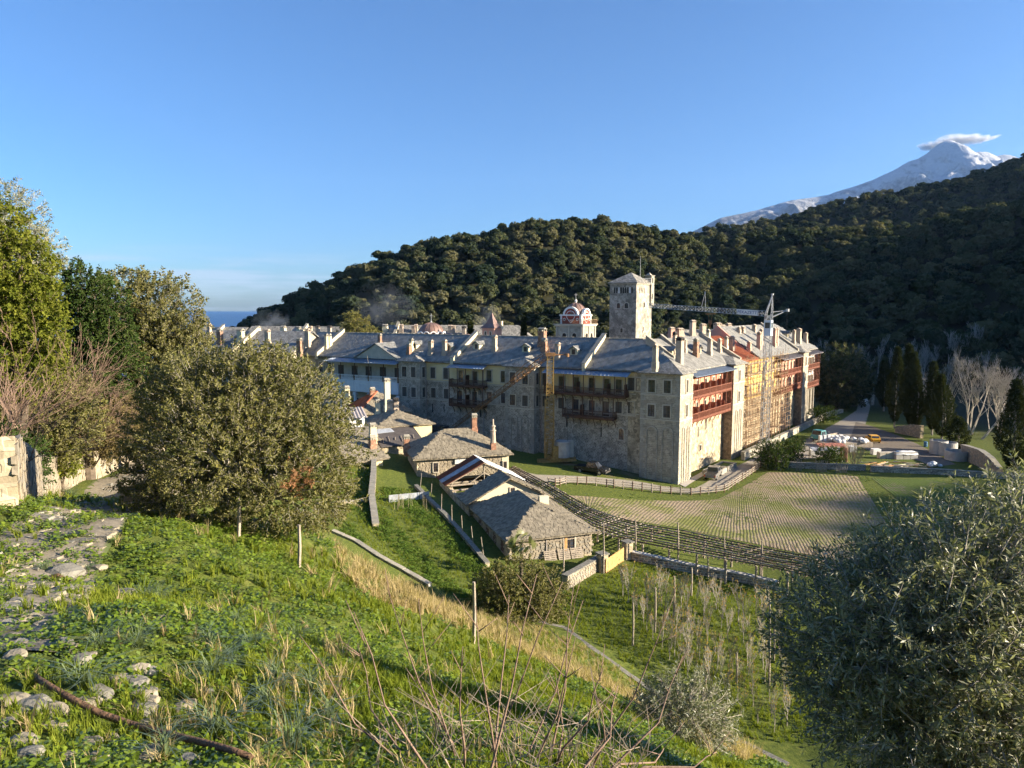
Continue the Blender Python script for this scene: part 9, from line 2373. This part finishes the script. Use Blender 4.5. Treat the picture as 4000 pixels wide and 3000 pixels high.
# ------------------------------------------------------------------ grass, weeds, tufts
def blade_clump(n, h, w, r, lean=.5, curve=.35):
 V, F = [], []
 for k in range(n):
  a, q = r.uniform(0, 6.28), r.uniform(0, 1); d = np.array([math.cos(a), math.sin(a), 0]); s = np.array([-d[1], d[0], 0]) * w * r.uniform(.6, 1.2) / 2; b = np.array([math.cos(a * 1.7), math.sin(a * 1.7), 0]) * h * .22 * q; hh = h * r.uniform(.55, 1.15); l = lean * r.uniform(.2, 1)
  p1 = b + d * l * hh * .4 + np.array([0, 0, hh * .6]); p2 = b + d * l * hh * (1 + curve) + np.array([0, 0, hh * (1 - curve * l * .8)]); o = len(V); V += [b - s, b + s, p1 + s * .9, p1 - s * .9, p2]; F += [(o, o + 1, o + 2, o + 3), (o + 3, o + 2, o + 4)]
 return np.array(V), F
def weed_clump(n, rad, ls, r, hmax):
 V, F = [], []
 for k in range(n):
  a = r.uniform(0, 6.28); q = rad * math.sqrt(r.uniform(0, 1)); c = np.array([q * math.cos(a), q * math.sin(a), r.uniform(.25, 1) * hmax]); nn = rnd_dirs(1, r)[0] * .55 + np.array([0, 0, 1]); t = np.cross(nn, [math.cos(a * 3), math.sin(a * 3), .1]); t /= np.linalg.norm(t); u = np.cross(nn, t); u /= np.linalg.norm(u); s = ls * r.uniform(.6, 1.2); o = len(V)
  V += [c - t * s * .5, c + u * s * .42 - t * s * .1, c + t * s * .5 + np.array([0, 0, -.1 * s]), c - u * s * .42 - t * s * .1]; F.append((o, o + 1, o + 2, o + 3))
 return np.array(V), F
def W2(*pp): return [(p.x, p.y) for p in gp(*pp)]
def strew(name, label, P_, T, size, mat, tilt=.15, kindcat='grass'):
 n = len(P_); z = height(P_[:, 0], P_[:, 1]); rot = np.stack([rng.uniform(-tilt, tilt, n), rng.uniform(-tilt, tilt, n), rng.uniform(0, 6.28, n)], 1)
 tag(scatter(name, T, np.stack([P_[:, 0], P_[:, 1], z - .01], 1), rot, size, [M[mat]], loc=(float(P_[0, 0]), float(P_[0, 1]), float(z[0]))), label, kindcat, kind='stuff')
def build_grass():
 r = np.random.default_rng(77)
 TG = [blade_clump(16, 1.0, .06, r) for _ in range(5)]; TW_ = [weed_clump(34, .6, .27, r, .5) for _ in range(5)]; TD = [blade_clump(12, 1.0, .035, r, .7, .2) for _ in range(4)]
 pathp = [tuple(p) for p in W2((-60, 2620), (0, 2330), (60, 2180), (110, 2070), (200, 1990), (330, 1910), (480, 1835), (600, 1770), (760, 1820), (715, 1868), (640, 1920), (545, 2000), (480, 2080), (400, 2190), (330, 2330), (200, 2620))]
 dry = W2((1240, 2060), (1420, 2120), (1600, 2210), (1750, 2290), (2000, 2400), (2250, 2500), (2500, 2640), (2800, 2790), (3100, 2950), (2900, 2990), (2600, 2840), (2300, 2680), (2050, 2560), (1800, 2460), (1600, 2400), (1450, 2350), (1330, 2220))
 dry2 = W2((700, 2620), (1100, 2480), (1500, 2620), (1400, 2990), (500, 2990))
 def cloud(n, dmin, dmax, az=46):
  d = np.exp(r.uniform(math.log(dmin), math.log(dmax), n)); a = r.uniform(-R(az), R(az), n); return np.stack([d * np.sin(a), d * np.cos(a)], 1), d
 P_, d = cloud(30000, 2.3, 34); x, y = P_[:, 0], P_[:, 1]
 onp = inpoly(x, y, pathp); isd = inpoly(x, y, dry); isd2 = inpoly(x, y, dry2)
 patch = np.sin(.9 * x + 1.3 * np.sin(.7 * y)) * np.cos(.8 * y - .5 * x) + r.normal(0, .35, len(x)); u = r.uniform(size=len(x))
 left = (x < -1.2 - .12 * y) & (d < 7)
 w = ~isd & (patch > -.1) & (u > np.where(onp, .55, np.where(isd2, .45, np.where(left, .6, .0)))); g = ~isd & (patch <= .25) & ~w & (u > np.where(onp, .5, .0)); dd = isd & (u > .15) | (isd2 & (u < .07)) | (~onp & (u < .02))
 sz = lambda k, a, b: np.clip(a + b * d[k], .04, .4) * r.uniform(.6, 1.35, k.sum())
 strew('weeds', 'low green clover and leafy weeds covering the near bank', P_[w], TW_, sz(w, .06, .010), 'gr_weed', .2, 'weeds'); strew('grass', 'short green grass between the weeds on the near bank', P_[g], TG, sz(g, .07, .009), 'gr_blade'); strew('dry_grass', 'straw-coloured dry grass along the terrace edges', P_[dd], TD, sz(dd, .12, .018), 'gr_dry', .3, 'grass')
 def fillp(poly, n):
  p = np.array(poly); a, b = p.min(0), p.max(0); q = r.uniform(a, b, (n, 2)); return q[inpoly(q[:, 0], q[:, 1], poly)]
 gd = fillp(W2((1480, 1905), (1620, 1910), (1900, 2210), (1890, 2390), (1700, 2290), (1480, 2170), (1330, 2080), (1330, 1985)), 5200); k = (np.sin(1.1 * gd[:, 0] + .6 * gd[:, 1]) + r.normal(0, .5, len(gd))) > .1
 strew('vegetables', 'leafy vegetables and weeds growing in the walled garden', gd[k], TW_, r.uniform(.28, .62, k.sum()), 'gr_veg', .2, 'vegetables'); strew('grass', 'grass growing between the vegetable beds', gd[~k], TG, r.uniform(.15, .35, (~k).sum()), 'gr_blade')
 eb = fillp(W2((1650, 2300), (1950, 2410), (2250, 2510), (2560, 2710), (2950, 2950), (2800, 2970), (2400, 2730), (2100, 2570), (1800, 2460)), 9000); k = r.uniform(size=len(eb)) < .4; strew('dry_grass', 'dry grass on the lower bank above the orchard', eb[k], TD, r.uniform(.3, .6, k.sum()), 'gr_dry', .3); strew('grass', 'green grass on the lower bank above the orchard', eb[~k], TG, r.uniform(.15, .35, (~k).sum()), 'gr_blade')
 gl = fillp(W2((1310, 1800), (1450, 1800), (1440, 1960), (1290, 1960)), 1500); strew('grass', 'grass of the plot between the oak and the upper garden wall', gl, TG, r.uniform(.15, .4, len(gl)), 'gr_blade')
 og = fillp(W2((2060, 2420), (2220, 2310), (2370, 2240), (2480, 2200), (3100, 2330), (3250, 2900), (2950, 2900), (2500, 2640), (2200, 2440)), 11000); strew('grass', 'grass under the orchard saplings', og, TG, r.uniform(.12, .38, len(og)), 'gr_blade')
 fe = fillp(W2((2180, 1935), (2500, 1930), (2800, 1945), (2960, 1870), (3000, 1830), (3380, 1850), (3560, 2010), (3480, 2200), (2950, 2120), (2450, 2030)), 16000); k = (np.sin(.35 * fe[:, 0] + .2 * fe[:, 1]) * np.cos(.3 * fe[:, 1]) + r.normal(0, .5, len(fe))) > 1.05
 strew('weeds', 'scattered green weeds over the ploughed fields', fe[k], TW_, r.uniform(.12, .34, k.sum()), 'gr_weed', .2, 'weeds')
 # strap-leaved tufts on the stony edge
 vs = []
 for i in range(4):
  V, F = blade_clump(54, 1.0, .028, np.random.default_rng(500 + i), 1.25, .42); o = npmesh('tuft', V, np.array([f for f in F if len(f) == 4]), M['gr_asph']); me = o.data; bpy.data.objects.remove(o); mb = MB(); mb.add(V, F); o = mb.build('tuft', M['gr_asph']); vs.append(o.data); bpy.data.objects.remove(o)
 for k, (x, y, w) in enumerate(((690, 1000, 300), (1090, 650, 190), (790, 650, 160), (1150, 290, 150), (1690, 880, 230), (1720, 1370, 360), (1520, 920, 150), (1640, 660, 180), (1990, 660, 190), (2190, 940, 230), (2330, 620, 170), (1250, 310, 130), (2450, 1050, 260), (2300, 1480, 330), (2560, 1300, 280), (350, 60, 90), (700, 60, 80), (980, 520, 120), (1880, 470, 130), (1280, 1540, 240), (1830, 760, 170), (2120, 1150, 240))):
  p = G(.4973 * x, 2200 + .4973 * y); d = (p - Vector((0, 0, CAMZ))).length; s = w * .4973 / FPX * d
  o = bpy.data.objects.new('asphodel_tuft', vs[k % 4]); COL.objects.link(o); o.location = p - Vector((0, 0, .02)); o.scale = (s, s, s * 1.05); o.rotation_euler = (0, 0, rnd.uniform(0, 6.28)); tag(o, 'arching strap-leaved green tuft growing among the near stones', 'grass tuft', 'strap-leaved tufts')
 for k in range(5): p = G(190 + 25 * k, 1925 + 6 * k); o = bpy.data.objects.new('grass_tuft', vs[k % 4]); COL.objects.link(o); o.location = p; o.scale = (.8, .8, .6); tag(o, 'long grass tuft at the foot of the path wall', 'grass tuft', 'tufts below the wall')
build_grass()
# ------------------------------------------------------------------ air: haze, chimney smoke, a cloud at the summit
def volume_mat(name, col, dens, aniso=0.2, noise=None):
 t = NT(name); v = t.n('VolumePrincipled'); v.inputs['Color'].default_value = (*col, 1); v.inputs['Anisotropy'].default_value = aniso; v.inputs['Density'].default_value = dens
 if noise:
  tc = t.n('TexCoord'); n = t.noise(tc.outputs['Object'], noise[0], 5, .6)
  g = t.n('TexGradient', gradient_type='SPHERICAL'); mp = t.n('Mapping'); mp.inputs['Scale'].default_value = noise[2]; t.l(tc.outputs['Object'], mp.inputs[0]); t.l(mp.outputs[0], g.inputs[0])
  k = t.math('MULTIPLY', t.ramp(n, [(noise[1], 0.0), (noise[1] + .3, 1.0)]), t.math('MULTIPLY', g.outputs['Fac'], dens)); t.l(k, v.inputs['Density'])
 t.l(v.outputs[0], t.out.inputs['Volume']); return t.mat
hz = MB(); hz.prism([(-4200, -400), (8200, -400), (8200, 12400), (-4200, 12400)], -24.0, 2250.0)
hz = hz.build('haze', volume_mat('hazy_air', (.34, .56, 1.0), 2.6e-5)); tag(hz, 'thin blue haze lying over the valley and the mountain', 'haze', kind='stuff')
def puff(name, label, c, r, mat, kind, cat, seed=1):
 bm = bmesh.new(); bmesh.ops.create_icosphere(bm, subdivisions=3, radius=1.0); q = np.random.default_rng(seed); a = q.normal(size=(6, 3)); ph = q.uniform(0, 6.28, 6)
 for v in bm.verts: p = np.array(v.co); k = 1 + sum(.09 * math.sin(float(a[i] @ p) * 2.2 + ph[i]) for i in range(6)); v.co = Vector((p * k * np.array(r)).tolist())
 me = bpy.data.meshes.new(name); bm.to_mesh(me); bm.free(); me.materials.append(mat); o = link(name, me, None, c); return tag(o, label, cat, kind=kind)
for px, py, y, r, lb in ((1062, 1262, 222.0, (7, 4, 5), 'pale smoke drifting from behind the sea end of the roofs'), (1905, 1245, 196.0, (4.5, 3, 6), 'thin smoke rising beside the pink turret'), (1500, 1195, 235.0, (13, 6, 9), 'faint smoke hanging before the dark hillside')):
 puff('smoke', lb, at_y(px, py, y), r, volume_mat('wood_smoke', (.75, .85, 1.0), .13 if r[0] < 10 else .05, .1, (.35 if r[0] < 10 else .16, .42, (1 / r[0], 1 / r[1], 1 / r[2]))), 'stuff', 'smoke', int(px))
for k, (px, py, rx, rz) in enumerate(((3640, 572, 150, 32), (3720, 552, 170, 48), (3785, 545, 110, 40), (3832, 545, 60, 26), (3870, 540, 45, 12))):
 puff('cloud', ('low tail of white cloud trailing from the summit', 'largest white puff of cloud behind the summit', 'white puff of cloud just past the summit', 'small white cloud beside the summit puffs', 'tiny wisp of cloud farthest from the summit')[k], at_y(px, py, 9300.0), (rx * 1.3, 200, rz * 1.9), volume_mat('summit_cloud', (1, 1, 1), .05, .3, (.012, .38, (1 / (rx * 1.3), 1 / 200, 1 / (rz * 1.9)))), None, 'cloud', 70 + k)['group'] = 'summit clouds'
